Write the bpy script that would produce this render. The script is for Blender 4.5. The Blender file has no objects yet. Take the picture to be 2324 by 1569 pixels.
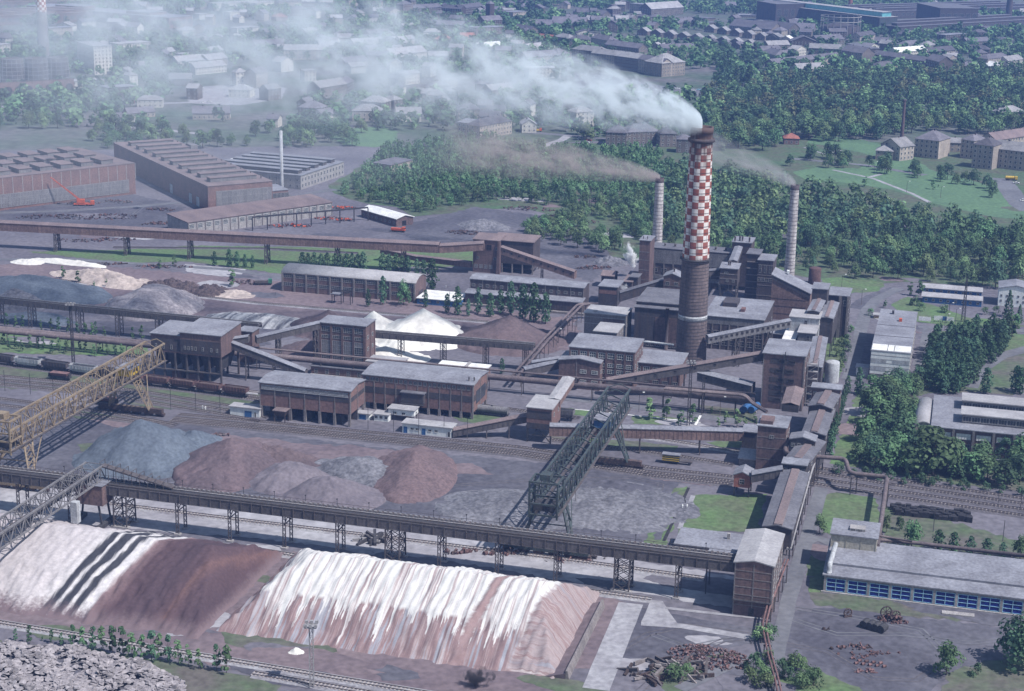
import bpy, math, random
import numpy as np
from mathutils import Vector, Matrix
from mathutils.geometry import tessellate_polygon

random.seed(11)
rng = np.random.default_rng(11)
sc = bpy.context.scene
COL = sc.collection

# camera
FPX, HORIZON, ROLL, EYE = 3800.0, -300.0, math.radians(1.1), 200.0
PITCH = math.atan((784.5 - HORIZON) / FPX)
_fw = np.array([0, math.cos(PITCH), -math.sin(PITCH)])
_u0 = np.array([0, math.sin(PITCH), math.cos(PITCH)])
_r0 = np.array([1.0, 0, 0])
_R = _r0 * math.cos(ROLL) + _u0 * math.sin(ROLL)
_U = _u0 * math.cos(ROLL) - _r0 * math.sin(ROLL)
cam_data = bpy.data.cameras.new('camera')
cam = bpy.data.objects.new('camera', cam_data)
COL.objects.link(cam)
cam_data.sensor_fit = 'HORIZONTAL'
cam_data.sensor_width = 36.0
cam_data.lens = 36.0 * FPX / 2324.0
cam_data.clip_start = 1.0
cam_data.clip_end = 30000.0
cam.matrix_world = Matrix(((_R[0], _U[0], -_fw[0], 0), (_R[1], _U[1], -_fw[1], 0), (_R[2], _U[2], -_fw[2], EYE), (0, 0, 0, 1)))
sc.camera = cam

# sky, sun, exposure
SUN_EL = math.radians(54)
SUN_AZ = math.atan2(0.86, -0.51)
TO_SUN = Vector((math.sin(SUN_AZ) * math.cos(SUN_EL), math.cos(SUN_AZ) * math.cos(SUN_EL), math.sin(SUN_EL)))
world = bpy.data.worlds.new('World')
sc.world = world
world.use_nodes = True
wn, wl = world.node_tree.nodes, world.node_tree.links
wn.clear()
sky = wn.new('ShaderNodeTexSky')
sky.sky_type = 'NISHITA'
sky.sun_disc = False
sky.sun_elevation = SUN_EL
sky.sun_rotation = SUN_AZ
sky.air_density = 1.6
sky.dust_density = 1.0
sky.ozone_density = 2.5
bg = wn.new('ShaderNodeBackground')
bg.inputs['Strength'].default_value = 0.095
wo = wn.new('ShaderNodeOutputWorld')
wl.new(sky.outputs[0], bg.inputs['Color'])
wl.new(bg.outputs[0], wo.inputs['Surface'])
sun_data = bpy.data.lights.new('sun', 'SUN')
sun_data.energy = 4.9
sun_data.angle = math.radians(0.5)
sun_data.color = (1.0, 0.975, 0.94)
sun = bpy.data.objects.new('sun', sun_data)
COL.objects.link(sun)
sun.rotation_euler = TO_SUN.to_track_quat('Z', 'Y').to_euler()
sc.view_settings.view_transform = 'Standard'
sc.view_settings.look = 'None'
sc.view_settings.exposure = 0.30
sc.view_settings.gamma = 1.0
sc.render.engine = 'CYCLES'
sc.cycles.use_denoising = True
sc.cycles.max_bounces = 6
sc.cycles.diffuse_bounces = 2
sc.cycles.glossy_bounces = 2
sc.cycles.transmission_bounces = 2
sc.cycles.transparent_max_bounces = 8
sc.cycles.volume_bounces = 3
sc.cycles.volume_step_rate = 1.0
sc.cycles.volume_max_steps = 96
sc.cycles.sample_clamp_indirect = 4.0

# photograph pixels (2324 wide) to places on the ground
YAW = math.radians(-15)
AX = Vector((math.cos(YAW), math.sin(YAW), 0))
BX = Vector((-math.sin(YAW), math.cos(YAW), 0))

def P(x, y, z=0.0):
 v = _fw * FPX + _R * (x - 1162.0) + _U * (784.5 - y)
 t = (z - EYE) / v[2]
 return Vector((float(v[0] * t), float(v[1] * t), z))

def Q(p):
 q = np.array([p[0], p[1], p[2] - EYE])
 c = q @ _fw
 return 1162 + FPX * (q @ _R) / c, 784.5 - FPX * (q @ _U) / c

def K(rc, x, y):
 return ((0, 581, 1162, 1731)[rc % 10] + x / 3.8914, (0, 385.4, 770.7, 1162)[rc // 10] + y / 3.8914)

def KP(rc, x, y, z=0.0):
 return P(*K(rc, x, y), z)

def AB(a, b, z=0.0):
 v = AX * a + BX * b
 return Vector((v.x, v.y, z))

def toab(p):
 return p.x * AX.x + p.y * AX.y, p.x * BX.x + p.y * BX.y

def HS(x, yt, yb):
 lo, hi = 0.0, 160.0
 for _ in range(40):
  m = (lo + hi) / 2
  p = P(x, yt, m)
  if Q((p.x, p.y, 0))[1] > yb:
   hi = m
  else:
   lo = m
 return m

# materials
MATS = {}

def M(name, c1, c2=None, scale=0.25, rough=0.9, fine=2.5, fine_amt=0.25, streak=0.0, streak_col=None, metallic=0.0, bump=0.0, shift=True, per_obj=0.0, stretch=None, detail=6.0):
 if name in MATS:
  return MATS[name]
 m = bpy.data.materials.new(name)
 m.use_nodes = True
 n, l = m.node_tree.nodes, m.node_tree.links
 b = n['Principled BSDF']
 b.inputs['Roughness'].default_value = rough
 b.inputs['Metallic'].default_value = metallic
 b.inputs['Specular IOR Level'].default_value = 0.25
 c2 = c2 or tuple(min(1, v * 0.72) for v in c1)
 tc = n.new('ShaderNodeTexCoord')
 vec = tc.outputs['Object']
 oi = n.new('ShaderNodeObjectInfo')
 if shift:
  add = n.new('ShaderNodeVectorMath'); add.operation = 'ADD'
  sh = n.new('ShaderNodeVectorMath'); sh.operation = 'SCALE'
  sh.inputs[0].default_value = (137.0, 71.0, 23.0)
  l.new(oi.outputs['Random'], sh.inputs['Scale'])
  l.new(vec, add.inputs[0]); l.new(sh.outputs[0], add.inputs[1])
  vec = add.outputs[0]
 base = vec
 if stretch:
  mp = n.new('ShaderNodeMapping'); mp.inputs['Scale'].default_value = stretch
  l.new(vec, mp.inputs['Vector']); base = mp.outputs[0]
 n1 = n.new('ShaderNodeTexNoise')
 n1.inputs['Scale'].default_value = scale; n1.inputs['Detail'].default_value = detail; n1.inputs['Roughness'].default_value = 0.62
 l.new(base, n1.inputs['Vector'])
 r = n.new('ShaderNodeValToRGB')
 r.color_ramp.elements[0].position = 0.36; r.color_ramp.elements[0].color = (*c2, 1)
 r.color_ramp.elements[1].position = 0.64; r.color_ramp.elements[1].color = (*c1, 1)
 l.new(n1.outputs['Fac'], r.inputs['Fac'])
 col = r.outputs['Color']
 n2 = n.new('ShaderNodeTexNoise')
 n2.inputs['Scale'].default_value = fine; n2.inputs['Detail'].default_value = 3.0
 l.new(vec, n2.inputs['Vector'])
 mr = n.new('ShaderNodeMapRange')
 mr.inputs['From Min'].default_value = 0.3; mr.inputs['From Max'].default_value = 0.7
 mr.inputs['To Min'].default_value = 1 - fine_amt; mr.inputs['To Max'].default_value = 1 + fine_amt
 l.new(n2.outputs['Fac'], mr.inputs['Value'])
 hs = n.new('ShaderNodeHueSaturation')
 l.new(col, hs.inputs['Color'])
 if per_obj:
  m2 = n.new('ShaderNodeMath'); m2.operation = 'MULTIPLY_ADD'
  m2.inputs[1].default_value = per_obj * 2; m2.inputs[2].default_value = 1 - per_obj
  l.new(oi.outputs['Random'], m2.inputs[0])
  m3 = n.new('ShaderNodeMath'); m3.operation = 'MULTIPLY'
  l.new(m2.outputs[0], m3.inputs[0]); l.new(mr.outputs[0], m3.inputs[1])
  l.new(m3.outputs[0], hs.inputs['Value'])
 else:
  l.new(mr.outputs[0], hs.inputs['Value'])
 col = hs.outputs['Color']
 if streak:
  mp2 = n.new('ShaderNodeMapping'); mp2.inputs['Scale'].default_value = (1.1, 1.1, 0.07)
  l.new(vec, mp2.inputs['Vector'])
  n3 = n.new('ShaderNodeTexNoise'); n3.inputs['Scale'].default_value = 1.0; n3.inputs['Detail'].default_value = 5.0
  l.new(mp2.outputs[0], n3.inputs['Vector'])
  mr3 = n.new('ShaderNodeMapRange')
  mr3.inputs['From Min'].default_value = 0.45; mr3.inputs['From Max'].default_value = 0.7; mr3.inputs['To Max'].default_value = streak
  l.new(n3.outputs['Fac'], mr3.inputs['Value'])
  mx = n.new('ShaderNodeMix'); mx.data_type = 'RGBA'
  l.new(mr3.outputs[0], mx.inputs[0]); l.new(col, mx.inputs[6])
  mx.inputs[7].default_value = (*(streak_col or tuple(v * 0.35 for v in c1)), 1)
  col = mx.outputs[2]
 l.new(col, b.inputs['Base Color'])
 if bump:
  bp = n.new('ShaderNodeBump'); bp.inputs['Strength'].default_value = 0.6; bp.inputs['Distance'].default_value = bump
  l.new(n2.outputs['Fac'], bp.inputs['Height']); l.new(bp.outputs[0], b.inputs['Normal'])
 MATS[name] = m
 return m

# walls and roofs
M('brick', (0.160, 0.104, 0.100), (0.112, 0.078, 0.082), .16, fine=1.3, streak=.45, streak_col=(.055, .045, .05))
M('brick_red', (0.205, 0.122, 0.112), (0.150, 0.094, 0.092), .12, fine=1.2, streak=.3, streak_col=(.08, .06, .06))
M('brick_dark', (0.089, 0.068, 0.071), (0.061, 0.051, 0.058), .16, fine=1.3, streak=.5, streak_col=(.035, .032, .04))
M('clad_dark', (0.072, 0.065, 0.075), (0.049, 0.046, 0.056), .2, fine=1.5, streak=.5, streak_col=(.09, .06, .05))
M('clad_grey', (0.19, 0.18, 0.19), (0.13, 0.125, 0.135), .25, fine=2, streak=.4)
M('clad_light', (0.42, 0.43, 0.45), (0.30, 0.31, 0.34), .3, fine=2, streak=.45, streak_col=(.17, .15, .15))
M('cream', (0.40, 0.37, 0.31), (0.32, 0.295, 0.26), .15, fine=1.5, streak=.3, streak_col=(.2, .18, .16))
M('white_wall', (0.70, 0.71, 0.70), (0.58, 0.59, 0.60), .2, fine=1.5, fine_amt=.1, streak=.25, streak_col=(.35, .33, .32))
M('concrete', (0.33, 0.31, 0.31), (0.24, 0.225, 0.23), .2, fine=2, streak=.35, streak_col=(.13, .12, .12))
M('concrete_dirty', (0.22, 0.195, 0.195), (0.15, 0.135, 0.14), .2, fine=2, streak=.4, streak_col=(.08, .07, .07))
M('plaster', (0.36, 0.31, 0.27), (0.27, 0.235, 0.21), .15, fine=1.5, streak=.4, streak_col=(.13, .115, .11), per_obj=.25)
M('plaster_pale', (0.56, 0.53, 0.48), (0.45, 0.42, 0.39), .15, fine=1.5, streak=.3, streak_col=(.22, .2, .19), per_obj=.15)
M('plaster_dark', (0.17, 0.145, 0.135), (0.115, 0.10, 0.10), .15, fine=1.5, streak=.5, streak_col=(.06, .055, .06), per_obj=.25)
M('plaster_yellow', (0.42, 0.33, 0.20), (0.34, 0.27, 0.18), .15, fine=1.5, streak=.3, streak_col=(.18, .15, .1))
M('roof_felt', (0.221, 0.223, 0.257), (0.149, 0.148, 0.173), .12, fine=1.1, fine_amt=.22, streak=0)
M('roof_felt_dark', (0.140, 0.137, 0.158), (0.097, 0.095, 0.113), .14, fine=1.2, fine_amt=.22)
M('roof_light', (0.33, 0.32, 0.335), (0.245, 0.235, 0.25), .16, fine=1.3, fine_amt=.15)
M('roof_white', (0.68, 0.67, 0.66), (0.50, 0.49, 0.49), .25, fine=1.5, fine_amt=.15)
M('roof_slate', (0.135, 0.125, 0.145), (0.09, 0.085, 0.10), .2, fine=1.5, per_obj=.3)
M('roof_slate_light', (0.27, 0.26, 0.27), (0.19, 0.185, 0.195), .2, fine=1.5, per_obj=.2)
M('roof_tile_red', (0.30, 0.115, 0.085), (0.21, 0.085, 0.07), .25, fine=1.6, per_obj=.15)
M('roof_rust', (0.194, 0.147, 0.148), (0.135, 0.106, 0.112), .12, fine=1.4, fine_amt=.2, stretch=(1, .35, 1))
M('gallery_rust', (0.225, 0.148, 0.135), (0.155, 0.105, 0.10), .15, fine=1.2, streak=.5, streak_col=(.09, .065, .065))
M('gallery_grey', (0.111, 0.098, 0.102), (0.076, 0.068, 0.075), .2, fine=1.4, streak=.5, streak_col=(.05, .045, .05))
M('steel', (0.098, 0.089, 0.093), (0.064, 0.056, 0.060), .4, rough=.75, fine=2, streak=.3, streak_col=(.11, .06, .045))
M('steel_dark', (0.055, 0.052, 0.058), (0.038, 0.036, 0.042), .4, rough=.75, fine=2)
M('steel_light', (0.30, 0.29, 0.30), (0.21, 0.20, 0.21), .4, rough=.7, fine=2)
M('steel_teal', (0.055, 0.075, 0.081), (0.039, 0.049, 0.055), .3, rough=.7, fine=2, streak=.3, streak_col=(.10, .075, .06))
M('steel_ochre', (0.25, 0.195, 0.135), (0.18, 0.14, 0.105), .3, rough=.7, fine=2, streak=.3, streak_col=(.15, .09, .06))
M('rust', (0.165, 0.092, 0.088), (0.105, 0.064, 0.065), .6, fine=3, fine_amt=.4, per_obj=.35)
M('rust_dark', (0.085, 0.058, 0.055), (0.05, 0.038, 0.038), .6, fine=3, fine_amt=.4, per_obj=.4)
M('pipe_paint', (0.155, 0.120, 0.125), (0.10, 0.08, 0.085), .3, rough=.6, fine=2, streak=.3)
M('glass', (0.05, 0.055, 0.066), (0.035, 0.04, 0.05), .6, rough=.25, fine=3)
M('glass_dark', (0.022, 0.022, 0.028), (0.015, 0.015, 0.02), .6, rough=.35, fine=3)
M('window_frame', (0.34, 0.33, 0.34), (0.26, 0.25, 0.26), .6, fine=3)
M('window_frame_white', (0.62, 0.62, 0.62), (0.5, 0.5, 0.5), .6, fine=3)
M('blue_glass', (0.008, 0.022, 0.20), (0.004, 0.012, 0.11), .5, rough=.5, fine=1.2, fine_amt=.45)
M('blue_frame', (0.30, 0.50, 0.62), (0.24, 0.42, 0.54), .6, fine=3)
M('blue_paint', (0.045, 0.13, 0.30), (0.03, 0.09, 0.22), .3, rough=.6, fine=2, streak=.3)
M('orange_paint', (0.52, 0.10, 0.04), (0.40, 0.075, 0.035), .5, rough=.5)
M('yellow_paint', (0.52, 0.36, 0.05), (0.40, 0.27, 0.05), .5, rough=.5)
M('red_paint', (0.40, 0.05, 0.04), (0.30, 0.04, 0.035), .5, rough=.5)
M('white_paint', (0.75, 0.75, 0.74), (0.62, 0.62, 0.62), .5, rough=.5)
M('green_paint', (0.04, 0.16, 0.10), (0.035, 0.12, 0.08), .5, rough=.5)
M('turquoise', (0.16, 0.42, 0.46), (0.12, 0.34, 0.38), .2, rough=.5, fine=1)
M('rubber', (0.03, 0.03, 0.032), None, 1)
M('bark', (0.07, 0.055, 0.045), (0.045, 0.036, 0.03), 1.5)
M('coal', (0.035, 0.033, 0.038), (0.022, 0.021, 0.026), .3, fine=1.5, fine_amt=.35)
# ground
M('earth', (0.147, 0.136, 0.158), (0.093, 0.086, 0.105), .022, fine=.45, fine_amt=.22, shift=False, detail=10)
M('yard_dark', (0.106, 0.102, 0.122), (0.067, 0.064, 0.082), .035, fine=.5, fine_amt=.25, detail=10)
M('yard_red', (0.171, 0.130, 0.138), (0.120, 0.093, 0.107), .03, fine=.5, fine_amt=.22, detail=10)
M('yard_pale', (0.318, 0.309, 0.332), (0.227, 0.214, 0.236), .04, fine=.4, fine_amt=.2, detail=10)
M('asphalt', (0.147, 0.147, 0.164), (0.106, 0.105, 0.120), .06, fine=.5, fine_amt=.15, detail=8)
M('slab', (0.295, 0.288, 0.310), (0.220, 0.210, 0.232), .12, fine=.6, fine_amt=.2)
M('lawn', (0.090, 0.150, 0.062), (0.095, 0.112, 0.068), .07, fine=.6, fine_amt=.25, detail=8)
M('rough_grass', (0.072, 0.106, 0.055), (0.105, 0.093, 0.087), .06, fine=.5, fine_amt=.25, detail=9)
M('wood_floor', (0.060, 0.105, 0.052), (0.085, 0.085, 0.065), .05, fine=.4, fine_amt=.3, detail=8)
M('town_ground', (0.055, 0.085, 0.055), (0.120, 0.112, 0.118), .012, fine=.15, fine_amt=.3, detail=9)
M('park_grass', (0.095, 0.165, 0.085), (0.075, 0.130, 0.075), .03, fine=.4, fine_amt=.2)
M('ballast', (0.113, 0.102, 0.113), (0.078, 0.071, 0.082), .12, fine=.9, fine_amt=.25)
M('ballast_pale', (0.287, 0.280, 0.297), (0.182, 0.169, 0.188), .07, fine=.9, fine_amt=.25)
M('sleeper', (0.25, 0.22, 0.22), (0.15, 0.13, 0.13), .3, fine=2)
M('sleeper_pale', (0.353, 0.319, 0.311), (0.252, 0.218, 0.218), .3, fine=2)
M('rail_steel', (0.13, 0.11, 0.11), (0.09, 0.07, 0.07), .4, rough=.5, metallic=.3)

def leafmat(name, c, var=.25):
 m = bpy.data.materials.new(name); m.use_nodes = True
 n, l = m.node_tree.nodes, m.node_tree.links
 b = n['Principled BSDF']; b.inputs['Roughness'].default_value = 0.75; b.inputs['Specular IOR Level'].default_value = .2
 oi = n.new('ShaderNodeObjectInfo'); geo = n.new('ShaderNodeNewGeometry')
 hs = n.new('ShaderNodeHueSaturation'); hs.inputs['Color'].default_value = (*c, 1)
 a = n.new('ShaderNodeMath'); a.operation = 'MULTIPLY_ADD'; a.inputs[1].default_value = .05; a.inputs[2].default_value = .48
 l.new(oi.outputs['Random'], a.inputs[0]); l.new(a.outputs[0], hs.inputs['Hue'])
 v = n.new('ShaderNodeMath'); v.operation = 'MULTIPLY_ADD'; v.inputs[1].default_value = var * 2; v.inputs[2].default_value = 1 - var
 l.new(geo.outputs['Random Per Island'], v.inputs[0])
 v2 = n.new('ShaderNodeMath'); v2.operation = 'MULTIPLY_ADD'; v2.inputs[1].default_value = .5; v2.inputs[2].default_value = .75
 l.new(oi.outputs['Random'], v2.inputs[0])
 v3 = n.new('ShaderNodeMath'); v3.operation = 'MULTIPLY'
 l.new(v.outputs[0], v3.inputs[0]); l.new(v2.outputs[0], v3.inputs[1])
 nt = n.new('ShaderNodeTexNoise'); nt.inputs['Scale'].default_value = .085; nt.inputs['Detail'].default_value = 2; l.new(geo.outputs['Position'], nt.inputs['Vector'])
 nm = n.new('ShaderNodeMapRange'); nm.inputs['From Min'].default_value = .3; nm.inputs['From Max'].default_value = .7; nm.inputs['To Min'].default_value = .62; nm.inputs['To Max'].default_value = 1.45; l.new(nt.outputs['Fac'], nm.inputs['Value'])
 v4 = n.new('ShaderNodeMath'); v4.operation = 'MULTIPLY'; l.new(v3.outputs[0], v4.inputs[0]); l.new(nm.outputs[0], v4.inputs[1]); l.new(v4.outputs[0], hs.inputs['Value'])
 l.new(hs.outputs[0], b.inputs['Base Color'])
 tr = n.new('ShaderNodeBsdfTranslucent'); l.new(hs.outputs[0], tr.inputs['Color'])
 mx = n.new('ShaderNodeMixShader'); mx.inputs[0].default_value = .25
 l.new(b.outputs[0], mx.inputs[1]); l.new(tr.outputs[0], mx.inputs[2])
 l.new(mx.outputs[0], n['Material Output'].inputs['Surface'])
 MATS[name] = m
leafmat('leaf_dark', (0.064, 0.118, 0.064))
leafmat('leaf_mid', (0.098, 0.165, 0.080))
leafmat('leaf_light', (0.145, 0.210, 0.100))
leafmat('leaf_olive', (0.125, 0.140, 0.075))
leafmat('leaf_poplar', (0.058, 0.115, 0.062))

# mesh building
class MB:
 def __init__(s):
  s.v, s.f, s.m, s.sm = [], [], [], []
  s.cur = 0; s.smooth = False
 def face(s, idx):
  s.f.append(idx); s.m.append(s.cur); s.sm.append(s.smooth)
 def pts(s, ps):
  i = len(s.v); s.v.extend([tuple(p) for p in ps]); return i
 def quad(s, a, b, c, d):
  i = s.pts((a, b, c, d)); s.face((i, i + 1, i + 2, i + 3)); return s
 def poly(s, ps):
  i = s.pts(ps); s.face(tuple(range(i, i + len(ps)))); return s
 def hexa(s, p, skip=()):
  i = s.pts(p)
  for k, q in enumerate(((0, 3, 2, 1), (4, 5, 6, 7), (0, 1, 5, 4), (1, 2, 6, 5), (2, 3, 7, 6), (3, 0, 4, 7))):
   if k not in skip:
    s.face(tuple(i + j for j in q))
  return s
 def box(s, x0, x1, y0, y1, z0, z1, skip=()):
  return s.hexa(((x0, y0, z0), (x1, y0, z0), (x1, y1, z0), (x0, y1, z0), (x0, y0, z1), (x1, y0, z1), (x1, y1, z1), (x0, y1, z1)), skip)
 def bar(s, p, q, w, h=None):
  p, q = Vector(p), Vector(q); d = q - p
  if d.length < 1e-6: return s
  h = h or w
  d.normalize()
  up = Vector((0, 0, 1)) if abs(d.z) < .95 else Vector((0, 1, 0))
  a = d.cross(up).normalized() * (w / 2); b = a.cross(d).normalized() * (h / 2)
  s.hexa((p - a - b, p + a - b, p + a + b, p - a + b, q - a - b, q + a - b, q + a + b, q - a + b))
  return s
 def cyl(s, p, q, r0, r1=None, n=10, caps=True):
  p, q = Vector(p), Vector(q); d = (q - p).normalized(); r1 = r0 if r1 is None else r1
  up = Vector((0, 0, 1)) if abs(d.z) < .95 else Vector((1, 0, 0))
  a = d.cross(up).normalized(); b = d.cross(a).normalized()
  i = len(s.v)
  for c, r in ((p, r0), (q, r1)):
   for k in range(n):
    t = 2 * math.pi * k / n
    s.v.append(tuple(c + a * (math.cos(t) * r) + b * (math.sin(t) * r)))
  sm = s.smooth; s.smooth = True
  for k in range(n):
   s.face((i + k, i + (k + 1) % n, i + n + (k + 1) % n, i + n + k))
  s.smooth = sm
  if caps:
   s.face(tuple(range(i, i + n))); s.face(tuple(range(i + 2 * n - 1, i + n - 1, -1)))
  return s
 def tube(s, pts, r, n=10):
  pts = [Vector(p) for p in pts]
  i0 = len(s.v); N = len(pts)
  ref = None
  for k, p in enumerate(pts):
   d = (pts[min(k + 1, N - 1)] - pts[max(k - 1, 0)]).normalized()
   if ref is None:
    up = Vector((0, 0, 1)) if abs(d.z) < .9 else Vector((1, 0, 0)); ref = d.cross(up).normalized()
   a = (ref - d * ref.dot(d)).normalized(); b = d.cross(a); ref = a
   for j in range(n):
    t = 2 * math.pi * j / n
    s.v.append(tuple(p + a * (math.cos(t) * r) + b * (math.sin(t) * r)))
  sm = s.smooth; s.smooth = True
  for k in range(N - 1):
   for j in range(n):
    s.face((i0 + k * n + j, i0 + k * n + (j + 1) % n, i0 + (k + 1) * n + (j + 1) % n, i0 + (k + 1) * n + j))
  s.smooth = sm
  s.face(tuple(range(i0, i0 + n))); s.face(tuple(range(i0 + N * n - 1, i0 + (N - 1) * n - 1, -1)))
  return s
 def lathe(s, prof, n=24, cx=0, cy=0, cap=True):
  i0 = len(s.v)
  for r, z in prof:
   for j in range(n):
    t = 2 * math.pi * j / n
    s.v.append((cx + r * math.cos(t), cy + r * math.sin(t), z))
  sm = s.smooth; s.smooth = True
  for k in range(len(prof) - 1):
   for j in range(n):
    s.face((i0 + k * n + j, i0 + k * n + (j + 1) % n, i0 + (k + 1) * n + (j + 1) % n, i0 + (k + 1) * n + j))
  s.smooth = sm
  if cap:
   s.face(tuple(i0 + (len(prof) - 1) * n + j for j in range(n)))
  return s
 def extrude(s, prof, x0, x1, axis='x', caps=True):
  n = len(prof)
  f = (lambda a, y, z: (a, y, z)) if axis == 'x' else (lambda a, y, z: (y, a, z))
  i = s.pts([f(x0, y, z) for y, z in prof] + [f(x1, y, z) for y, z in prof])
  for k in range(n):
   s.face((i + k, i + (k + 1) % n, i + n + (k + 1) % n, i + n + k))
  if caps:
   s.face(tuple(range(i, i + n))); s.face(tuple(range(i + n, i + 2 * n)))
  return s
 def mesh(s, name, mats):
  me = bpy.data.meshes.new(name)
  me.from_pydata(s.v, [], s.f)
  mats = mats if isinstance(mats, (list, tuple)) else [mats]
  for m in mats:
   me.materials.append(MATS[m] if isinstance(m, str) else m)
  if len(mats) > 1: me.polygons.foreach_set('material_index', s.m)
  if any(s.sm): me.polygons.foreach_set('use_smooth', s.sm)
  me.update()
  return me
 def build(s, name, mats, parent=None, **kw):
  return link(name, s.mesh(name, mats), parent, **kw)

def link(name, data, parent=None, loc=None, rz=0.0, label=None, cat=None, group=None, kind=None, scale=None):
 o = bpy.data.objects.new(name, data)
 COL.objects.link(o)
 if parent is not None: o.parent = parent
 if loc is not None: o.location = loc
 if rz: o.rotation_euler = (0, 0, rz)
 if scale is not None: o.scale = scale if hasattr(scale, '__len__') else (scale,) * 3
 if label: o['label'] = label
 if cat: o['category'] = cat
 if group: o['group'] = group
 if kind: o['kind'] = kind
 return o

def thing(name, label, cat, loc=(0, 0, 0), rz=0.0, group=None):
 return link(name, None, None, loc, rz, label, cat, group)

def copy_tree(o, loc=None, rz=None, label=None, group=None, scale=None, parent=None):
 c = o.copy(); COL.objects.link(c)
 if parent is not None: c.parent = parent
 if loc is not None: c.location = loc
 if rz is not None: c.rotation_euler = (0, 0, rz)
 if scale is not None: c.scale = scale if hasattr(scale, '__len__') else (scale,) * 3
 if label: c['label'] = label
 if group: c['group'] = group
 for ch in KIDS.get(o.name) or [x for x in o.children]:
  copy_tree(ch, parent=c)
 return c
KIDS = {}
# the ground and what lies flat on it
def sheet(name, pts, mat, z, jit=0.0, step=6.0, kind='structure', label=None, cat=None):
 out = []
 n = len(pts)
 for i in range(n):
  a, b = pts[i], pts[(i + 1) % n]
  d = (b - a); L = d.length
  k = max(1, int(L / step)) if jit else 1
  nrm = Vector((-d.y, d.x, 0)).normalized() if L > 0 else Vector()
  for j in range(k):
   q = a + d * (j / k)
   if jit and j: q = q + nrm * random.uniform(-jit, jit) + d.normalized() * random.uniform(-.3, .3) * step
   out.append(Vector((q.x, q.y, z)))
 tri = tessellate_polygon([out])
 mb = MB(); mb.pts(out)
 for t in tri:
  a, b, c = (out[i] for i in t)
  cr = (b - a).to_2d().cross((c - a).to_2d())
  mb.face(tuple(t) if cr > 0 else tuple(reversed(t)))
 return mb.build(name, mat, kind=kind, label=label, cat=cat)

def zone(name, px, mat, z, jit=1.2, step=5.0):
 return sheet(name, [P(*q) for q in px], mat, z, max(jit, .9), min(step, 2.2) if step < 6 else step)

def strip(name, px, width, mat, z, jit=0.25):
 c = [P(*q) if not isinstance(q, Vector) else q for q in px]
 L, R = [], []
 for i, p in enumerate(c):
  d = (c[min(i + 1, len(c) - 1)] - c[max(i - 1, 0)]).normalized()
  nrm = Vector((-d.y, d.x, 0))
  L.append(p + nrm * width / 2); R.append(p - nrm * width / 2)
 return sheet(name, L + R[::-1], mat, z, jit, 6.0)

mb = MB()
xs = [-9000, -3000, -1200, -500, 0, 500, 1200, 3000, 9000]
ys = [-200, 250, 700, 1200, 2000, 3000, 6000, 16000]
for i in range(len(xs) - 1):
 for j in range(len(ys) - 1):
  mb.quad((xs[i], ys[j], 0), (xs[i + 1], ys[j], 0), (xs[i + 1], ys[j + 1], 0), (xs[i], ys[j + 1], 0))
mb.build('ground', 'earth', kind='structure')

sheet('town_ground', [P(-200, 345), P(820, 330), P(1480, 320), P(2600, 330), Vector((2400, 3600, 0)), Vector((-2400, 3600, 0))], 'town_ground', .02, 3, 20)
zone('woodland_ground', [(1490, 330), (1640, 300), (1900, 320), (2480, 340), (2480, 640), (2290, 655), (2050, 640), (1980, 650), (1900, 640), (1820, 628), (1640, 600), (1480, 580), (1400, 560), (1350, 540)], 'wood_floor', .04, 2.5, 10)
zone('thicket_ground', [(745, 420), (830, 370), (900, 335), (1100, 320), (1500, 330), (1500, 590), (1400, 590), (1330, 545), (1260, 490), (1180, 470), (1060, 480), (940, 492), (900, 470), (830, 462), (760, 440)], 'wood_floor', .05, 2, 8)
zone('meadow', [(1800, 390), (1850, 380), (1950, 383), (2010, 360), (1900, 335), (1830, 325), (1850, 305), (1960, 318), (2040, 340), (2110, 385), (2200, 408), (2270, 430), (2330, 470), (2330, 500), (2250, 492), (2150, 470), (2080, 450), (2030, 432), (1960, 420), (1880, 412), (1830, 410)], 'park_grass', .07, 1.5, 8)
zone('meadow', [(745, 310), (800, 292), (870, 286), (905, 300), (895, 325), (850, 335), (780, 330)], 'park_grass', .07, 1.5, 8)
zone('grass_verge', [(60, 572), (300, 566), (430, 558), (640, 560), (900, 568), (1075, 578), (1085, 606), (900, 606), (640, 622), (520, 606), (420, 594), (300, 597), (200, 588)], 'lawn', .05)
zone('grass_verge', [(900, 568), (1000, 560), (1078, 566), (1078, 590), (1000, 588), (930, 580)], 'lawn', .055)
zone('grass_verge', [(-20, 752), (170, 768), (330, 783), (345, 802), (230, 808), (-20, 800)], 'lawn', .05)
zone('grass_verge', [(-20, 828), (120, 842), (250, 858), (400, 885), (560, 912), (585, 928), (420, 915), (300, 906), (150, 892), (-20, 880)], 'rough_grass', .05, 2)
zone('grass_verge', [(300, 885), (450, 893), (585, 912), (585, 935), (480, 938), (360, 928), (280, 912)], 'rough_grass', .055, 2)
zone('lawn', [(1571, 1125), (1742, 1122), (1722, 1204), (1538, 1212)], 'lawn', .06, .4)
zone('grass_verge', [(1532, 1108), (1560, 1104), (1545, 1150), (1512, 1238), (1462, 1236), (1490, 1170)], 'lawn', .05, .6)
zone('gravel_path', [(1530, 1118), (1541, 1116), (1520, 1165), (1500, 1226), (1484, 1226), (1505, 1165)], 'yard_dark', .07, .6)
zone('grass_verge', [(1436, 942), (1560, 950), (1592, 966), (1436, 962)], 'lawn', .05, .4)
zone('grass_verge', [(1268, 926), (1340, 932), (1334, 945), (1262, 940)], 'lawn', .05, .4)
zone('grass_verge', [(1250, 990), (1420, 1000), (1540, 1012), (1530, 1024), (1400, 1014), (1250, 1002)], 'rough_grass', .05, 1)
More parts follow.
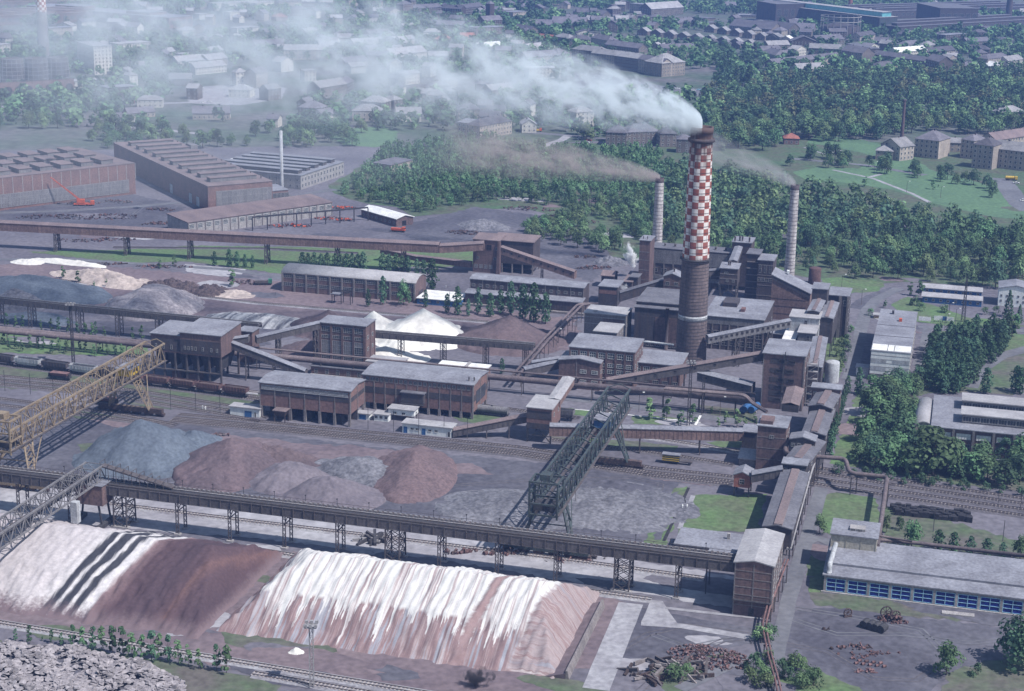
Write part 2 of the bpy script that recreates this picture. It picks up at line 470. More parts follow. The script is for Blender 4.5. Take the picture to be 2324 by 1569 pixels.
zone('grass_verge', [(1600, 1003), (1686, 1001), (1684, 1018), (1640, 1016)], 'lawn', .05, .6)
zone('grass_verge', [(1590, 920), (1700, 930), (1720, 960), (1610, 950)], 'rough_grass', .05, 1)
zone('grass_verge', [(1990, 860), (2080, 860), (2110, 890), (2080, 900), (2080, 960), (2100, 1000), (2340, 1050), (2340, 1120), (2100, 1090), (1960, 1062), (1990, 1000)], 'rough_grass', .048, 1)
zone('grass_verge', [(2085, 800), (2300, 760), (2340, 770), (2340, 880), (2200, 890), (2080, 895)], 'rough_grass', .049, 1)
zone('grass_verge', [(1945, 876), (1972, 885), (2010, 905), (2010, 1000), (1960, 1062), (1882, 1052), (1900, 1005), (1925, 955), (1940, 905)], 'lawn', .05, .8)
zone('grass_verge', [(1878, 764), (1926, 768), (1904, 866), (1846, 864)], 'lawn', .05, .8)
zone('grass_verge', [(1862, 634), (1900, 630), (2000, 640), (2008, 650), (1990, 662), (1900, 668), (1870, 655)], 'lawn', .06, 1)
zone('grass_verge', [(2025, 690), (2062, 674), (2110, 690), (2200, 722), (2300, 730), (2330, 742), (2250, 747), (2160, 742), (2090, 732), (2040, 722)], 'lawn', .06, 1)
zone('grass_verge', [(2120, 752), (2190, 752), (2330, 760), (2330, 800), (2100, 800), (2090, 770)], 'lawn', .06, 1)
zone('grass_verge', [(1838, 1342), (1872, 1347), (2340, 1398), (2340, 1422), (2050, 1398), (1850, 1374)], 'rough_grass', .05, 1.2)
zone('grass_verge', [(1840, 1262), (1872, 1240), (1880, 1250), (1870, 1345), (1836, 1345), (1832, 1300)], 'lawn', .055, .8)
zone('grass_verge', [(1690, 1585), (1745, 1505), (1790, 1500), (1860, 1520), (1950, 1560), (1960, 1600)], 'lawn', .05, 1)
zone('grass_verge', [(2120, 1600), (2150, 1530), (2260, 1500), (2360, 1480), (2360, 1600)], 'rough_grass', .05, 2)
zone('grass_verge', [(1858, 1132), (1900, 1118), (1990, 1132), (2004, 1200), (1890, 1218), (1866, 1200)], 'lawn', .05, 1)
zone('grass_verge', [(2004, 1150), (2090, 1165), (2200, 1196), (2340, 1235), (2340, 1275), (2100, 1240), (2004, 1235)], 'rough_grass', .052, 1.5)
zone('grass_verge', [(-40, 1452), (200, 1472), (380, 1502), (560, 1534), (640, 1556), (600, 1610), (380, 1580), (330, 1530), (180, 1494), (-40, 1466)], 'rough_grass', .05, .8)
zone('grass_verge', [(1380, 1600), (1420, 1545), (1560, 1500), (1640, 1478), (1700, 1500), (1600, 1540), (1500, 1600)], 'rough_grass', .05, 1)
# bare yards
zone('ore_yard', [(-60, 905), (240, 928), (500, 975), (900, 1020), (1200, 1048), (1470, 1072), (1660, 1092), (1540, 1098), (1480, 1180), (1440, 1240), (1000, 1190), (500, 1130), (-60, 1075)], 'yard_dark', .03, 1.2)
zone('ore_yard', [(480, 985), (640, 1000), (820, 1015), (1000, 1038), (1010, 1060), (800, 1060), (600, 1040), (450, 1010)], 'yard_red', .06, 2)
zone('ore_yard', [(-60, 1075), (590, 1150), (1200, 1235), (1680, 1310), (1660, 1380), (1400, 1340), (1000, 1270), (600, 1225), (240, 1195), (-60, 1190)], 'yard_pale', .03, 1)
zone('ore_yard', [(-60, 1180), (300, 1215), (700, 1258), (1300, 1330), (1450, 1380), (1320, 1600), (900, 1600), (600, 1530), (-60, 1410)], 'yard_red', .032, 1)
zone('ore_yard', [(-60, 600), (200, 600), (640, 640), (1040, 690), (1300, 725), (1330, 790), (1200, 800), (850, 760), (500, 730), (200, 700), (-60, 690)], 'yard_red', .03, 2)
zone('storage_yard', [(0, 480), (150, 450), (300, 440), (420, 470), (390, 500), (400, 535), (220, 530), (0, 512)], 'yard_dark', .03, 1.5)
zone('storage_yard', [(1760, 1480), (1800, 1390), (1900, 1378), (2080, 1400), (2340, 1430), (2340, 1500), (2150, 1540), (2100, 1600), (1960, 1580), (1850, 1520)], 'yard_dark', .03, 1.5)
zone('storage_yard', [(1450, 1380), (1740, 1430), (1740, 1450), (1640, 1475), (1500, 1520), (1400, 1600), (1370, 1600)], 'yard_dark', .034, 1.0)
zone('sand_patch', [(420, 600), (480, 604), (560, 612), (545, 630), (470, 625), (425, 618)], 'yard_pale', .06, 1)
zone('sand_patch', [(560, 1236), (640, 1240), (650, 1262), (585, 1270), (560, 1258)], 'yard_pale', .06, 1)
zone('scrap_yard', [(870, 520), (1000, 490), (1080, 470), (1260, 495), (1370, 560), (1400, 600), (1340, 640), (1200, 580), (1060, 545), (950, 545)], 'yard_dark', .065, 1.5)
# roads
strip('road', [(1742, 1600), (1752, 1530), (1772, 1440), (1795, 1345), (1818, 1262), (1840, 1190), (1858, 1130), (1872, 1088)], 4.6, 'asphalt', .09)
strip('road', [(1820, 1235), (1850, 1222), (1885, 1232)], 5.0, 'asphalt', .094)
strip('road', [(1925, 862), (1935, 835), (1943, 800), (1951, 765), (1957, 735), (1966, 707), (1990, 680), (2040, 655)], 6.0, 'asphalt', .09)
strip('road', [(2040, 655), (2000, 668), (1960, 685), (1935, 700)], 8.0, 'yard_dark', .086, 1)
strip('road', [(2084, 743), (2190, 746), (2340, 752)], 5.0, 'asphalt', .09)
strip('road', [(2104, 745), (2100, 770), (2092, 800), (2080, 830)], 4.0, 'asphalt', .094)
strip('road', [(2340, 790), (2270, 808), (2220, 840), (2200, 880)], 7.0, 'asphalt', .09)
strip('footpath', [(1890, 386), (1980, 405), (2070, 440), (2110, 460)], 3.0, 'slab', .1)
strip('footpath', [(1975, 402), (2000, 396)], 3.0, 'slab', .104)
strip('road', [(1790, 360), (1860, 366), (1960, 375), (2100, 398)], 7.0, 'asphalt', .1)
strip('road', [(2270, 405), (2290, 430), (2315, 465), (2340, 480)], 14.0, 'asphalt', .1)
strip('footpath', [(1825, 335), (1870, 350), (1910, 342)], 2.5, 'slab', .1)
strip('road', [(1190, 300), (1290, 308), (1380, 316), (1480, 335)], 9.0, 'asphalt', .1)
strip('road', [(1225, 335), (1275, 318), (1290, 308)], 7.0, 'slab', .104)
zone('town_square', [(1300, 165), (1370, 168), (1500, 195), (1610, 205), (1590, 218), (1480, 215), (1390, 210), (1310, 200)], 'asphalt', .09, .3)
zone('town_square', [(420, 200), (560, 190), (650, 200), (640, 225), (540, 240), (430, 235)], 'slab', .09, 1)
strip('road', [(230, 240), (330, 236), (480, 232)], 8.0, 'slab', .1)
strip('road', [(250, 285), (380, 296), (500, 310)], 7.0, 'slab', .1)
strip('road', [(-40, 245), (60, 240), (170, 232)], 7.0, 'slab', .1)
strip('road', [(1265, 902), (1340, 910), (1435, 922), (1590, 944), (1680, 958)], 6.0, 'asphalt', .08)
strip('kerb', [(1268, 927), (1340, 933), (1430, 943), (1590, 960)], .7, 'roof_white', .16, 0)
strip('kerb', [(1590, 944), (1578, 966)], .9, 'roof_white', .17, 0)
strip('road', [(640, 465), (560, 470), (470, 455), (300, 470), (120, 480), (-40, 485)], 6.0, 'asphalt', .08, .6)
strip('road', [(760, 430), (700, 440), (640, 452), (610, 455)], 7.0, 'asphalt', .084, .6)
strip('road', [(-40, 590), (150, 588), (330, 600), (520, 612), (640, 632)], 5.0, 'asphalt', .08, .6)
strip('concrete_road', [KP(32, 1050, 810), KP(32, 740, 1569)], 7.0, 'slab', .09, .1)
sheet('concrete_apron', [KP(32, 1225, 780), KP(32, 1330, 790), KP(32, 1460, 985), KP(32, 1140, 975)], 'slab', .094, .2)
strip('concrete_road', [KP(32, 1140, 985), KP(32, 1500, 1010), KP(32, 2150, 1120)], 3.0, 'slab', .098, .1)
strip('concrete_road', [KP(32, 1350, 850), KP(32, 1700, 890), KP(32, 2200, 940)], 1.6, 'slab', .1, .1)
strip('footpath', [KP(22, 1600, 1380), KP(32, 1480, 150)], 1.6, 'slab', .09, .1)
strip('ditch', [KP(22, 1560, 1310), KP(32, 1340, 260)], 1.0, 'coal', .095, .1)
strip('road', [KP(32, 1480, 1569), KP(32, 1950, 1340), KP(32, 2100, 1280)], 4.0, 'asphalt', .1, .2)

# retaining wall beside the striped stockpile
w = thing('retaining_wall', 'long grey concrete retaining wall beside the end of the striped stockpile', 'wall', (0, 0, 0))
a0, b0 = toab(KP(32, 790, 840)); a1, b1 = toab(KP(32, 470, 1480))
mb = MB()
p0, p1 = AB(a0, b0), AB(a1, b1)
d = (p1 - p0).normalized(); nrm = Vector((-d.y, d.x, 0))
mb.hexa([p0, p1, p1 + nrm * 1.0, p0 + nrm * 1.0] + [q + Vector((0, 0, 2.4)) for q in (p0, p1, p1 + nrm * .5, p0 + nrm * .5)])
mb.build('wall_slab', 'concrete_dirty', w)
mb = MB()
p2, p3 = p0 - nrm * 0.1, p1 - nrm * .1
mb.hexa([p2, p3, p3 - nrm * 5.5, p2 - nrm * 5.5, p2 + Vector((0, 0, 1.6)), p3 + Vector((0, 0, 1.6)), p3 - nrm * 5 + Vector((0, 0, .15)), p2 - nrm * 5 + Vector((0, 0, .15))])
mb.build('sloped_apron', 'yard_red', w)

# railway tracks
def track(px, label, pale=False, sleepers=True, pitch=1.1, group=None, bed=True, z=.10):
 c = [P(*q) if not isinstance(q, Vector) else q for q in px]
 t = thing('railway_track', label, 'railway track', (0, 0, 0), group=group)
 def edge(off, zz):
  o = []
  for i, p in enumerate(c):
   d = (c[min(i + 1, len(c) - 1)] - c[max(i - 1, 0)]).normalized()
   o.append(p + Vector((-d.y, d.x, 0)) * off + Vector((0, 0, zz)))
  return o
 if bed:
  mb = MB()
  a, b, e, f = edge(2.3, 0.02), edge(1.6, z + .18), edge(-1.6, z + .18), edge(-2.3, 0.02)
  for i in range(len(c) - 1):
   for u, v in ((a, b), (b, e), (e, f)):
    mb.quad(u[i], v[i], v[i + 1], u[i + 1])
  mb.build('ballast_bed', 'ballast_pale' if pale else 'ballast', t)
 for s in (-.75, .75):
  mb = MB(); e = edge(s, z + .42)
  for i in range(len(c) - 1): mb.bar(e[i], e[i + 1], .16, .2)
  mb.build('rail', 'rail_steel', t)
 if sleepers:
  mb = MB()
  for i in range(len(c) - 1):
   d = c[i + 1] - c[i]; L = d.length; d.normalize(); nrm = Vector((-d.y, d.x, 0))
   for k in range(int(L / pitch)):
    q = c[i] + d * (k * pitch) + Vector((0, 0, z + .24))
    mb.bar(q - nrm * 1.3, q + nrm * 1.3, .42, .18)
  o = mb.build('sleepers', 'sleeper_pale' if pale else 'sleeper', t); o['kind'] = 'stuff'
 return t

def par(px, off):
 c = [P(*q) if not isinstance(q, Vector) else q for q in px]
 o = []
 for i, p in enumerate(c):
  d = (c[min(i + 1, len(c) - 1)] - c[max(i - 1, 0)]).normalized()
  o.append(p + Vector((-d.y, d.x, 0)) * off)
 return o

g = 'tracks in front of the striped stockpiles'
base = [(-40, 1409), (593, 1513), (1300, 1632)]
track(base, 'pale-sleepered track running closest to the foot of the striped stockpiles', True, group=g)
track(par(base, -4.6)[1:], 'pale-sleepered track on the outer side below the white stockpile', True, group=g)
b2 = [K(30, 1000, 175), K(30, 2307, 345), K(31, 480, 415), K(32, 560, 690), K(32, 1230, 780)]
track(b2, 'light track along the crest of the white stockpile', True)
b3 = [K(20, 830, 1440), K(31, 0, 95), K(31, 1000, 215), K(32, 640, 450), K(32, 1700, 595)]
track(b3, 'bright track on pale ground beneath the long belt bridge', True)
g = 'travel rails and sidings behind the ore yard'
b4 = [K(20, 1540, 700), K(21, 0, 765), K(21, 2307, 995), K(22, 1220, 1180), K(22, 1960, 1262)]
for off, q in ((0, 'middle one of three tracks between the bunker halls and the ore piles'), (-3.2, 'track nearest the ore piles of three behind the yard'), (4.6, 'track nearest the bunker halls of three behind the yard')):
 track(par(b4, off), q, group=g)
track([K(20, -60, 520), K(20, 900, 640), K(20, 1560, 760)], 'track leading under the ochre gantry crane', group='tracks under the ochre crane')
track([K(20, -60, 580), K(20, 700, 660), K(20, 1400, 760)], 'second track under the ochre gantry crane, nearer the blue-grey cone', group='tracks under the ochre crane')
track([K(20, 1240, 345), K(20, 2300, 475), K(21, 40, 480)], 'white-bedded track beside the tall bunker building', True)
g = 'sidings in the weedy wagon yard'
b5 = [(-40, 870), (150, 888), (300, 908), (480, 938), (590, 958)]
for off, q in ((0, 'siding nearest the ore yard among the weedy sidings'), (5.0, 'second siding from the ore yard among the weedy sidings'), (10.0, 'third siding from the ore yard among the weedy sidings'), (24.0, 'grassy siding just before the hopper wagons')):
 track(par(b5, off), q, group=g)
track([K(20, -60, 215), K(20, 900, 340), K(20, 1240, 400), K(20, 2230, 530), K(21, 40, 545)], 'siding carrying the hopper wagons and the red open wagons')
b6 = [K(22, -400, 600), K(22, 370, 880), K(22, 1150, 985), K(22, 1960, 1110)]
track([K(21, 2020, 590), K(22, 200, 650), K(22, 600, 700)], 'short track past the dark tank wagon')
track([K(22, 330, 885), K(22, 1150, 990), K(22, 1960, 1112)], 'dark track under the covered belt gallery')
track([K(22, 1180, 865), K(22, 1650, 940), K(22, 2020, 1000)], 'curved light-bedded track below the covered gallery', True)
g = 'tracks leaving past the trees'
b7 = [K(23, 420, 1130), K(23, 1200, 1255), K(23, 2500, 1440)]
for off, q in ((0, 'track nearest the tree clump of four leaving the plant'), (-5, 'second track from the tree clump of four leaving the plant'), (-10.5, 'third track from the tree clump of four leaving the plant'), (-16, 'track nearest the black blocks of four leaving the plant')):
 track(par(b7, off), q, group=g, pitch=1.2)
track([K(11, -1900, 960), K(11, 0, 1180), K(11, 1330, 1290), K(11, 2050, 1350), K(12, 100, 1420)], 'track between the barrel-roofed shed and the white cones', True)
track([K(10, 1000, 690), K(10, 2307, 700), K(11, 900, 740)], 'overgrown track under the long rust-red gallery', sleepers=False)

# worn patches and wheel ruts on the bare yards
rp = random.Random(5)
for k in range(130):
 c = P(rp.uniform(-20, 2330), rp.choice((rp.uniform(620, 800), rp.uniform(850, 1110), rp.uniform(1250, 1560), rp.uniform(440, 540))))
 if not (-20 < Q(c)[0] < 2340): continue
 R_ = rp.uniform(2, 8); st_ = rp.uniform(1.2, 3.2)
 pts = [c + AX * (math.cos(a) * R_ * st_ * rp.uniform(.6, 1.25)) + BX * (math.sin(a) * R_ * rp.uniform(.6, 1.25)) for a in np.linspace(0, 6.1, 12)]
 sheet('dirt_patch', pts, rp.choice(('yard_dark', 'yard_red', 'yard_dark', 'earth', 'yard_pale', 'rough_grass')), .066 + k * .0001, .5, 1.6)
for k, px in enumerate((((1780, 1400), (1900, 1440), (2050, 1440), (2200, 1460), (2330, 1450)), ((1770, 1460), (1880, 1480), (1980, 1540), (2080, 1545), (2140, 1500)), ((1800, 1380), (1930, 1400), (2090, 1430), (2160, 1500)), ((1450, 1570), (1530, 1500), (1640, 1455), (1735, 1445)), ((1480, 1440), (1560, 1470), (1660, 1450)), ((1000, 1105), (1200, 1090), (1430, 1085), (1500, 1100), (1480, 1180)), ((40, 460), (180, 470), (260, 455), (330, 465), (300, 490)), ((1400, 1480), (1470, 1440), (1560, 1420), (1700, 1440)))):
 for o in (-.9, .9): sheet('wheel_rut', [*par(px, o + .25), *par(px, o - .25)[::-1]], 'ballast' if k % 2 else 'asphalt', .084, .12, 2)
# buildings
WIN = {}
def winmesh(w, h, nx, ny, fm='window_frame', gm='glass'):
 k = (round(w, 1), round(h, 1), nx, ny, fm, gm)
 if k not in WIN:
  w, h = k[0], k[1]
  mb = MB(); mb.box(.05, w - .05, -.04, .0, .05, h - .05, skip=(4,))
  mb.cur = 1; t = .11
  mb.box(0, w, -.12, 0, 0, t, skip=(4,)); mb.box(0, w, -.12, 0, h - t, h, skip=(4,))
  mb.box(0, t, -.115, 0, t, h - t, skip=(4, 0, 1)); mb.box(w - t, w, -.115, 0, t, h - t, skip=(4, 0, 1))
  for i in range(1, nx): mb.box(w * i / nx - .04, w * i / nx + .04, -.09, -.03, t, h - t, skip=(4, 0, 1))
  for i in range(1, ny): mb.box(t, w - t, -.085, -.03, h * i / ny - .04, h * i / ny + .04, skip=(4, 3, 5))
  WIN[k] = mb.mesh('window', [gm, fm])
 return WIN[k]

def put(root, mesh, name, face, W, D, u, z, w, out=0.0):
 """put a wall-mounted mesh on a face of a W x D block (u = distance along the face from its left end)"""
 if face == 'F': o = link(name, mesh, root, (u, -out, z))
 elif face == 'R': o = link(name, mesh, root, (W + out, u, z), math.pi / 2)
 elif face == 'L': o = link(name, mesh, root, (-out, D - u, z), -math.pi / 2)
 else: o = link(name, mesh, root, (W - u, D + out, z), math.pi)
 return o

def windows(root, W, D, face, z, h, n, w, m0=None, m1=None, nx=2, ny=2, fm='window_frame', gm='glass', out=.0, name='window', skip=()):
 L = W if face in 'FB' else D
 m0 = (L / n - w) / 2 if m0 is None else m0
 m1 = m0 if m1 is None else m1
 me = winmesh(w, h, nx, ny, fm, gm)
 for i in range(n):
  if i in skip: continue
  u = m0 if n == 1 else m0 + (L - m0 - m1 - w) * i / (n - 1)
  put(root, me, name, face, W, D, u, z, w, out)

BANDS = {}
def band(root, W, D, face, u0, u1, z0, z1, mat, name='wall_band', t=.12):
 mb = MB(); mb.box(0, u1 - u0, -t, 0, 0, z1 - z0, skip=(4,))
 return put(root, mb.mesh(name, mat), name, face, W, D, u0, z0, u1 - u0)

def pilasters(root, W, D, face, n, h, mat='concrete_dirty', w=.5, t=.3, z0=0.0, m=0.0, name='pilaster'):
 L = W if face in 'FB' else D
 mb = MB(); mb.box(-w / 2, w / 2, -t, 0, 0, h - z0, skip=(4,))
 me = mb.mesh(name, mat)
 for i in range(n):
  put(root, me, name, face, W, D, m + w / 2 + (L - w - 2 * m) * i / (n - 1), z0, w)

def block(root, W, D, H, roof='flat', rh=None, wall='brick', roofm='roof_felt', z0=0.0, over=.4, thick=.35, x=0, y=0, wname='wall', rname='roof', parapet=False):
 """walls and roof of one block at local (x, y)"""
 axis = 'x'
 if roof == 'flat': top = [(0, H), (D, H)]
 elif roof == 'mono': top = [(0, H), (D, H + (rh if rh is not None else D * .1))]
 elif roof == 'gx': top = [(0, H), (D / 2, H + (rh or D * .12)), (D, H)]
 elif roof == 'gy': axis = 'y'; top = [(0, H), (W / 2, H + (rh or W * .12)), (W, H)]
 elif roof == 'my': axis = 'y'; top = [(0, H), (W, H + (rh or W * .1))]
 elif roof == 'bx': r = rh or D * .16; top = [(D * i / 8, H + r * (1 - (2 * i / 8 - 1) ** 2)) for i in range(9)]
 elif roof == 'by': axis = 'y'; r = rh or W * .16; top = [(W * i / 8, H + r * (1 - (2 * i / 8 - 1) ** 2)) for i in range(9)]
 elif roof == 'hip': top = None
 L = W if axis == 'x' else D
 sh = (lambda v: (v[0] + x, v[1] + y, v[2]))
 mb = MB()
 if top is None:
  mb.box(0, W, 0, D, z0, H, skip=(1, 0))
 else:
  prof = [(top[0][0], z0)] + top + [(top[-1][0], z0)]
  n = len(prof); f = (lambda a, q: (a, q[0], q[1])) if axis == 'x' else (lambda a, q: (q[0], a, q[1]))
  i = mb.pts([f(0, q) for q in prof] + [f(L, q) for q in prof])
  mb.face((i, i + 1, i + n + 1, i + n)); mb.face((i + n - 2, i + n - 1, i + 2 * n - 1, i + 2 * n - 2))
  mb.face(tuple(range(i, i + n))); mb.face(tuple(range(i + 2 * n - 1, i + n - 1, -1)))
  if z0 > 0: mb.face((i, i + n, i + 2 * n - 1, i + n - 1))
 mb.v = [sh(v) for v in mb.v]
 wo_ = mb.build(wname, wall, root)
 mb = MB()
 if top is None:
  r = rh or min(W, D) * .3; o = over
  if W >= D: a, b = (D / 2, D / 2, H + r), (W - D / 2, D / 2, H + r)
  else: a, b = (W / 2, W / 2, H + r), (W / 2, D - W / 2, H + r)
  c = [(-o, -o, H - .1), (W + o, -o, H - .1), (W + o, D + o, H - .1), (-o, D + o, H - .1)]
  if W >= D:
   mb.poly((c[0], c[1], b, a)); mb.poly((c[2], c[3], a, b)); mb.poly((c[1], c[2], b)); mb.poly((c[3], c[0], a))
  else:
   mb.poly((c[0], c[1], a)); mb.poly((c[2], c[3], b)); mb.poly((c[1], c[2], b, a)); mb.poly((c[3], c[0], a, b))
  mb.poly(c[::-1])
 else:
  t = list(top)
  s0 = (t[1][1] - t[0][1]) / max(.01, t[1][0] - t[0][0]); s1 = (t[-1][1] - t[-2][1]) / max(.01, t[-1][0] - t[-2][0])
  t[0] = (t[0][0] - over, t[0][1] - over * s0); t[-1] = (t[-1][0] + over, t[-1][1] + over * s1)
  lo = [(q, z + .01) for q, z in t]; hi = [(q, z + thick) for q, z in t]
  n = len(t); f = (lambda a, q: (a, q[0], q[1])) if axis == 'x' else (lambda a, q: (q[0], a, q[1]))
  e0, e1 = -over, L + over
  i = mb.pts([f(e0, q) for q in lo] + [f(e0, q) for q in hi] + [f(e1, q) for q in lo] + [f(e1, q) for q in hi])
  mb.smooth = roof[0] == 'b'
  for k in range(n - 1):
   mb.face((i + n + k, i + n + k + 1, i + 3 * n + k + 1, i + 3 * n + k))
   mb.face((i + k, i + 2 * n + k, i + 2 * n + k + 1, i + k + 1))
  mb.smooth = False
  for k in range(n - 1):
   mb.face((i + k, i + k + 1, i + n + k + 1, i + n + k)); mb.face((i + 2 * n + k, i + 3 * n + k, i + 3 * n + k + 1, i + 2 * n + k + 1))
  mb.face((i, i + n, i + 3 * n, i + 2 * n)); mb.face((i + n - 1, i + 3 * n - 1, i + 4 * n - 1, i + 2 * n - 1))
 mb.v = [sh(v) for v in mb.v]
 ro = mb.build(rname, roofm, root)
 return wo_, ro

def fit(fl, frx, by=None, bry=None, h=None, yaw=YAW, w=None, d=None, blr='R'):
 """front-left eave pixel, x of front-right eave pixel, base y under the front-left eave, y of the back eave -> place and size"""
 h = HS(fl[0], fl[1], by) if h is None else h
 p = P(fl[0], fl[1], h)
 ax = Vector((math.cos(yaw), math.sin(yaw), 0)); bx = Vector((-math.sin(yaw), math.cos(yaw), 0))
 if w is None:
  lo, hi = 0.1, 400.0
  for _ in range(40):
   m = (lo + hi) / 2
   if Q(p + ax * m)[0] > frx: hi = m
   else: lo = m
  w = m
 if d is None:
  q0 = p + ax * w if blr == 'R' else p
  lo, hi = 0.1, 400.0
  for _ in range(40):
   m = (lo + hi) / 2
   if Q(q0 + bx * m)[1] < bry: hi = m
   else: lo = m
  d = m
 return Vector((p.x, p.y, 0)), w, d, h

def building(name, label, cat, fl, frx, by=None, bry=None, h=None, w=None, d=None, yaw=YAW, blr='R', group=None, **kw):
 loc, W, D, H = fit(fl, frx, by, bry, h, yaw, w, d, blr)
 t = thing(name, label, cat, loc, yaw, group)
 block(t, W, D, H, **kw)
 return t, W, D, H

def vents(root, pts, mat='steel', r=.45, h=1.4, name='roof_vent'):
 mb = MB(); mb.cyl((0, 0, 0), (0, 0, h), r * .7, r * .7, 8); mb.cyl((0, 0, h), (0, 0, h + .35), r, r * .5, 8)
 me = mb.mesh(name, mat)
 for p in pts: link(name, me, root, p)

def boxpart(root, name, mat, x0, x1, y0, y1, z0, z1):
 mb = MB(); mb.box(x0, x1, y0, y1, z0, z1); return mb.build(name, mat, root)

# belt galleries, trestles, pipes
def trestle(mb, x, w, zt, sp=1.0, depth=0.0, t=.35, n=None, x2=None):
 """a braced two-post (or four-post) trestle under local x"""
 rows = (x,) if not depth else (x - depth / 2, x + depth / 2)
 for xx in rows:
  for s in (-1, 1): mb.bar((xx, s * w / 2 * sp, 0), (xx, s * w / 2, zt), t)
 n = n or max(1, int(zt / 4))
 for k in range(n):
  z0, z1 = zt * k / n, zt * (k + 1) / n
  f = lambda z: (w / 2) * (sp + (1 - sp) * z / zt)
  for xx in rows:
   mb.bar((xx, -f(z0), z0), (xx, f(z1), z1), t * .55)
   mb.bar((xx, f(z0), z0), (xx, -f(z1), z1), t * .55)
   mb.bar((xx, -f(z1), z1), (xx, f(z1), z1), t * .55)
  if depth:
   for s in (-1, 1):
    mb.bar((rows[0], s * f(z0), z0), (rows[1], s * f(z1), z1), t * .55)
    mb.bar((rows[1], s * f(z0), z0), (rows[0], s * f(z1), z1), t * .55)

def gallery(label, p0, p1, w=3.4, h=2.8, posts=(), body='gallery_rust', roofm='roof_rust', cat='conveyor gallery', name='belt_gallery', rh=.5, ribs=0, wins=0, post_depth=0.0, group=None, sp=1.25, roof='gable', winmat='glass_dark'):
 """closed belt gallery between two points given at its floor"""
 d = p1 - p0; L = math.hypot(d.x, d.y); rz = math.atan2(d.y, d.x)
 t = thing(name, label, cat, (p0.x, p0.y, 0), rz, group)
 z0, z1 = p0.z, p1.z
 f = lambda x: z0 + (z1 - z0) * x / L
 mb = MB()
 mb.hexa(((0, -w / 2, z0), (L, -w / 2, z1), (L, w / 2, z1), (0, w / 2, z0), (0, -w / 2, z0 + h), (L, -w / 2, z1 + h), (L, w / 2, z1 + h), (0, w / 2, z0 + h)), skip=(1,))
 mb.build('gallery_body', body, t)
 o = w / 2 + .25; mb = MB()
 for a, b in (((-o, -.05), (0, rh)), ((0, rh), (o, -.05))):
  mb.hexa([(xx, yy, f(xx) + h + zz) for xx, yy, zz in ((0, a[0], a[1]), (L, a[0], a[1]), (L, b[0], b[1]), (0, b[0], b[1]))] + [(xx, yy, f(xx) + h + zz + .18) for xx, yy, zz in ((0, a[0], a[1]), (L, a[0], a[1]), (L, b[0], b[1]), (0, b[0], b[1]))])
 mb.build('gallery_roof', roofm, t)
 if ribs:
  mb = MB(); mb.box(-.09, .09, -.10, 0, 0, h, skip=(4,)); me = mb.mesh('rib', body)
  n = int(L / ribs)
  for i in range(n + 1):
   x = L * i / max(1, n)
   link('rib', me, t, (x, -w / 2, f(x)))
 if wins:
  me = winmesh(1.1, 1.0, 2, 1, 'steel', winmat)
  n = int(L / wins)
  for i in range(n):
   x = L * (i + .5) / n
   link('window', me, t, (x - .55, -w / 2, f(x) + h * .45))
 for x in posts:
  xx = x * L if x <= 1 else x
  zt = f(xx)
  if zt < 1: continue
  mb = MB(); trestle(mb, xx, w * .8, zt, sp, post_depth)
  mb.build('trestle', 'steel', t)
 return t

def smoothline(pts, r=3.0, n=5):
 """round the corners of a polyline"""
 pts = [Vector(p) for p in pts]; out = [pts[0]]
 for i in range(1, len(pts) - 1):
  a, b, c = pts[i - 1], pts[i], pts[i + 1]
  u, v = (a - b), (c - b); k = min(r, u.length / 2.1, v.length / 2.1)
  p, q = b + u.normalized() * k, b + v.normalized() * k
  for j in range(n + 1):
   s = j / n
   out.append(p * (1 - s) ** 2 + b * 2 * s * (1 - s) + q * s ** 2)
 out.append(pts[-1])
 return out

def pipeline(label, pts, r, mat='pipe_paint', every=14.0, corner=3.0, twin=0.0, name='pipeline', posts=True, group=None, hoops=0):
 t = thing(name, label, 'pipe', (0, 0, 0), group=group)
 P_ = smoothline(pts, corner) if len(pts) > 2 else [Vector(p) for p in pts]
 offs = (0,) if not twin else (-twin / 2, twin / 2)
 d0 = (Vector(pts[-1]) - Vector(pts[0])); d0.z = 0; d0.normalize(); nr = Vector((-d0.y, d0.x, 0))
 for o in offs:
  mb = MB(); mb.tube([p + nr * o for p in P_], r, 10); mb.build('pipe', mat, t)
 if posts:
  acc = every / 2
  for i in range(len(P_) - 1):
   a, b = P_[i], P_[i + 1]; L = (b - a).length
   while acc < L:
    q = a + (b - a) * (acc / L); acc += every
    if q.z < 2: continue
    mb = MB(); w = r + (twin / 2) + .1
    for s in (-1, 1): mb.bar((q + nr * s * w).to_2d().to_3d(), q + nr * s * w - Vector((0, 0, r * .6)), .3)
    mb.bar(q - nr * (w + .3) - Vector((0, 0, r + .12)), q + nr * (w + .3) - Vector((0, 0, r + .12)), .3)
    mb.build('support', 'steel', t)
   acc -= L
 return t
# sinter plant: near and middle buildings
def KY(rc, y): return K(rc, 0, y)[1]
def KX(rc, x): return K(rc, x, 0)[0]

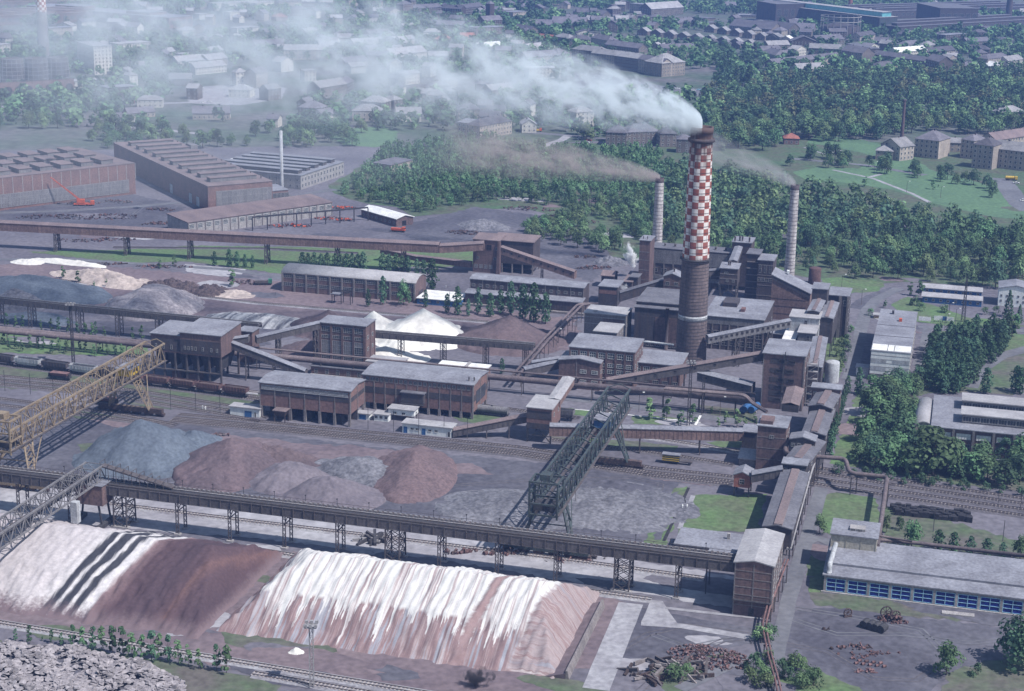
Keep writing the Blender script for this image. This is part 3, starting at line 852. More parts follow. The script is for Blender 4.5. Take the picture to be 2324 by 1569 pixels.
# brick transfer tower at the end of the belt bridge
t, W, D, H = building('transfer_tower', 'tall brick transfer tower with shallow grey roof at the end of the long belt bridge', 'tower', K(32, 1970, 445), KX(33, 98), KY(32, 905), KY(33, 205), roof='gy', rh=1.0, wall='brick', roofm='roof_light')
for z in (3.2, 6.2, 8.6, 11.0, 13.4): 
 for fc, L in (('F', W), ('R', D)): band(t, W, D, fc, 0, L, z, z + .22, 'concrete_dirty', 'concrete_band', .07)
pilasters(t, W, D, 'F', 3, H, 'concrete_dirty', .35, .1); pilasters(t, W, D, 'R', 5, H, 'concrete_dirty', .35, .1)
for z in (4.4, 7.2, 9.4, 12.0): windows(t, W, D, 'R', z, 1.5, 4, 2.0, nx=3, ny=2)
band(t, W, D, 'F', W * .42, W * .42 + 1.5, .05, 2.6, 'steel_dark', 'door', .1)
mb = MB()
for x in np.linspace(0, W, 8): mb.bar((x, -1.0, 4.9), (x, -1.0, 5.9), .08)
mb.bar((0, -1.0, 5.9), (W, -1.0, 5.9), .1); mb.box(0, W, -1.1, 0, 4.8, 4.95)
mb.build('walkway', 'steel_dark', t)
# low annex and canopy beside it
t, W, D, H = building('low_annex', 'low flat-roofed grey annex beside the square lawn', 'annex', K(32, 1440, 285), KX(32, 1985), KY(32, 310), KY(32, 210), h=4.2, wall='concrete_dirty', roofm='roof_felt')
mb = MB(); mb.box(W * .78, W * .78 + .9, D * .6, D * .6 + .9, H, H + 2.2); mb.build('chimney', 'concrete', t)
windows(t, W, D, 'F', 1.2, 1.5, 6, 1.8, nx=3, ny=1)
pa = KP(32, 1715, 400, 11.5)
t = thing('canopy', 'small flat canopy over the drive end of the belt bridge', 'canopy', (pa.x, pa.y, 0), YAW)
boxpart(t, 'canopy_roof', 'roof_felt', 0, 9.2, 0, 7.5, 11.5, 11.8)
for x in (.3, 8.9):
 for y in (.3, 7.2): boxpart(t, 'post', 'steel_dark', x - .15, x + .15, y - .15, y + .15, 0, 11.5)

# long hall with blue glazed bays
t, W, D, H = building('glazed_hall', 'long low grey-roofed hall with a front of dark blue glazed bays', 'hall', K(33, 545, 556), 2560, KY(33, 700), KY(33, 306), blr='L', roof='mono', rh=2.0, wall='concrete', roofm='roof_felt', over=.5)
nb = int(W / 6.15)
fr = MB()
bw, bh = 5.4, 3.9
for i in range(3): fr.box(0, bw, -.16, 0, i * bh / 3 - .02, i * bh / 3 + .12)
fr.box(0, bw, -.16, 0, bh - .12, bh)
for x in (0, bw / 2 - .09, bw - .18): fr.box(x, x + .18, -.17, 0, 0, bh)
fm = fr.mesh('window', 'blue_frame')
pm = MB(); pm.box(.1, bw / 2 - .1, -.06, 0, .08, bh / 3 - .05, skip=(4,)); pmesh = pm.mesh('pane', 'blue_glass')
cm = MB(); cm.box(-.35, .35, -.25, 0, 0, H - .1, skip=(4,)); cmesh = cm.mesh('column', 'concrete')
for i in range(nb + 1): put(t, cmesh, 'column', 'F', W, D, .35 + i * 6.15, 0, .7)
for i in range(nb):
 o = put(t, fm, 'window', 'F', W, D, .35 + i * 6.15 + .38, .45, bw, .02)
 for r_ in range(3):
  for c_ in range(2): link('pane', pmesh, o, (c_ * bw / 2, 0, r_ * bh / 3))
mb = MB(); mb.hexa([(0, D * .27, H + 2.0 * .27 + .36), (W, D * .27, H + 2.0 * .27 + .36), (W, D + .4, H + 2.4), (0, D + .4, H + 2.4)] + [(0, D * .27, H + .54 + 1.0), (W, D * .27, H + .54 + 1.0), (W, D + .4, H + 2.9), (0, D + .4, H + 2.9)])
mb.build('upper_roof', 'roof_felt', t)
boxpart(t, 'plinth', 'concrete', -.6, W, -.9, -.3, 0, .35)
mb = MB(); mb.tube(smoothline([(1.2, .8, H + .5), (1.2, .8, H + 3.0), (1.8, D * .6, H + 4.6)], 2.0), .75, 8); mb.build('roof_duct', 'clad_light', t)
p = KP(33, 608, 193, 11.5); 
loc, W, D, H = fit(K(33, 605, 195), KX(33, 1010), None, KY(33, 128), h=11.5)
t = thing('boiler_house', 'square cream boiler house with a skylight rising behind the glazed hall', 'building', loc, YAW)
block(t, W, D, H, roof='mono', rh=.6, wall='cream', roofm='roof_felt')
mb = MB(); mb.box(W * .38, W * .72, D * .3, D * .6, H + .3, H + 1.3); mb.build('skylight', 'concrete', t)
for i in range(2): link('pane', winmesh(1.4, .9, 3, 2, 'window_frame', 'glass_dark'), t, (W * .4 + i * 2.0, D * .3 - .01, H + .4))
pilasters(t, W, D, 'F', 4, H, 'cream', .3, .1); windows(t, W, D, 'R', 6, 2.2, 3, 1.8)

# the long inclined corridor on the right (runs away from the transfer tower)
a_c, b_c = toab(KP(33, 120, 160, 10))
def corridor(label, pa, pb, w, z, rh=1.0, wall='clad_dark', roofm='roof_felt_dark', z0=0.0):
 """long gabled block whose ridge runs away from the camera; pa, pb: near-left eave and far-left eave pixels"""
 p, q = P(*pa, z), P(*pb, z)
 d = (q - p); L = d.length; rz = math.atan2(d.y, d.x) - math.pi / 2
 t = thing('belt_corridor', label, 'conveyor gallery', (p.x, p.y, 0), rz)
 block(t, w, L, z, roof='gy', rh=rh, wall=wall, roofm=roofm, z0=z0, wname='corridor_wall', rname='corridor_roof')
 mb = MB(); mb.hexa([(w * .34, 0, z + rh + .3 - rh * .32), (w * .66, 0, z + rh + .3 - rh * .32), (w * .66, L, z + rh + .3 - rh * .32), (w * .34, L, z + rh + .3 - rh * .32), (w * .36, 0, z + rh + .55), (w * .64, 0, z + rh + .55), (w * .64, L, z + rh + .55), (w * .36, L, z + rh + .55)])
 mb.build('ridge_cap', 'roof_rust', t)
 n = max(2, int(L / 8))
 if z0 > 2:
  for i in range(n + 1):
   for x in (.3, w - .3): boxpart(t, 'post', 'steel_dark', x - .2, x + .2, max(0, L * i / n - .2), L * i / n + .2, 0, z0)
 for i in range(n):
  me = winmesh(1.6, 1.2, 3, 1); put(t, me, 'window', 'R', w, L, L * (i + .3) / n, z - 2.2, 1.6)
 return t, w, L
corridor('long dark-roofed belt corridor leading away from the brick transfer tower', K(33, 5, 130), K(23, 172, 1165), 8.6, 10.0, .9, z0=3.5)
corridor('middle stretch of the dark belt corridor between two gabled lofts', K(23, 200, 1060), K(23, 350, 880), 8.0, 10.5, .9, z0=3.5)
corridor('upper stretch of the dark belt corridor beside the poplar row', K(23, 350, 830), K(23, 440, 600), 8.0, 11.0, .9, z0=3.5)
corridor('short top stretch of the dark belt corridor below the flat-roofed house', K(23, 405, 590), K(23, 490, 455), 8.4, 13.0, 1.2, z0=4)
for lab, fl, frx, by, bry, zz in (
 ('low transverse loft with a ribbed pale roof across the belt corridor', K(23, 175, 1098), KX(23, 388), None, KY(23, 1075), 11.5),
 ('wide gabled loft with dark cladding astride the belt corridor', K(23, 242, 880), KX(23, 462), None, KY(23, 840), 13.0),
 ('flat-roofed brick house at the head of the belt corridor', K(23, 435, 425), KX(23, 688), None, KY(23, 388), 15.0)):
 t, W, D, H = building('corridor_loft', lab, 'loft', fl, frx, None, None, h=zz, d=6.0, roof='gy' if zz == 13.0 else 'flat', rh=1.1, wall='clad_dark' if zz < 15 else 'brick', roofm='roof_felt', z0=3.0 if zz < 15 else 0)
 windows(t, W, D, 'F', zz - 2.6, 1.3, 4, 1.3)
 if zz < 15:
  for x in (.3, W - .3):
   for y in (.3, D - .3): boxpart(t, 'post', 'steel_dark', x - .2, x + .2, y - .2, y + .2, 0, 3.0)

# brick tower with the small red hut, and its neighbours
t, W, D, H = building('transfer_tower', 'brick transfer tower with a stepped roof where the covered gallery ends', 'tower', K(22, 2172, 762), KX(23, 210), KY(22, 1145), KY(23, 690), roof='flat', wall='brick', roofm='roof_felt')
for z in (4, 8, 12, 16): band(t, W, D, 'F', 0, W, z, z + .22, 'concrete_dirty', 'concrete_band', .07); band(t, W, D, 'R', 0, D, z, z + .22, 'concrete_dirty', 'concrete_band', .07)
windows(t, W, D, 'F', H - 4.2, 1.3, 1, 1.6); windows(t, W, D, 'R', H - 5, 1.6, 3, 1.6); windows(t, W, D, 'R', 6, 1.6, 3, 1.6)
boxpart(t, 'penthouse', 'brick', .5, W * .5, 1.5, D * .6, H + .35, H + 1.6)
t, W, D, H = building('belt_house', 'small dark belt house at the end of the covered gallery', 'building', K(22, 2035, 815), KX(22, 2165), KY(22, 985), None, d=8, wall='clad_dark', roofm='roof_felt')
t, W, D, H = building('lean_to', 'low grey lean-to against the foot of the stepped brick tower', 'building', K(22, 2005, 1050), KX(22, 2150), KY(22, 1110), None, d=6, roof='mono', rh=1.4, wall='concrete_dirty', roofm='roof_light')
t, W, D, H = building('red_hut', 'small gabled hut with a red front standing on posts', 'hut', K(22, 1962, 1195), KX(22, 2105), None, None, h=7.6, d=7.0, roof='gy', rh=1.2, wall='roof_tile_red', roofm='roof_felt', z0=3.4)
for x in (.3, W - .3):
 for y in (.3, 6.7): boxpart(t, 'post', 'steel_dark', x - .2, x + .2, y - .2, y + .2, 0, 3.4)
windows(t, W, D, 'F', 4.6, 1.8, 1, 1.6, gm='glass_dark')
gallery('short grey belt gallery climbing from the red-fronted hut to the corridor', KP(22, 2110, 1250, 6.0), KP(23, 170, 1200, 8.5), 3.6, 2.8, (), 'gallery_grey', 'roof_felt', ribs=2)

# tall brick tower with strip windows
t, W, D, H = building('screening_tower', 'tall brick screening tower with bands of dark strip windows', 'tower', K(23, 8, 122), KX(23, 376), 925, KY(23, 30), roof='flat', wall='brick', roofm='roof_felt', over=.5)
for k, z in enumerate((H - 3.6, H - 7.4, H - 11.0, H - 14.0, H - 16.5, H - 19.0)):
 band(t, W, D, 'F', W * .18, W * .76, z, z + 1.9, 'clad_dark', 'strip_window_band', .08)
 for u in ((.32, .56) if k % 2 else (.38, .62)): put(t, winmesh(2.4, 1.3, 3, 1, 'steel', 'glass_dark'), 'window', 'F', W, D, W * u, z + .3, 2.4, .1)
pilasters(t, W, D, 'F', 3, H, 'concrete_dirty', .4, .1); pilasters(t, W, D, 'R', 4, H, 'concrete_dirty', .4, .1)
for z in (5, 10, 15, 19): windows(t, W, D, 'R', z, 1.6, 3, 1.8)
mb = MB(); mb.bar((W * .5, -.4, H - 14), (W * .53, -.4, H + 1.5), .3); mb.build('downpipe', 'steel_dark', t)
gallery('steep grey gallery descending from the screening tower past the brick wall', KP(23, 240, 640, 13.0), KP(23, 285, 490, 16.0), 6.0, 2.6, (), 'clad_dark', 'roof_rust', rh=.8)
mb = MB()
t = thing('steel_stair', 'open steel platforms and pipes climbing the side of the screening tower', 'stair', (*KP(23, 375, 590).to_2d(), 0), YAW)
for z in np.arange(2, 20, 3.0): mb.box(0, 4, 0, 2, z, z + .15); mb.bar((0, 0, z), (4, 0, z + 3), .15)
mb.build('platforms', 'steel_light', t)
for x in (0, 4): boxpart(t, 'post', 'steel_light', x - .12, x + .12, -.12, .12, 0, 20)

# buildings round the foot of the chimney
t, W, D, H = building('gabled_brick_house', 'brick house with a shallow gable and two rows of paired windows', 'building', K(22, 415, 182), KX(22, 778), KY(22, 420), KY(22, 140), roof='gy', rh=1.3, wall='brick', roofm='roof_felt')
for z in (H - 4.6, H - 8.8):
 windows(t, W, D, 'F', z, 1.5, 2, 2.6, W * .52, .8, 4, 2, 'window_frame_white'); windows(t, W, D, 'R', z, 1.4, 3, 2.2, nx=3)
band(t, W, D, 'F', W * .42, W * .42 + .3, 0, H, 'concrete_dirty', 'pilaster', .1)
t, W, D, H = building('four_storey_block', 'four-storey brick block with wide steel windows near the chimney foot', 'building', K(22, 508, 66), KX(22, 1085), KY(22, 395), KY(22, 18), roof='mono', rh=.8, wall='brick', roofm='roof_felt')
for z in (H - 3.4, H - 7.0, H - 9.6, H - 13.0): windows(t, W, D, 'F', z, 2.2 if z > 10 else 1.6, 7, 2.7, .7, .7, 3, 2, 'window_frame_white'); windows(t, W, D, 'R', z, 1.6, 4, 1.8)
pilasters(t, W, D, 'F', 8, H, 'brick', .6, .25)
t, W, D, H = building('low_brick_wing', 'two-storey brick wing with large windows at the foot of the chimney', 'building', K(22, 1062, 200), KX(22, 1488), KY(22, 395), KY(22, 140), roof='mono', rh=.6, wall='brick', roofm='roof_felt')
windows(t, W, D, 'F', H - 3.6, 2.3, 5, 2.6, .8, .8, 3, 2, 'window_frame_white'); windows(t, W, D, 'F', .8, 1.8, 5, 2.4, .9, .9, 3, 2); windows(t, W, D, 'R', H - 3.4, 1.8, 3, 1.8)
pilasters(t, W, D, 'F', 6, H, 'brick', .6, .2)
t, W, D, H = building('dust_house', 'pale concrete block with a hatch on its light roof', 'building', K(12, 640, 1265), KX(12, 1000), KY(22, 40), KY(12, 1228), roof='flat', wall='concrete_dirty', roofm='roof_light')
for z in (H - 1.6, H - 4.5): band(t, W, D, 'F', 0, W, z, z + .3, 'concrete', 'concrete_band', .08)
band(t, W, D, 'F', W * .46, W * .98, H - 4.1, H - 1.7, 'brick', 'brick_panel', .06); boxpart(t, 'roof_hatch', 'concrete', W * .2, W * .28, 2, 3.5, H + .35, H + .9)
pilasters(t, W, D, 'R', 5, H, 'concrete', .4, .15); windows(t, W, D, 'R', H - 6, 1.6, 4, 1.4)
t, W, D, H = building('dust_house_wing', 'low light-roofed concrete wing stepping down from the dust house', 'building', K(12, 722, 1428), KX(12, 925), None, KY(12, 1370), h=14.5, wall='concrete_dirty', roofm='roof_light')
windows(t, W, D, 'F', 11, 1.4, 3, 1.8); windows(t, W, D, 'R', 11, 1.4, 3, 1.6)

# chimney with painted checks
def check_mat():
 m = bpy.data.materials.new('chimney_checks'); m.use_nodes = True
 n, l = m.node_tree.nodes, m.node_tree.links; b = n['Principled BSDF']; b.inputs['Roughness'].default_value = .85
 tc = n.new('ShaderNodeTexCoord'); sp = n.new('ShaderNodeSeparateXYZ'); l.new(tc.outputs['Object'], sp.inputs[0])
 at = n.new('ShaderNodeMath'); at.operation = 'ARCTAN2'; l.new(sp.outputs['Y'], at.inputs[0]); l.new(sp.outputs['X'], at.inputs[1])
 def mth(op, a, b_=None, c=None):
  k = n.new('ShaderNodeMath'); k.operation = op
  for i, v in enumerate((a, b_, c)):
   if v is None: continue
   if isinstance(v, (int, float)): k.inputs[i].default_value = v
   else: l.new(v, k.inputs[i])
  return k.outputs[0]
 u = mth('FLOOR', mth('MULTIPLY_ADD', at.outputs[0], 12 / (2 * math.pi), 100.2))
 vz = mth('FLOOR', mth('DIVIDE', sp.outputs['Z'], 2.78))
 chk = mth('MODULO', mth('ADD', u, vz), 2.0)
 ns = n.new('ShaderNodeTexNoise'); ns.inputs['Scale'].default_value = .7; ns.inputs['Detail'].default_value = 6; l.new(tc.outputs['Object'], ns.inputs['Vector'])
 mp = n.new('ShaderNodeMapping'); mp.inputs['Scale'].default_value = (1.2, 1.2, .09); l.new(tc.outputs['Object'], mp.inputs['Vector'])
 n2 = n.new('ShaderNodeTexNoise'); n2.inputs['Scale'].default_value = 1; n2.inputs['Detail'].default_value = 5; l.new(mp.outputs[0], n2.inputs['Vector'])
 mx = n.new('ShaderNodeMix'); mx.data_type = 'RGBA'; l.new(chk, mx.inputs[0])
 mx.inputs[6].default_value = (.26, .072, .05, 1); mx.inputs[7].default_value = (.64, .60, .585, 1)
 # soot: dark near the mouth, running down unevenly; rust streaks below
 so = mth('MULTIPLY_ADD', n2.outputs['Fac'], 26.0, -13.0)
 zz = mth('ADD', sp.outputs['Z'], so)
 mr = n.new('ShaderNodeMapRange'); mr.inputs['From Min'].default_value = 82; mr.inputs['From Max'].default_value = 96; l.new(zz, mr.inputs['Value'])
 mr2 = n.new('ShaderNodeMapRange'); mr2.inputs['From Min'].default_value = .5; mr2.inputs['From Max'].default_value = .75; mr2.inputs['To Max'].default_value = .7; l.new(n2.outputs['Fac'], mr2.inputs['Value'])
 m1 = n.new('ShaderNodeMix'); m1.data_type = 'RGBA'; l.new(mr2.outputs[0], m1.inputs[0]); l.new(mx.outputs[2], m1.inputs[6]); m1.inputs[7].default_value = (.20, .12, .10, 1)
 m2 = n.new('ShaderNodeMix'); m2.data_type = 'RGBA'; l.new(mr.outputs[0], m2.inputs[0]); l.new(m1.outputs[2], m2.inputs[6]); m2.inputs[7].default_value = (.085, .052, .05, 1)
 hs = n.new('ShaderNodeHueSaturation'); l.new(m2.outputs[2], hs.inputs['Color']); l.new(mth('MULTIPLY_ADD', ns.outputs['Fac'], .5, .75), hs.inputs['Value'])
 l.new(hs.outputs[0], b.inputs['Base Color'])
 MATS['chimney_checks'] = m
check_mat()
M('chimney_brick', (0.155, 0.120, 0.122), (0.105, 0.084, 0.090), .12, fine=.9, streak=.45, streak_col=(.06, .05, .055))
M('chimney_white', (0.50, 0.47, 0.47), (0.36, 0.33, 0.34), .2, fine=.8, streak=.5, streak_col=(.16, .12, .12))
CHX = P(1567, 822)
t = thing('factory_chimney', 'tall chimney with red and white painted checks and a sooty mouth', 'chimney', CHX)
rad = lambda z: 6.5 + (4.55 - 6.5) * z / 100
mb = MB(); mb.lathe([(rad(z) , z) for z in np.linspace(0, 45.5, 12)], 40, cap=False); mb.build('lower_shaft', 'chimney_brick', t)
mb = MB(); mb.lathe([(rad(z) - .05, z) for z in np.linspace(45.5, 97.5, 24)] + [(4.75, 97.6), (4.75, 100), (4.1, 100), (4.0, 94)], 40, cap=False); mb.build('upper_shaft', 'chimney_checks', t)
mb = MB(); mb.lathe([(3.99, 94.1), (3.0, 94)], 24); mb.build('flue', 'coal', t)
mb = MB(); mb.lathe([(rad(94) + .02, 93.6), (rad(94) + .85, 94.1), (rad(94) + .85, 95.2), (rad(94) + .02, 95.4)], 40, cap=False); mb.build('collar', 'brick_dark', t)
mb = MB(); mb.lathe([(rad(45) + .02, 44.4), (rad(45) + .95, 44.9), (rad(45) + .95, 45.1), (rad(45) + .02, 45.2)], 40, cap=False)
for k in range(32):
 th = k * math.pi / 16; r = rad(45) + .9
 mb.bar((r * math.cos(th), r * math.sin(th), 45.1), (r * math.cos(th), r * math.sin(th), 46.2), .07)
mb.lathe([(rad(45) + .86, 46.1), (rad(45) + .94, 46.1), (rad(45) + .94, 46.25), (rad(45) + .86, 46.25)], 40, cap=False)
mb.build('platform', 'steel_dark', t)
for k, z in enumerate(np.concatenate([np.arange(1.5, 44, 1.45), np.arange(48.2, 92, 2.78)])):
 mb = MB(); r = rad(z) + .05
 mb.lathe([(r, z), (r + .05, z), (r + .05, z + .13), (r, z + .13)], 32, cap=False)
 mb.build('hoop', 'steel_dark' if z < 45 else 'rust_dark', t)
mb = MB(); mb.lathe([(rad(20) + .03, 19.2), (rad(20) + .06, 19.2), (rad(20.9) + .06, 21.2), (rad(20.9) + .03, 21.2)], 40, cap=False); mb.build('pale_ring', 'clad_light', t)
mb = MB(); dx, dy = math.cos(-2.2), math.sin(-2.2)
for s in (-.25, .25): mb.bar((dx * 6.75 - dy * s, dy * 6.75 + dx * s, 0), (dx * 4.9 - dy * s, dy * 4.9 + dx * s, 99), .08)
mb.build('ladder', 'steel_dark', t)

def white_stack(label, top, base, r0, r1):
 h = HS(top[0], top[1], base[1]); p = P(*base)
 t = thing('white_stack', label, 'chimney', p)
 mb = MB(); mb.lathe([(r0 + (r1 - r0) * z / h, z) for z in np.linspace(0, h * .955, 14)], 24, cap=False); mb.build('shaft', 'chimney_white', t)
 mb = MB(); mb.lathe([(r1 + .12, h * .95), (r1 + .14, h), (r1 - .35, h), (r1 - .5, h - 2)], 24); mb.build('mouth', 'brick_dark', t)
 for z in np.arange(2, h * .95, 1.9):
  mb = MB(); r = r0 + (r1 - r0) * z / h
  mb.lathe([(r + .01, z), (r + .07, z), (r + .07, z + .16), (r + .01, z + .16)], 24, cap=False); mb.build('hoop', 'rust_dark', t)
 return p, h
ST1 = white_stack('whitewashed brick stack with dark hoops behind the sinter hall, smoking brown', (1497, 404), (1489, 600), 2.9, 2.15)
ST2 = white_stack('whitewashed brick stack with dark hoops beside the sloping roof, smoking grey', (1801, 420), (1791, 625), 2.7, 2.15)

# sinter hall
def blk(label, fl, frx, by, bry=None, h=None, d=None, w=None, name='sinter_block', cat='industrial building', blr='R', **kw):
 return building(name, label, cat, fl, frx, by, bry, h, w, d, blr=blr, **kw)
t, W, D, H = blk('slim brick stair tower at the corner of the sinter hall', K(12, 1128, 625), KX(12, 1222), 662, KY(12, 590), wall='brick', roofm='roof_felt', name='stair_tower', cat='tower')
for z in (6, 11, 16, 20): band(t, W, D, 'F', 0, W, z, z + .3, 'concrete_dirty', 'concrete_band', .07)
vents(t, [(1.5, 2, H + .3), (3.5, 2, H + .3)], r=.3)
SH = HS(*K(12, 1235, 690), KY(12, 1010))
t, W, D, H = blk('long dark sinter hall with clad upper storey behind the chimney', K(12, 1232, 690), KX(12, 1965), KY(12, 1010), KY(12, 688), wall='brick_dark', roofm='roof_felt_dark', d=12, name='sinter_hall')
band(t, W, D, 'F', 0, W, H - 7.5, H - .6, 'clad_grey', 'cladding', .3); band(t, W, D, 'F', 0, W, H - 15.5, H - 13.5, 'clad_grey', 'cladding', .35)
for x in np.linspace(2, W - 2, 9): boxpart(t, 'column', 'concrete_dirty', x - .3, x + .3, -.3, 0, 0, H - 7.6)
vents(t, [(x, 5, H + .3) for x in np.linspace(6, W - 5, 7)], r=.7, h=1.2)
windows(t, W, D, 'F', H - 3.4, 1.8, 6, 1.2, 26, 20, out=.3, gm='glass_dark'); windows(t, W, D, 'F', H - 12, 2, 9, 2.6, gm='glass_dark')
t, W, D, H = blk('penthouse with three vent stacks on top of the sinter hall', K(12, 1945, 640), KX(12, 2115), None, KY(12, 605), h=SH + 5.5, wall='brick_dark', roofm='roof_felt', z0=SH, name='penthouse', cat='penthouse')
vents(t, [(1.2, 1.2, H + .3), (W * .5, 2, H + .3), (W - 1.2, 1.2, H + .3), (W * .35, 3, H + .3)], h=2.2, r=.6)
boxpart(t, 'stem', 'brick_dark', .1, W - .1, .1, D - .1, 2.0, SH)
t, W, D, H = blk('tall clad block with a flat roof right of the penthouse', K(12, 2075, 745), KX(12, 2185), KY(12, 1150), KY(12, 730), wall='clad_dark', roofm='roof_felt_dark', d=12)
for z in np.arange(3, H - 2, 3.2): band(t, W, D, 'F', .3, W - .3, z, z + .4, 'concrete_dirty', 'floor_band', .5)
t, W, D, H = blk('dark block with tall brick strips beside the sloping brown roof', K(12, 2175, 800), KX(13, 95), KY(13, 1180), KY(13, 770), wall='brick_dark', roofm='roof_felt', d=14)
for z in (4, 9, 14, 19): band(t, W, D, 'F', 0, W, z, z + .3, 'concrete_dirty', 'floor_band', .1)
windows(t, W, D, 'F', 11, 1.8, 4, 1.6, gm='glass_dark'); windows(t, W, D, 'F', H - 6, 4, 3, 1.2, gm='glass_dark')
# big lower hall
LH = 14.5
t, W, D, H = blk('broad dark lower hall with a flat grey roof right of the chimney', K(12, 1700, 1290), KX(12, 2225), KY(12, 1540), KY(12, 1165), wall='brick_dark', roofm='roof_felt', h=LH)
band(t, W, D, 'F', 0, W, H - 3.2, H - .3, 'clad_grey', 'cladding', .1)
for x in np.linspace(0, W, 8): boxpart(t, 'pilaster', 'concrete_dirty', x - .25, x + .25, -.25, 0, 0, H - 3.3)
boxpart(t, 'skylight', 'clad_dark', W * .2, W * .45, D * .5, D * .8, H + .35, H + 2.2); boxpart(t, 'roof_duct', 'rust', W * .55, W * .62, D * .3, D * .42, H + .35, H + 1.6)
for z in (2, 6): windows(t, W, D, 'F', z, 2.4, 7, 2.6, gm='glass_dark'); windows(t, W, D, 'R', z, 2.4, 4, 2.2, gm='glass_dark')
t, W, D, H = blk('tall dark hall with brick panels between the dust house and the chimney', K(12, 1085, 1215), KX(12, 1470), KY(12, 1560), KY(12, 1150), wall='clad_dark', roofm='roof_felt_dark', h=17.5)
for i, (u0, u1) in enumerate(((.14, .44), (.47, .74), (.78, .98))): band(t, W, D, 'F', W * u0, W * u1, 1.5, H - 3.5, ('clad_dark', 'brick', 'brick')[i], 'brick_panel', .1)
windows(t, W, D, 'F', .8, 2.2, 8, 1.8, gm='glass_dark')
mb = MB(); mb.cyl((W * .76, -1, 0), (W * .76, -1, H + 1), .8, n=10); mb.build('downcomer', 'brick_dark', t)
t, W, D, H = blk('raised flat roof stage behind the tall dark hall', K(12, 1100, 1165), KX(12, 1500), None, KY(12, 1075), wall='clad_dark', roofm='roof_felt_dark', h=19.0)
# house hung on lattice legs
t, W, D, H = blk('boxy loft with slanted roof raised on lattice legs before the sinter hall', K(12, 1838, 870), KX(12, 1995), None, None, h=25.5, d=8, roof='mono', rh=.8, wall='brick_dark', roofm='roof_felt', z0=18.0, name='raised_loft', cat='loft')
windows(t, W, D, 'F', 19.3, 1.1, 2, 1.2, W * .35, W * .15, gm='glass_dark'); windows(t, W, D, 'F', 23, 1.1, 1, 1.8, W * .25)
band(t, W, D, 'F', 0, W, 20.6, 21.0, 'concrete_dirty', 'floor_band', .1); band(t, W, D, 'F', 0, W, 22.8, 23.1, 'concrete_dirty', 'floor_band', .1)
vents(t, [(W * .4, 4, H + .8), (W * .5, 4, H + .8)], h=1.8, r=.5)
for x in (.5, W - .5):
 for y in (.5, D - .5):
  mb = MB(); mb.bar((x, y, 2), (x, y, 18), .45); mb.build('leg', 'steel', t)
mb = MB()
for k in range(3):
 z0, z1 = 3 + 5 * k, 8 + 5 * k
 mb.bar((.5, .5, z0), (W - .5, .5, z1), .25); mb.bar((W - .5, .5, z0), (.5, .5, z1), .25); mb.bar((W - .5, .5, z0), (W - .5, D - .5, z1), .25); mb.bar((W - .5, D - .5, z0), (W - .5, .5, z1), .25)
mb.build('bracing', 'steel', t)
gallery('steep roofed gallery climbing from the raised loft to the penthouse', KP(12, 1950, 860, 24.0), KP(12, 2015, 690, SH - 1), 3.6, 2.8, (), 'gallery_grey', 'roof_felt')
gallery('short dark gallery leading into the raised loft behind the chimney', KP(12, 1500, 960, 19), KP(12, 1835, 930, 20), 3.2, 2.8, (.5,), 'gallery_grey', 'roof_felt_dark', ribs=3)
# loft left of the chimney, its gallery and end house
t, W, D, H = blk('gabled brick loft on stilts left of the chimney with a roof vent', K(12, 1340, 942), KX(12, 1490), None, None, h=22.5, d=8.5, roof='gy', rh=1.5, wall='brick', roofm='roof_felt', z0=12.0, name='raised_loft', cat='loft')
for z in (14.2, 18.2): band(t, W, D, 'F', 0, W, z, z + .3, 'concrete_dirty', 'floor_band', .1)
band(t, W, D, 'F', 0, W, 12.1, 16.2, 'clad_dark', 'cladding', .06); windows(t, W, D, 'F', 18.6, 1.6, 2, 1.8); vents(t, [(W * .55, 3, H + 1.4)], h=1.8, r=.5)
for x in (1, W - 1):
 for y in (1, 7.5): mb = MB(); mb.bar((x, y, 0), (x, y, 12), .6); mb.build('leg', 'steel_dark', t)
gallery('dark inclined gallery rising to the gabled loft left of the chimney', KP(12, 945, 1160, 8.0), KP(12, 1345, 1040, 14.5), 3.6, 4.2, (.55,), 'clad_dark', 'roof_felt_dark', rh=.6)
t, W, D, H = blk('dark belt house with a pale roof at the foot of the inclined gallery', K(12, 765, 1030), KX(12, 932), KY(12, 1195), KY(12, 985), roof='flat', wall='clad_dark', roofm='roof_felt', name='belt_house')
band(t, W, D, 'F', .4, W - .4, H - 3.4, H - 1.4, 'brick_red', 'brick_panel', .06)
# rows of roofs and pipes behind the belt house
t, W, D, H = blk('low shed with a rusty pitched roof behind the belt house', K(12, 790, 935), KX(12, 900), None, KY(12, 920), h=6, d=9, roof='gx', rh=1.6, wall='brick_dark', roofm='roof_rust', name='low_shed', cat='shed')
t, W, D, H = blk('low rusty roof beside the slim stair tower', K(12, 985, 990), KX(12, 1060), None, None, h=7, d=18, roof='mono', rh=1.0, wall='brick_dark', roofm='roof_rust', name='low_shed', cat='shed')
t, W, D, H = blk('low dark shed in front of the slim stair tower', K(12, 1040, 950), KX(12, 1112), None, None, h=9, d=8, wall='clad_dark', roofm='roof_felt_dark', name='low_shed', cat='shed')

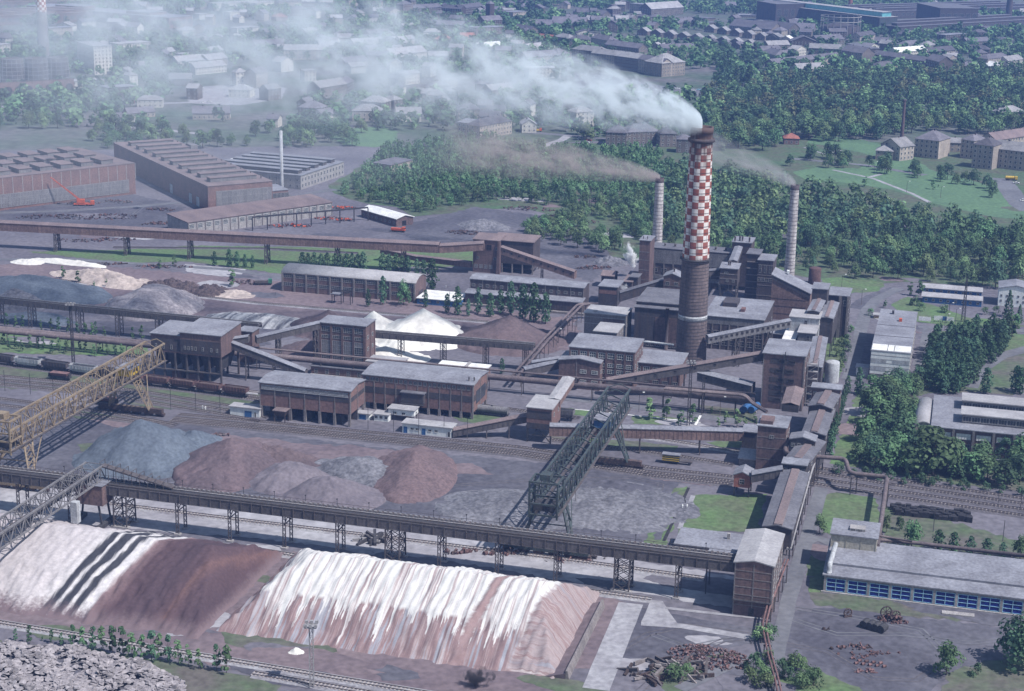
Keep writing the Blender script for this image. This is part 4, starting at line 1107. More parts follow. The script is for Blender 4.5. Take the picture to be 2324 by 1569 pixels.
# right of the sinter hall: brown sloping building, towers, galleries
loc, W, D, H = fit(K(13, 85, 930), KX(13, 430), KY(13, 1318), None, d=15)
t = thing('sloping_building', 'rust-brown building with one long sloping roof edge beside the white stack', 'industrial building', loc, YAW)
mb = MB(); h2 = H * .63
i = mb.pts([(0, 0, 0), (W, 0, 0), (W, 0, h2), (0, 0, H), (0, D, 0), (W, D, 0), (W, D, h2), (0, D, H)])
for f_ in ((0, 1, 2, 3), (1, 5, 6, 2), (5, 4, 7, 6), (4, 0, 3, 7)): mb.face(tuple(i + k for k in f_))
mb.build('wall', 'gallery_rust', t)
mb = MB(); mb.hexa([(-.4, -.4, H + .02), (W + .4, -.4, h2 - .02), (W + .4, D + .4, h2 - .02), (-.4, D + .4, H + .02), (-.4, -.4, H + .4), (W + .4, -.4, h2 + .36), (W + .4, D + .4, h2 + .36), (-.4, D + .4, H + .4)]); mb.build('roof', 'roof_felt', t)
mb = MB(); mb.hexa([(0, -.25, H - 2.2), (W, -.25, h2 - 2.2), (W, -.02, h2 - 2.2), (0, -.02, H - 2.2), (0, -.25, H - .1), (W, -.25, h2 - .1), (W, -.02, h2 - .1), (0, -.02, H - .1)]); mb.build('fascia', 'clad_dark', t)
for z in (3, 6.5, 10): band(t, W, D, 'F', 0, W * .9, z, z + .2, 'brick_dark', 'girt', .08)
boxpart(t, 'roof_hatch', 'white_wall', W * .3, W * .36, D * .8, D * .92, H - 1.5, H - .2)
t, W, D, H = blk('tall narrow tower with dark shafts at the end of the corridor', K(13, 580, 1108), KX(13, 762), KY(13, 1475), KY(13, 1052), wall='clad_dark', roofm='roof_felt', name='hoist_tower', cat='tower')
band(t, W, D, 'F', W * .68, W * .9, 1, H - 4, 'brick_dark', 'brick_panel', .08); boxpart(t, 'pilaster', 'concrete_dirty', W * .52, W * .66, -.5, 0, 0, H); boxpart(t, 'pilaster', 'concrete_dirty', W * .92, W, -.5, 0, 0, H)
windows(t, W, D, 'F', H - 4.5, 2.6, 1, 1.2, W * .75, gm='glass_dark'); 
for z in (3, 7, 11, 15): band(t, W, D, 'F', 0, W * .5, z, z + .3, 'concrete_dirty', 'floor_band', .15); windows(t, W, D, 'R', z, 1.6, 2, 1.6)
t, W, D, H = blk('flat-roofed head house where two corridors meet by the hoist tower', K(13, 438, 1052), KX(13, 572), None, KY(13, 1010), wall='clad_dark', roofm='roof_felt', h=24, name='head_house')
corridor('pale-roofed corridor running down from the head house', K(13, 395, 1250), K(13, 490, 1075), 5.0, 19.0, .5, roofm='roof_felt', z0=8)
corridor('narrow grey corridor between the light-clad boxes and the hoist tower', K(13, 505, 1310), K(13, 560, 1170), 5.5, 17.0, .5, roofm='roof_felt', z0=6)
corridor('long straight corridor roof behind the screening tower', K(23, 395, 240), K(13, 450, 1480), 5.5, 15.0, .4, roofm='roof_felt', z0=5)
for lab, fl, frx, by, bry, hh in (
 ('light-clad box with a doorway under the corridor', K(13, 240, 1300), KX(13, 500), KY(13, 1420), KY(13, 1258), 17.5),
 ('squat box with a bleached roof below the light-clad box', K(13, 312, 1440), KX(13, 465), None, KY(13, 1368), 14.5),
 ('small shed with a whitish roof beside the squat box', K(13, 178, 1500), KX(13, 280), None, KY(13, 1408), 11.0)):
 t, W, D, H = blk(lab, fl, frx, by, bry, h=hh, wall='clad_light' if 'clad' in lab[:10] else 'clad_grey', roofm='roof_light' if hh > 12 else 'roof_white', name='screen_house')
 windows(t, W, D, 'F', hh - 3.2, 2.2, 1, 1.3, W * .5, gm='glass_dark')
t, W, D, H = blk('brick substation with dark doors under the glazed gallery', K(13, -30, 1440), KX(13, 200), KY(13, 1569), KY(13, 1400), h=9, wall='brick', roofm='roof_felt', name='substation')
windows(t, W, D, 'F', 1, 3, 3, 2.2, gm='glass_dark')
gallery('light-sided gallery with a row of windows climbing behind the chimney', KP(12, 1720, 1530, 10.5), KP(13, 235, 1385, 16), 3.6, 2.9, (.36, .75), 'clad_grey', 'roof_felt', ribs=0, wins=2.2, post_depth=2.0)
mb = MB(); mb.lathe([(3.1, 0), (3.1, 8.0), (2.9, 8.2), (1, 8.7), (.1, 8.8)], 24); mb.build('storage_tank', 'rust', loc=KP(13, 455, 1005), label='rusty brown storage tank beside the sloping roof', cat='tank')

# bunker halls, white cabins
def open_hall(label, fl, frx, by, bry, zb, nb, bands):
 loc, W, D, H = fit(fl, frx, by, bry)
 t = thing('bunker_hall', label, 'hall', loc, YAW)
 block(t, W, D, H, roof='gx', rh=.9, wall='brick_red', roofm='roof_felt', z0=zb, over=.5)
 me = MB(); me.box(-.45, .45, -.2, .7, 0, zb); cm = me.mesh('column', 'concrete_dirty')
 for i in range(nb + 1):
  for y in (.0, D - .8): link('column', cm, t, (.45 + (W - .9) * i / nb, y, 0))
 pilasters(t, W, D, 'F', nb + 1, H, 'concrete_dirty', .35, .14, zb); pilasters(t, W, D, 'R', 3, H, 'concrete_dirty', .4, .14, zb)
 for (z0, z1, m) in bands: band(t, W, D, 'F', .4, W - .4, z0, z1, m, 'wall_band', .08); band(t, W, D, 'R', .4, D - .4, z0, z1, m, 'wall_band', .08)
 boxpart(t, 'inner_wall', 'clad_dark', .5, W - .5, D * .55, D * .6, 0, zb)
 return t, W, D, H
t, W, D, H = open_hall('shorter open-bottomed brick bunker hall with a louvred eaves strip', K(21, 30, 380), KX(21, 832), KY(21, 688), KY(21, 360), 4.8, 6, [(9.3, 11.0, 'clad_dark')])
for k in range(4): band(t, W, D, 'F', .8, W - .8, 11.3 + k * .5, 11.55 + k * .5, 'clad_light', 'louvre', .25)
for x in (3, 9, 16, 22, 28): boxpart(t, 'hopper', 'steel_dark', x, x + 3.6, 2.5, 6, .2, 3.4)
p = KP(21, 150, 735)
t = thing('hopper_bin', 'rusty square hopper bin on braced legs before the shorter bunker hall', 'hopper', p, YAW)
mb = MB(); mb.hexa([(.9, .9, 2.4), (4.1, .9, 2.4), (4.1, 3.1, 2.4), (.9, 3.1, 2.4), (0, 0, 4.6), (5, 0, 4.6), (5, 4, 4.6), (0, 4, 4.6)]); mb.build('bin', 'rust_dark', t)
mb = MB(); mb.box(-.2, 5.2, -.2, 4.2, 4.65, 4.9); mb.build('cover', 'roof_rust', t)
for x in (.4, 4.6):
 for y in (.4, 3.6): boxpart(t, 'leg', 'rust_dark', x - .15, x + .15, y - .15, y + .15, 0, 4.6)
t, W, D, H = open_hall('longer brick bunker hall with an eaves window band and a projecting cabin', K(21, 945, 310), KX(21, 1920), KY(21, 605), KY(21, 285), 2.6, 10, [(6.6, 9.0, 'clad_dark')])
windows(t, W, D, 'F', 11.2, 1.5, 22, 1.3, 1.2, 1.2, 2, 3, 'window_frame', 'glass', out=.02)
boxpart(t, 'cabin', 'clad_dark', W * .37, W * .57, -2.6, -.1, 4.6, 8.6); boxpart(t, 'cabin_roof', 'roof_felt_dark', W * .36, W * .58, -3.0, -.1, 8.6, 8.95)
mb = MB()
for x in np.linspace(W * .36, W * .58, 7): mb.bar((x, -3.3, 4.5), (x, -3.3, 5.6), .08)
mb.bar((W * .36, -3.3, 5.6), (W * .58, -3.3, 5.6), .1); mb.box(W * .36, W * .58, -3.4, -2.6, 4.4, 4.55); mb.build('walkway', 'steel_dark', t)
vents(t, [(W * .94, 3, H + .6), (W * .985, 3.2, H + .6)], r=.35)
for x in np.linspace(2, W - 4, 8): boxpart(t, 'hopper', 'steel_dark', x, x + 2.6, 2.5, 6, .2, 2.4)
boxpart(t, 'side_window', 'glass', W + .02, W + .14, D * .2, D * .85, 5.0, 10.0)

def white_house(label, fl, frx, by, bry=None, d=None, h=None, roofm='roof_light', z0=0.0, **kw):
 t, W, D, H = building('white_hut', label, 'hut', fl, frx, by, bry, h, None, d, wall='white_wall', roofm=roofm, z0=z0, **kw)
 return t, W, D, H
t, W, D, H = white_house('long white mess hut with blue doors and dark windows by the tracks', K(21, 1292, 742), KX(21, 1728), KY(21, 822), KY(21, 748))
for u in (.03, .40): put(t, winmesh(1.4, 2.4, 1, 1, 'blue_paint', 'blue_paint'), 'door', 'F', W, D, W * u, .05, 1.4, .02)
for u in (.165, .27, .525, .65): put(t, winmesh(1.4, 1.0, 2, 1, 'window_frame_white', 'glass_dark'), 'window', 'F', W, D, W * u, 1.4, 1.4, .02)
put(t, winmesh(1.0, 2.2, 1, 1, 'window_frame_white', 'glass_dark'), 'door', 'F', W, D, W * .92, .05, 1.0, .02)
t, W, D, H = white_house('white control cabin raised on steel legs before the longer bunker hall', K(21, 1168, 612), KX(21, 1395), KY(21, 712), None, d=5, z0=2.4)
for u in (.18, .52): put(t, winmesh(1.5, 1.1, 2, 1, 'window_frame_white', 'glass_dark'), 'window', 'F', W, D, W * u, H - 1.9, 1.5, .02)
put(t, winmesh(1.3, 1.1, 2, 1, 'window_frame_white', 'glass_dark'), 'window', 'R', W, D, D * .4, H - 1.9, 1.3, .02)
for x in (.4, W - .4):
 for y in (.4, 4.6): boxpart(t, 'leg', 'steel', x - .15, x + .15, y - .15, y + .15, 0, 2.4)
t, W, D, H = white_house('small white glazed kiosk beside the raised control cabin', K(21, 1042, 660), KX(21, 1168), KY(21, 718), None, d=4)
windows(t, W, D, 'F', 1.0, 1.3, 3, 1.3, .2, .2, 2, 1, 'window_frame_white')
t, W, D, H = white_house('small white kiosk with a broad blue shutter between the bunker halls', K(21, 850, 650), KX(21, 1000), KY(21, 698), None, d=3.5)
put(t, winmesh(2.6, 1.9, 2, 1, 'blue_paint', 'blue_paint'), 'shutter', 'F', W, D, W * .42, .1, 2.6, .02); put(t, winmesh(1.3, 1.0, 2, 1, 'window_frame_white'), 'window', 'F', W, D, W * .1, 1.2, 1.3, .02)
t, W, D, H = white_house('white hut with double blue doors at the end of the wagon yard', K(20, 2030, 592), KX(20, 2292), KY(20, 668), KY(20, 590))
put(t, winmesh(2.8, 2.3, 2, 1, 'blue_paint', 'blue_paint'), 'door', 'F', W, D, W * .5, .05, 2.8, .02); put(t, winmesh(.8, 2.2, 1, 1, 'window_frame_white', 'glass_dark'), 'door', 'F', W, D, W * .82, .05, .8, .02)

# tower with the grid of windows and its low annexes
t, W, D, H = building('mixing_tower', 'square brick mixing tower with a grid of tall steel windows', 'tower', K(11, 557, 1350), KX(11, 966), KY(21, 200), KY(11, 1328), wall='brick', roofm='roof_felt', over=.5)
pilasters(t, W, D, 'F', 5, H, 'brick', .9, .3); pilasters(t, W, D, 'R', 3, H, 'brick', .9, .3)
bw = (W - .9) / 4 - .95
for z, h_, gm in ((H - 3.4, 2.2, 'glass'), (H - 6.2, 1.3, 'glass'), (H - 12.6, 5.4, 'clad_grey'), (H - 15.4, 1.6, 'glass')):
 windows(t, W, D, 'F', z, h_, 4, bw, .95, .95, 4, 3 if h_ > 2 else 2, 'window_frame', gm)
windows(t, W, D, 'F', H - 12.2, 3, 1, bw, W - .95 - bw, 0, 4, 3, 'window_frame', 'glass', out=.1)
for z in (H - 6, H - 11): windows(t, W, D, 'R', z, 1.6, 2, 1.8)
t, W, D, H = building('flat_annex', 'low annex with a pale concrete roof beside the mixing tower', 'annex', K(21, 975, 195), KX(21, 1275), None, KY(21, 172), h=5, wall='brick', roofm='roof_light')
t, W, D, H = building('flat_annex', 'low annex with a mossy white roof behind the longer bunker hall', 'annex', K(21, 1580, 255), KX(21, 2005), None, KY(21, 232), h=6, wall='brick', roofm='roof_white')
boxpart(t, 'parapet', 'concrete', W * .55, W * .6, .2, D - .2, H + .36, H + .9)
t, W, D, H = building('pump_house', 'brick pump house with a loading platform under the twin pipes', 'building', K(21, 485, 235), KX(21, 960), KY(21, 318), None, d=7, wall='brick', roofm='roof_felt_dark')
windows(t, W, D, 'F', 1.2, 2, 5, 1.4); boxpart(t, 'platform', 'concrete', 0, W, -4, -.4, 0, 1.1)

# barrel shed, blue hut, two-tier store
t, W, D, H = building('barrel_shed', 'long brick shed with a pale barrel roof and two rows of windows', 'shed', K(11, 226, 905), KX(11, 1408), KY(11, 1070), KY(11, 938), roof='bx', rh=2.2, wall='brick', roofm='roof_light', over=.3, thick=.3)
pilasters(t, W, D, 'F', 12, H, 'concrete_dirty', .8, .35); bw = (W - .8) / 11 - .9
for z, h_ in ((H - 2.4, 1.9), (H - 6.4, 1.7)): windows(t, W, D, 'F', z, h_, 11, bw, .85, .85, 5, 2, 'window_frame', 'glass')
band(t, W, D, 'R', D * .3, D * .7, .1, 4.2, 'clad_dark', 'door', .1)
p = KP(11, 672, 1180)
t = thing('loading_gantry', 'small open loading gantry with a canopy before the barrel-roofed shed', 'gantry', p, YAW)
for x in (0, 4.6, 9.2):
 for y in (0, 3): boxpart(t, 'post', 'steel_dark', x - .15, x + .15, y - .15, y + .15, 0, 6)
mb = MB()
for y in (0, 3): mb.bar((0, y, 6), (9.2, y, 6), .4); mb.bar((0, y, 3), (9.2, y, 6), .2)
mb.build('girders', 'steel_dark', t); boxpart(t, 'canopy', 'roof_felt', -.6, 4, -.6, 3.6, 4.6, 4.8)
t, W, D, H = building('blue_hut', 'low white-roofed hut with bright blue walls beside the barrel shed', 'hut', K(11, 1422, 1135), KX(11, 1792), KY(11, 1185), KY(11, 1098), wall='blue_paint', roofm='roof_white')
windows(t, W, D, 'F', 1.2, 1.0, 5, 1.4)
for u in (.2, .75): mb = MB(); mb.bar((W * u, 2, H), (W * u, 2, H + 4), .15); mb.build('pole', 'steel_dark', t)
loc, W, D, H = fit(K(11, 1890, 965), KX(12, 635), KY(11, 1165), KY(12, 1000))
t = thing('two_tier_store', 'long dark two-tier store with a lower front roof behind the poplars', 'store', loc, YAW)
block(t, W, D, H, roof='gx', rh=.8, wall='brick_dark', roofm='roof_felt')
block(t, W + 1, 6, H * .5, roof='mono', rh=.7, wall='brick_dark', roofm='roof_felt', y=-6.02, x=-.5, wname='lower_wall', rname='lower_roof')
windows(t, W, D, 'F', H - 3.4, 1.4, 16, 1.6, 1, 1, 3, 1); pilasters(t, W, D, 'F', 10, H, 'concrete_dirty', .4, .2, H * .55)
me = winmesh(3.0, 3.2, 2, 1, 'steel', 'clad_dark')
for i in range(10): link('door', me, t, (2 + i * (W - 6) / 9, -6.05, .2))
boxpart(t, 'loading_dock', 'concrete_dirty', -2, W + 2, -8, -6.1, 0, 1.0)

# bunker building beyond the wagons
loc, W, D, H = fit(K(10, 1330, 1445), KX(10, 1955), KY(20, 345), KY(10, 1408))
t = thing('bunker_building', 'dark bunker building on tall legs above the wagon yard', 'industrial building', loc, YAW)
ZB = H * .62
block(t, W * .42, D, H, roof='mono', rh=.7, wall='brick', roofm='roof_felt', z0=ZB)
block(t, W * .575, D + 2, H + 1.6, roof='mono', rh=.8, wall='brick', roofm='roof_felt', z0=ZB, x=W * .425, y=-.5, wname='wall', rname='roof')
band(t, W, D, 'F', .1, W * .42, ZB + .8, H - 1.5, 'clad_dark', 'cladding', .1)
mb = MB(); mb.box(W * .43, W - .1, -.62, -.5, ZB + .8, H - 1.0); mb.build('cladding', 'clad_dark', t)
for i, u in enumerate((.48, .53, .58, .63, .73, .85, .93)): link('window', winmesh(.8, 1.5, 1, 2, 'window_frame', 'glass_dark'), t, (W * u, -.62, ZB + 2.0))
for i in range(3): link('window', winmesh(.8, 1.8, 1, 2, 'window_frame', 'glass_dark'), t, (W * (.06 + .11 * i), -.12, ZB + 1.4))
for i in range(7):
 x = .6 + (W - 1.2) * i / 6
 for y in (0.2, D - .6): boxpart(t, 'leg', 'steel', x - .35, x + .35, y - .35, y + .35, 0, ZB)
for i in range(6):
 x0 = 1.2 + (W - 1.2) * i / 6; x1 = x0 + W / 6 - 1.4
 mb = MB(); mb.hexa([(x0 + 1.2, 3, ZB * .42), (x1 - 1.2, 3, ZB * .42), (x1 - 1.2, D - 4, ZB * .42), (x0 + 1.2, D - 4, ZB * .42), (x0, 1, ZB), (x1, 1, ZB), (x1, D - 1, ZB), (x0, D - 1, ZB)]); mb.build('hopper', 'steel_dark', t)
boxpart(t, 'platform', 'steel', .2, W - .2, -.4, .4, ZB * .38, ZB * .42)
boxpart(t, 'track_hut', 'brick', W * .25, W * .38, 2, 7, 0, 3.2); boxpart(t, 'track_hut', 'brick', W * .48, W * .63, 2, 7, 0, 3.0)
t, W, D, H = building('belt_house', 'narrow brick belt house where the inclined belt leaves the bunker building', 'tower', K(10, 2098, 1425), KX(10, 2225), KY(20, 200), KY(10, 1398), wall='brick', roofm='roof_felt')
windows(t, W, D, 'F', H - 3, 1.4, 2, 1.2)
gallery('inclined belt gallery between the narrow belt house and the mixing tower', KP(11, 0, 1530, 10.5), KP(11, 555, 1400, 14.5), 3.4, 2.6, (.35, .95), 'gallery_grey', 'roof_felt', ribs=2.0, wins=0, post_depth=1.5)
gallery('grey belt gallery sloping down from the bunker building to the bunker halls', KP(20, 1955, 40, 14.0), KP(21, 445, 330, 3.0), 3.4, 2.8, (.3, .62), 'gallery_grey', 'roof_felt', ribs=2.0)
gallery('small stub gallery between the bunker building and the narrow belt house', KP(10, 1950, 1555, 13), KP(10, 2200, 1520, 15), 3.2, 2.5, (), 'gallery_grey', 'roof_felt')
# long belt bridge over the stockyards
def belt_bridge(label, a0, a1, b0, b1, z, gd, posts, tall=False, rib=3.4):
 o = AB(a0, b0); L = a1 - a0; w = b1 - b0
 t = thing('belt_bridge', label, 'conveyor bridge', (o.x, o.y, 0), YAW)
 boxpart(t, 'deck', 'gallery_grey', 0, L, .25, w - .25, z + gd - .5, z + gd - .25)
 for y in (0, w - .25):
  mb = MB(); mb.box(0, L, y, y + .25, z, z + gd); mb.box(0, L, y - .12, y + .37, z + gd, z + gd + .16); mb.box(0, L, y - .12, y + .37, z - .16, z)
  mb.build('girder', 'gallery_grey', t)
 mb = MB(); mb.box(-.12, .12, -.22, 0, 0, gd, skip=(4,)); me = mb.mesh('stiffener', 'steel')
 for i in range(int(L / rib) + 1): link('stiffener', me, t, (min(L, i * rib), 0, z))
 # belts: dark idler slots between pale covers
 for y in (w * .34, w * .74):
  mb = MB(); mb.box(0, L, y - .75, y + .75, z + gd + .05, z + gd + .35); mb.build('belt', 'steel_dark', t)
  mb = MB(); mb.box(0, L, y - 1.25, y - .85, z + gd + .02, z + gd + .55); mb.box(0, L, y + .85, y + 1.2, z + gd + .02, z + gd + .55); mb.build('belt_side', 'steel_light' if y > w * .5 else 'steel', t)
 mb = MB()
 for i in range(int(L / 1.6) + 1):
  x = min(L, i * 1.6); mb.box(x - .3, x + .3, w * .74 - .85, w * .74 + .85, z + gd + .36, z + gd + .8)
 mb.build('idlers', 'steel', t)['kind'] = 'stuff'
 mb = MB(); mb.bar((0, -.1, z + gd + 1.1), (L, -.1, z + gd + 1.1), .07); mb.bar((0, w + .1, z + gd + 1.1), (L, w + .1, z + gd + 1.1), .09)
 for i in range(int(L / 3.4) + 1): 
  for y in (-.1, w + .1): mb.bar((min(L, i * 3.4), y, z + gd), (min(L, i * 3.4), y, z + gd + 1.1), .07)
 mb.build('handrail', 'steel', t)
 for i in range(int(L / 10.2)):
  mb = MB(); x = 5 + i * 10.2; mb.bar((x, w, z + gd), (x, w, z + gd + 2.4), .12); mb.box(x - .2, x + .2, w - .25, w + .15, z + gd + 2.4, z + gd + 2.65); mb.build('lamp', 'steel_dark', t)
 for (a, wide) in posts:
  x = a - a0; mb = MB()
  if wide:
   for xx in (x - 2.2, x + 2.2):
    for y, yb in ((.3, -.1), (w - .3, w + .1)): mb.bar((xx, yb, 0), (xx, y, z), .36)
   n = 4
   for k in range(n):
    u, v = z * k / n, z * (k + 1) / n
    for y in (.1, w - .1): mb.bar((x - 2.2, y, u), (x + 2.2, y, v), .18); mb.bar((x + 2.2, y, u), (x - 2.2, y, v), .18)
    for xx in (x - 2.2, x + 2.2): mb.bar((xx, .1, u), (xx, w - .1, v), .18); mb.bar((xx, w - .1, u), (xx, .1, v), .18); mb.bar((xx, .1, v), (xx, w - .1, v), .18)
  else:
   for dx in (-.45, .45):
    for y in (.3, w - .3): mb.bar((x + dx, y, 0), (x + dx, y, z), .24)
   for k in range(6):
    u, v = z * k / 6, z * (k + 1) / 6
    for y in (.3, w - .3): mb.bar((x - .45, y, u), (x + .45, y, v), .13); mb.bar((x + .45, y, u), (x - .45, y, v), .13)
   mb.bar((x, .3, z - 3), (x, w - .3, z), .2); mb.bar((x, w - .3, z - 3), (x, .3, z), .2); mb.bar((x, .3, z - 3), (x, w - .3, z - 3), .25)
  mb.build('trestle', 'steel', t)
  for y in (.3, w - .3): boxpart(t, 'footing', 'concrete', x - (3 if wide else 1), x + (3 if wide else 1), y - .8, y + .8, 0, .45)
 return t
belt_bridge('long open belt bridge on trestles above the striped stockpiles', -300, -50.5, 437.6, 443.6, 10.6, 2.6,
   [(-278, 0), (-260, 0), (-242.4, 1), (-223, 0), (-205.5, 0), (-187.6, 0), (-170.5, 0), (-153, 1), (-138.4, 0), (-120.7, 0), (-103, 0), (-83.4, 1), (-67.4, 0)])
# two belt bridges through the middle of the plant
o0, o1 = AB(-425, 638, 9.6), AB(-296, 634, 9.6)
def open_belt(label, p0, p1, w, h, posts, rib=3.0):
 d = p1 - p0; L = math.hypot(d.x, d.y); rz = math.atan2(d.y, d.x); dz = (p1.z - p0.z) / L
 t = thing('belt_bridge', label, 'conveyor bridge', (p0.x, p0.y, 0), rz)
 f = lambda x: p0.z + dz * x
 def sb(name, mat, y0, y1, z0, z1):
  mb = MB(); mb.hexa([(0, y0, f(0) + z0), (L, y0, f(L) + z0), (L, y1, f(L) + z0), (0, y1, f(0) + z0), (0, y0, f(0) + z1), (L, y0, f(L) + z1), (L, y1, f(L) + z1), (0, y1, f(0) + z1)]); mb.build(name, mat, t)
 sb('girder', 'gallery_grey', -w / 2, -w / 2 + .2, 0, h); sb('girder', 'gallery_grey', w / 2 - .2, w / 2, 0, h); sb('deck', 'gallery_grey', -w / 2 + .2, w / 2 - .2, h - .6, h - .3)
 for y in (-w * .24, w * .24): sb('belt', 'steel_dark', y - .5, y + .5, h - .28, h + .1); sb('belt_side', 'steel_light', y + .55, y + .75, h - .28, h + .45); sb('belt_side', 'steel', y - .75, y - .55, h - .28, h + .45)
 sb('handrail', 'steel', -w / 2 - .06, -w / 2 + .06, h + .95, h + 1.07)
 mb = MB(); mb.box(-.1, .1, -.16, 0, 0, h, skip=(4,)); me = mb.mesh('stiffener', 'steel')
 for i in range(int(L / rib) + 1): link('stiffener', me, t, (min(L, i * rib), -w / 2, f(min(L, i * rib))))
 for x in posts:
  x = x * L; z = f(x); mb = MB()
  for dx in (-.8, .8):
   for y in (-w / 2 + .4, w / 2 - .4): mb.bar((x + dx, y, 0), (x + dx, y, z), .28)
  for k in range(5):
   u, v = z * k / 5, z * (k + 1) / 5
   for y in (-w / 2 + .4, w / 2 - .4): mb.bar((x - .8, y, u), (x + .8, y, v), .14); mb.bar((x + .8, y, u), (x - .8, y, v), .14)
  mb.build('trestle', 'steel', t)
 return t
open_belt('open belt bridge crossing the far stockyard to the narrow belt house', AB(-430, 638, 9.6), AB(-281, 634.5, 9.6), 4.6, 2.0, (.05, .15, .26, .42, .55, .68, .8, .92))
open_belt('open belt bridge crossing in front of the white cones', AB(-236, 640, 9.2), AB(-163, 644, 9.0), 4.6, 2.0, (.22, .47, .72, .95))
# long rust-red gallery at the back
ga, gb_ = AB(-520, 769, 9.5), AB(-252, 795, 11.0)
gallery('long rust-red closed gallery crossing the back of the plant', ga, gb_, 5.4, 4.2, (.06, .23, .375, .505, .66, .8, .93), 'gallery_rust', 'roof_rust', rh=1.0, ribs=2.4, post_depth=1.2, sp=1.35)
gallery('end stretch of the rust-red gallery dipping into the brick corner house', gb_, AB(-230, 800, 13.0), 5.4, 3.6, (), 'gallery_rust', 'roof_rust', rh=.9, ribs=2.4)
t, W, D, H = building('corner_house', 'brick corner house where the long rust-red gallery ends', 'tower', K(11, 1918, 615), KX(11, 2150), KY(11, 900), KY(11, 592), roof='mono', rh=.9, wall='brick', roofm='roof_rust')
for u in (.25, .52): put(t, winmesh(2.6, 2.8, 2, 2, 'brick_dark', 'glass_dark'), 'opening', 'F', W, D, W * u, H - 5, 2.6, .02)
windows(t, W, D, 'F', H - 5, 1.8, 1, 1.4, W * .86); windows(t, W, D, 'F', 2.2, 2.0, 4, 1.8, .8, 3.6, 2, 2, 'window_frame', 'clad_grey'); windows(t, W, D, 'F', 7.0, 1.4, 2, 1.4, W * .14, W * .1)
mb = MB(); mb.hexa([(W * .9, -1.2, 0), (W + .6, -1.2, 0), (W + .6, 0, 0), (W * .9, 0, 0), (W * .95, -.6, H), (W + .3, -.6, H), (W + .3, 0, H), (W * .95, 0, H)]); mb.build('buttress', 'brick', t)
t, W, D, H = building('rear_store', 'open-sided brown store behind the brick corner house', 'store', K(12, -180, 620), KX(12, 190), KY(12, 900), None, d=14, roof='mono', rh=.8, wall='brick_dark', roofm='roof_rust', z0=5)
for i in range(5): boxpart(t, 'post', 'concrete_dirty', (W - .6) * i / 4, (W - .6) * i / 4 + .6, 0, .6, 0, 5); boxpart(t, 'post', 'concrete_dirty', (W - .6) * i / 4, (W - .6) * i / 4 + .6, D - .6, D, 0, 5)
boxpart(t, 'floor_slab', 'brick_dark', 0, W, .8, D, 2.2, 2.6)
gallery('rust-brown gallery sloping down from the brick corner house to the right', KP(12, -90, 740, 12.5), KP(12, 560, 960, 3.2), 4.0, 3.6, (.55,), 'gallery_rust', 'roof_rust', wins=3.6)
gallery('low rust gallery dipping under the long rust-red gallery', KP(11, 1110, 735, 4.2), KP(11, 1440, 805, 2.2), 3.2, 2.4, (), 'gallery_rust', 'roof_rust', ribs=2)
gallery('low level rust gallery entering the foot of the corner house', KP(11, 1440, 805, 2.2), KP(11, 1900, 860, 2.4), 3.2, 2.6, (), 'gallery_rust', 'roof_rust', ribs=2)
# belt galleries in front of the chimney
t, W, D, H = building('junction_house', 'brick junction house on braced steel legs where three galleries meet', 'tower', K(22, 132, 600), KX(22, 352), None, KY(22, 525), h=13.0, roof='mono', rh=.4, wall='brick_red', roofm='roof_light', z0=5.2)
band(t, W, D, 'F', .1, W - .1, 9.0, 12.0, 'clad_dark', 'cladding', .06); band(t, W, D, 'F', .1, W - .1, 5.3, 7.4, 'clad_dark', 'cladding', .06); windows(t, W, D, 'R', 9.4, 1.6, 2, 1.6)
for x in (.3, W - .3):
 for y in (.3, D - .3): boxpart(t, 'leg', 'steel_dark', x - .25, x + .25, y - .25, y + .25, 0, 5.2)
mb = MB(); mb.bar((.3, .3, .2), (W * .5, .3, 5), .25); mb.bar((W - .3, .3, .2), (W * .5, .3, 5), .25); mb.bar((.3, .3, 2.6), (W - .3, .3, 2.6), .25); mb.build('bracing', 'steel_dark', t)
gallery('pale-roofed gallery dropping from the gabled brick house to the junction house', KP(22, 370, 590, 11.0), KP(22, 500, 395, 14.0), 4.4, 2.6, (), 'gallery_rust', 'roof_light', rh=.4)
gallery('covered gallery rising from the white mess hut to the junction house', KP(21, 1740, 850, .3), KP(22, 140, 720, 6.2), 3.6, 2.5, (.45, .75), 'gallery_grey', 'roof_rust', ribs=1.8)
gallery('level covered gallery running from the junction house to the stepped brick tower', KP(22, 330, 838, 5.6), KP(22, 2035, 885, 5.6), 4.0, 3.6, (.22, .47, .78), 'gallery_rust', 'roof_felt', ribs=1.6)
gallery('long inclined gallery climbing past the chimney foot to the screening tower', KP(22, 830, 415, 3.5), KP(22, 2225, 175, 16.5), 3.8, 3.0, (.42, .5), 'gallery_grey', 'roof_rust', wins=7.5)
gallery('low dark gallery emerging behind the big inclined gallery', KP(22, 1650, 350, 7.5), KP(22, 2130, 470, 5.0), 5.5, 3.4, (.9,), 'gallery_grey', 'roof_felt', wins=6, rh=.8)
gallery('upper of two stub galleries entering the gabled brick house', KP(22, 170, 240, 5.0), KP(22, 420, 200, 7.0), 2.8, 2.0, (), 'gallery_grey', 'roof_felt')
gallery('lower of two stub galleries entering the gabled brick house', KP(22, 100, 320, 2.5), KP(22, 420, 245, 5.0), 4.0, 3.0, (), 'gallery_grey', 'roof_felt')

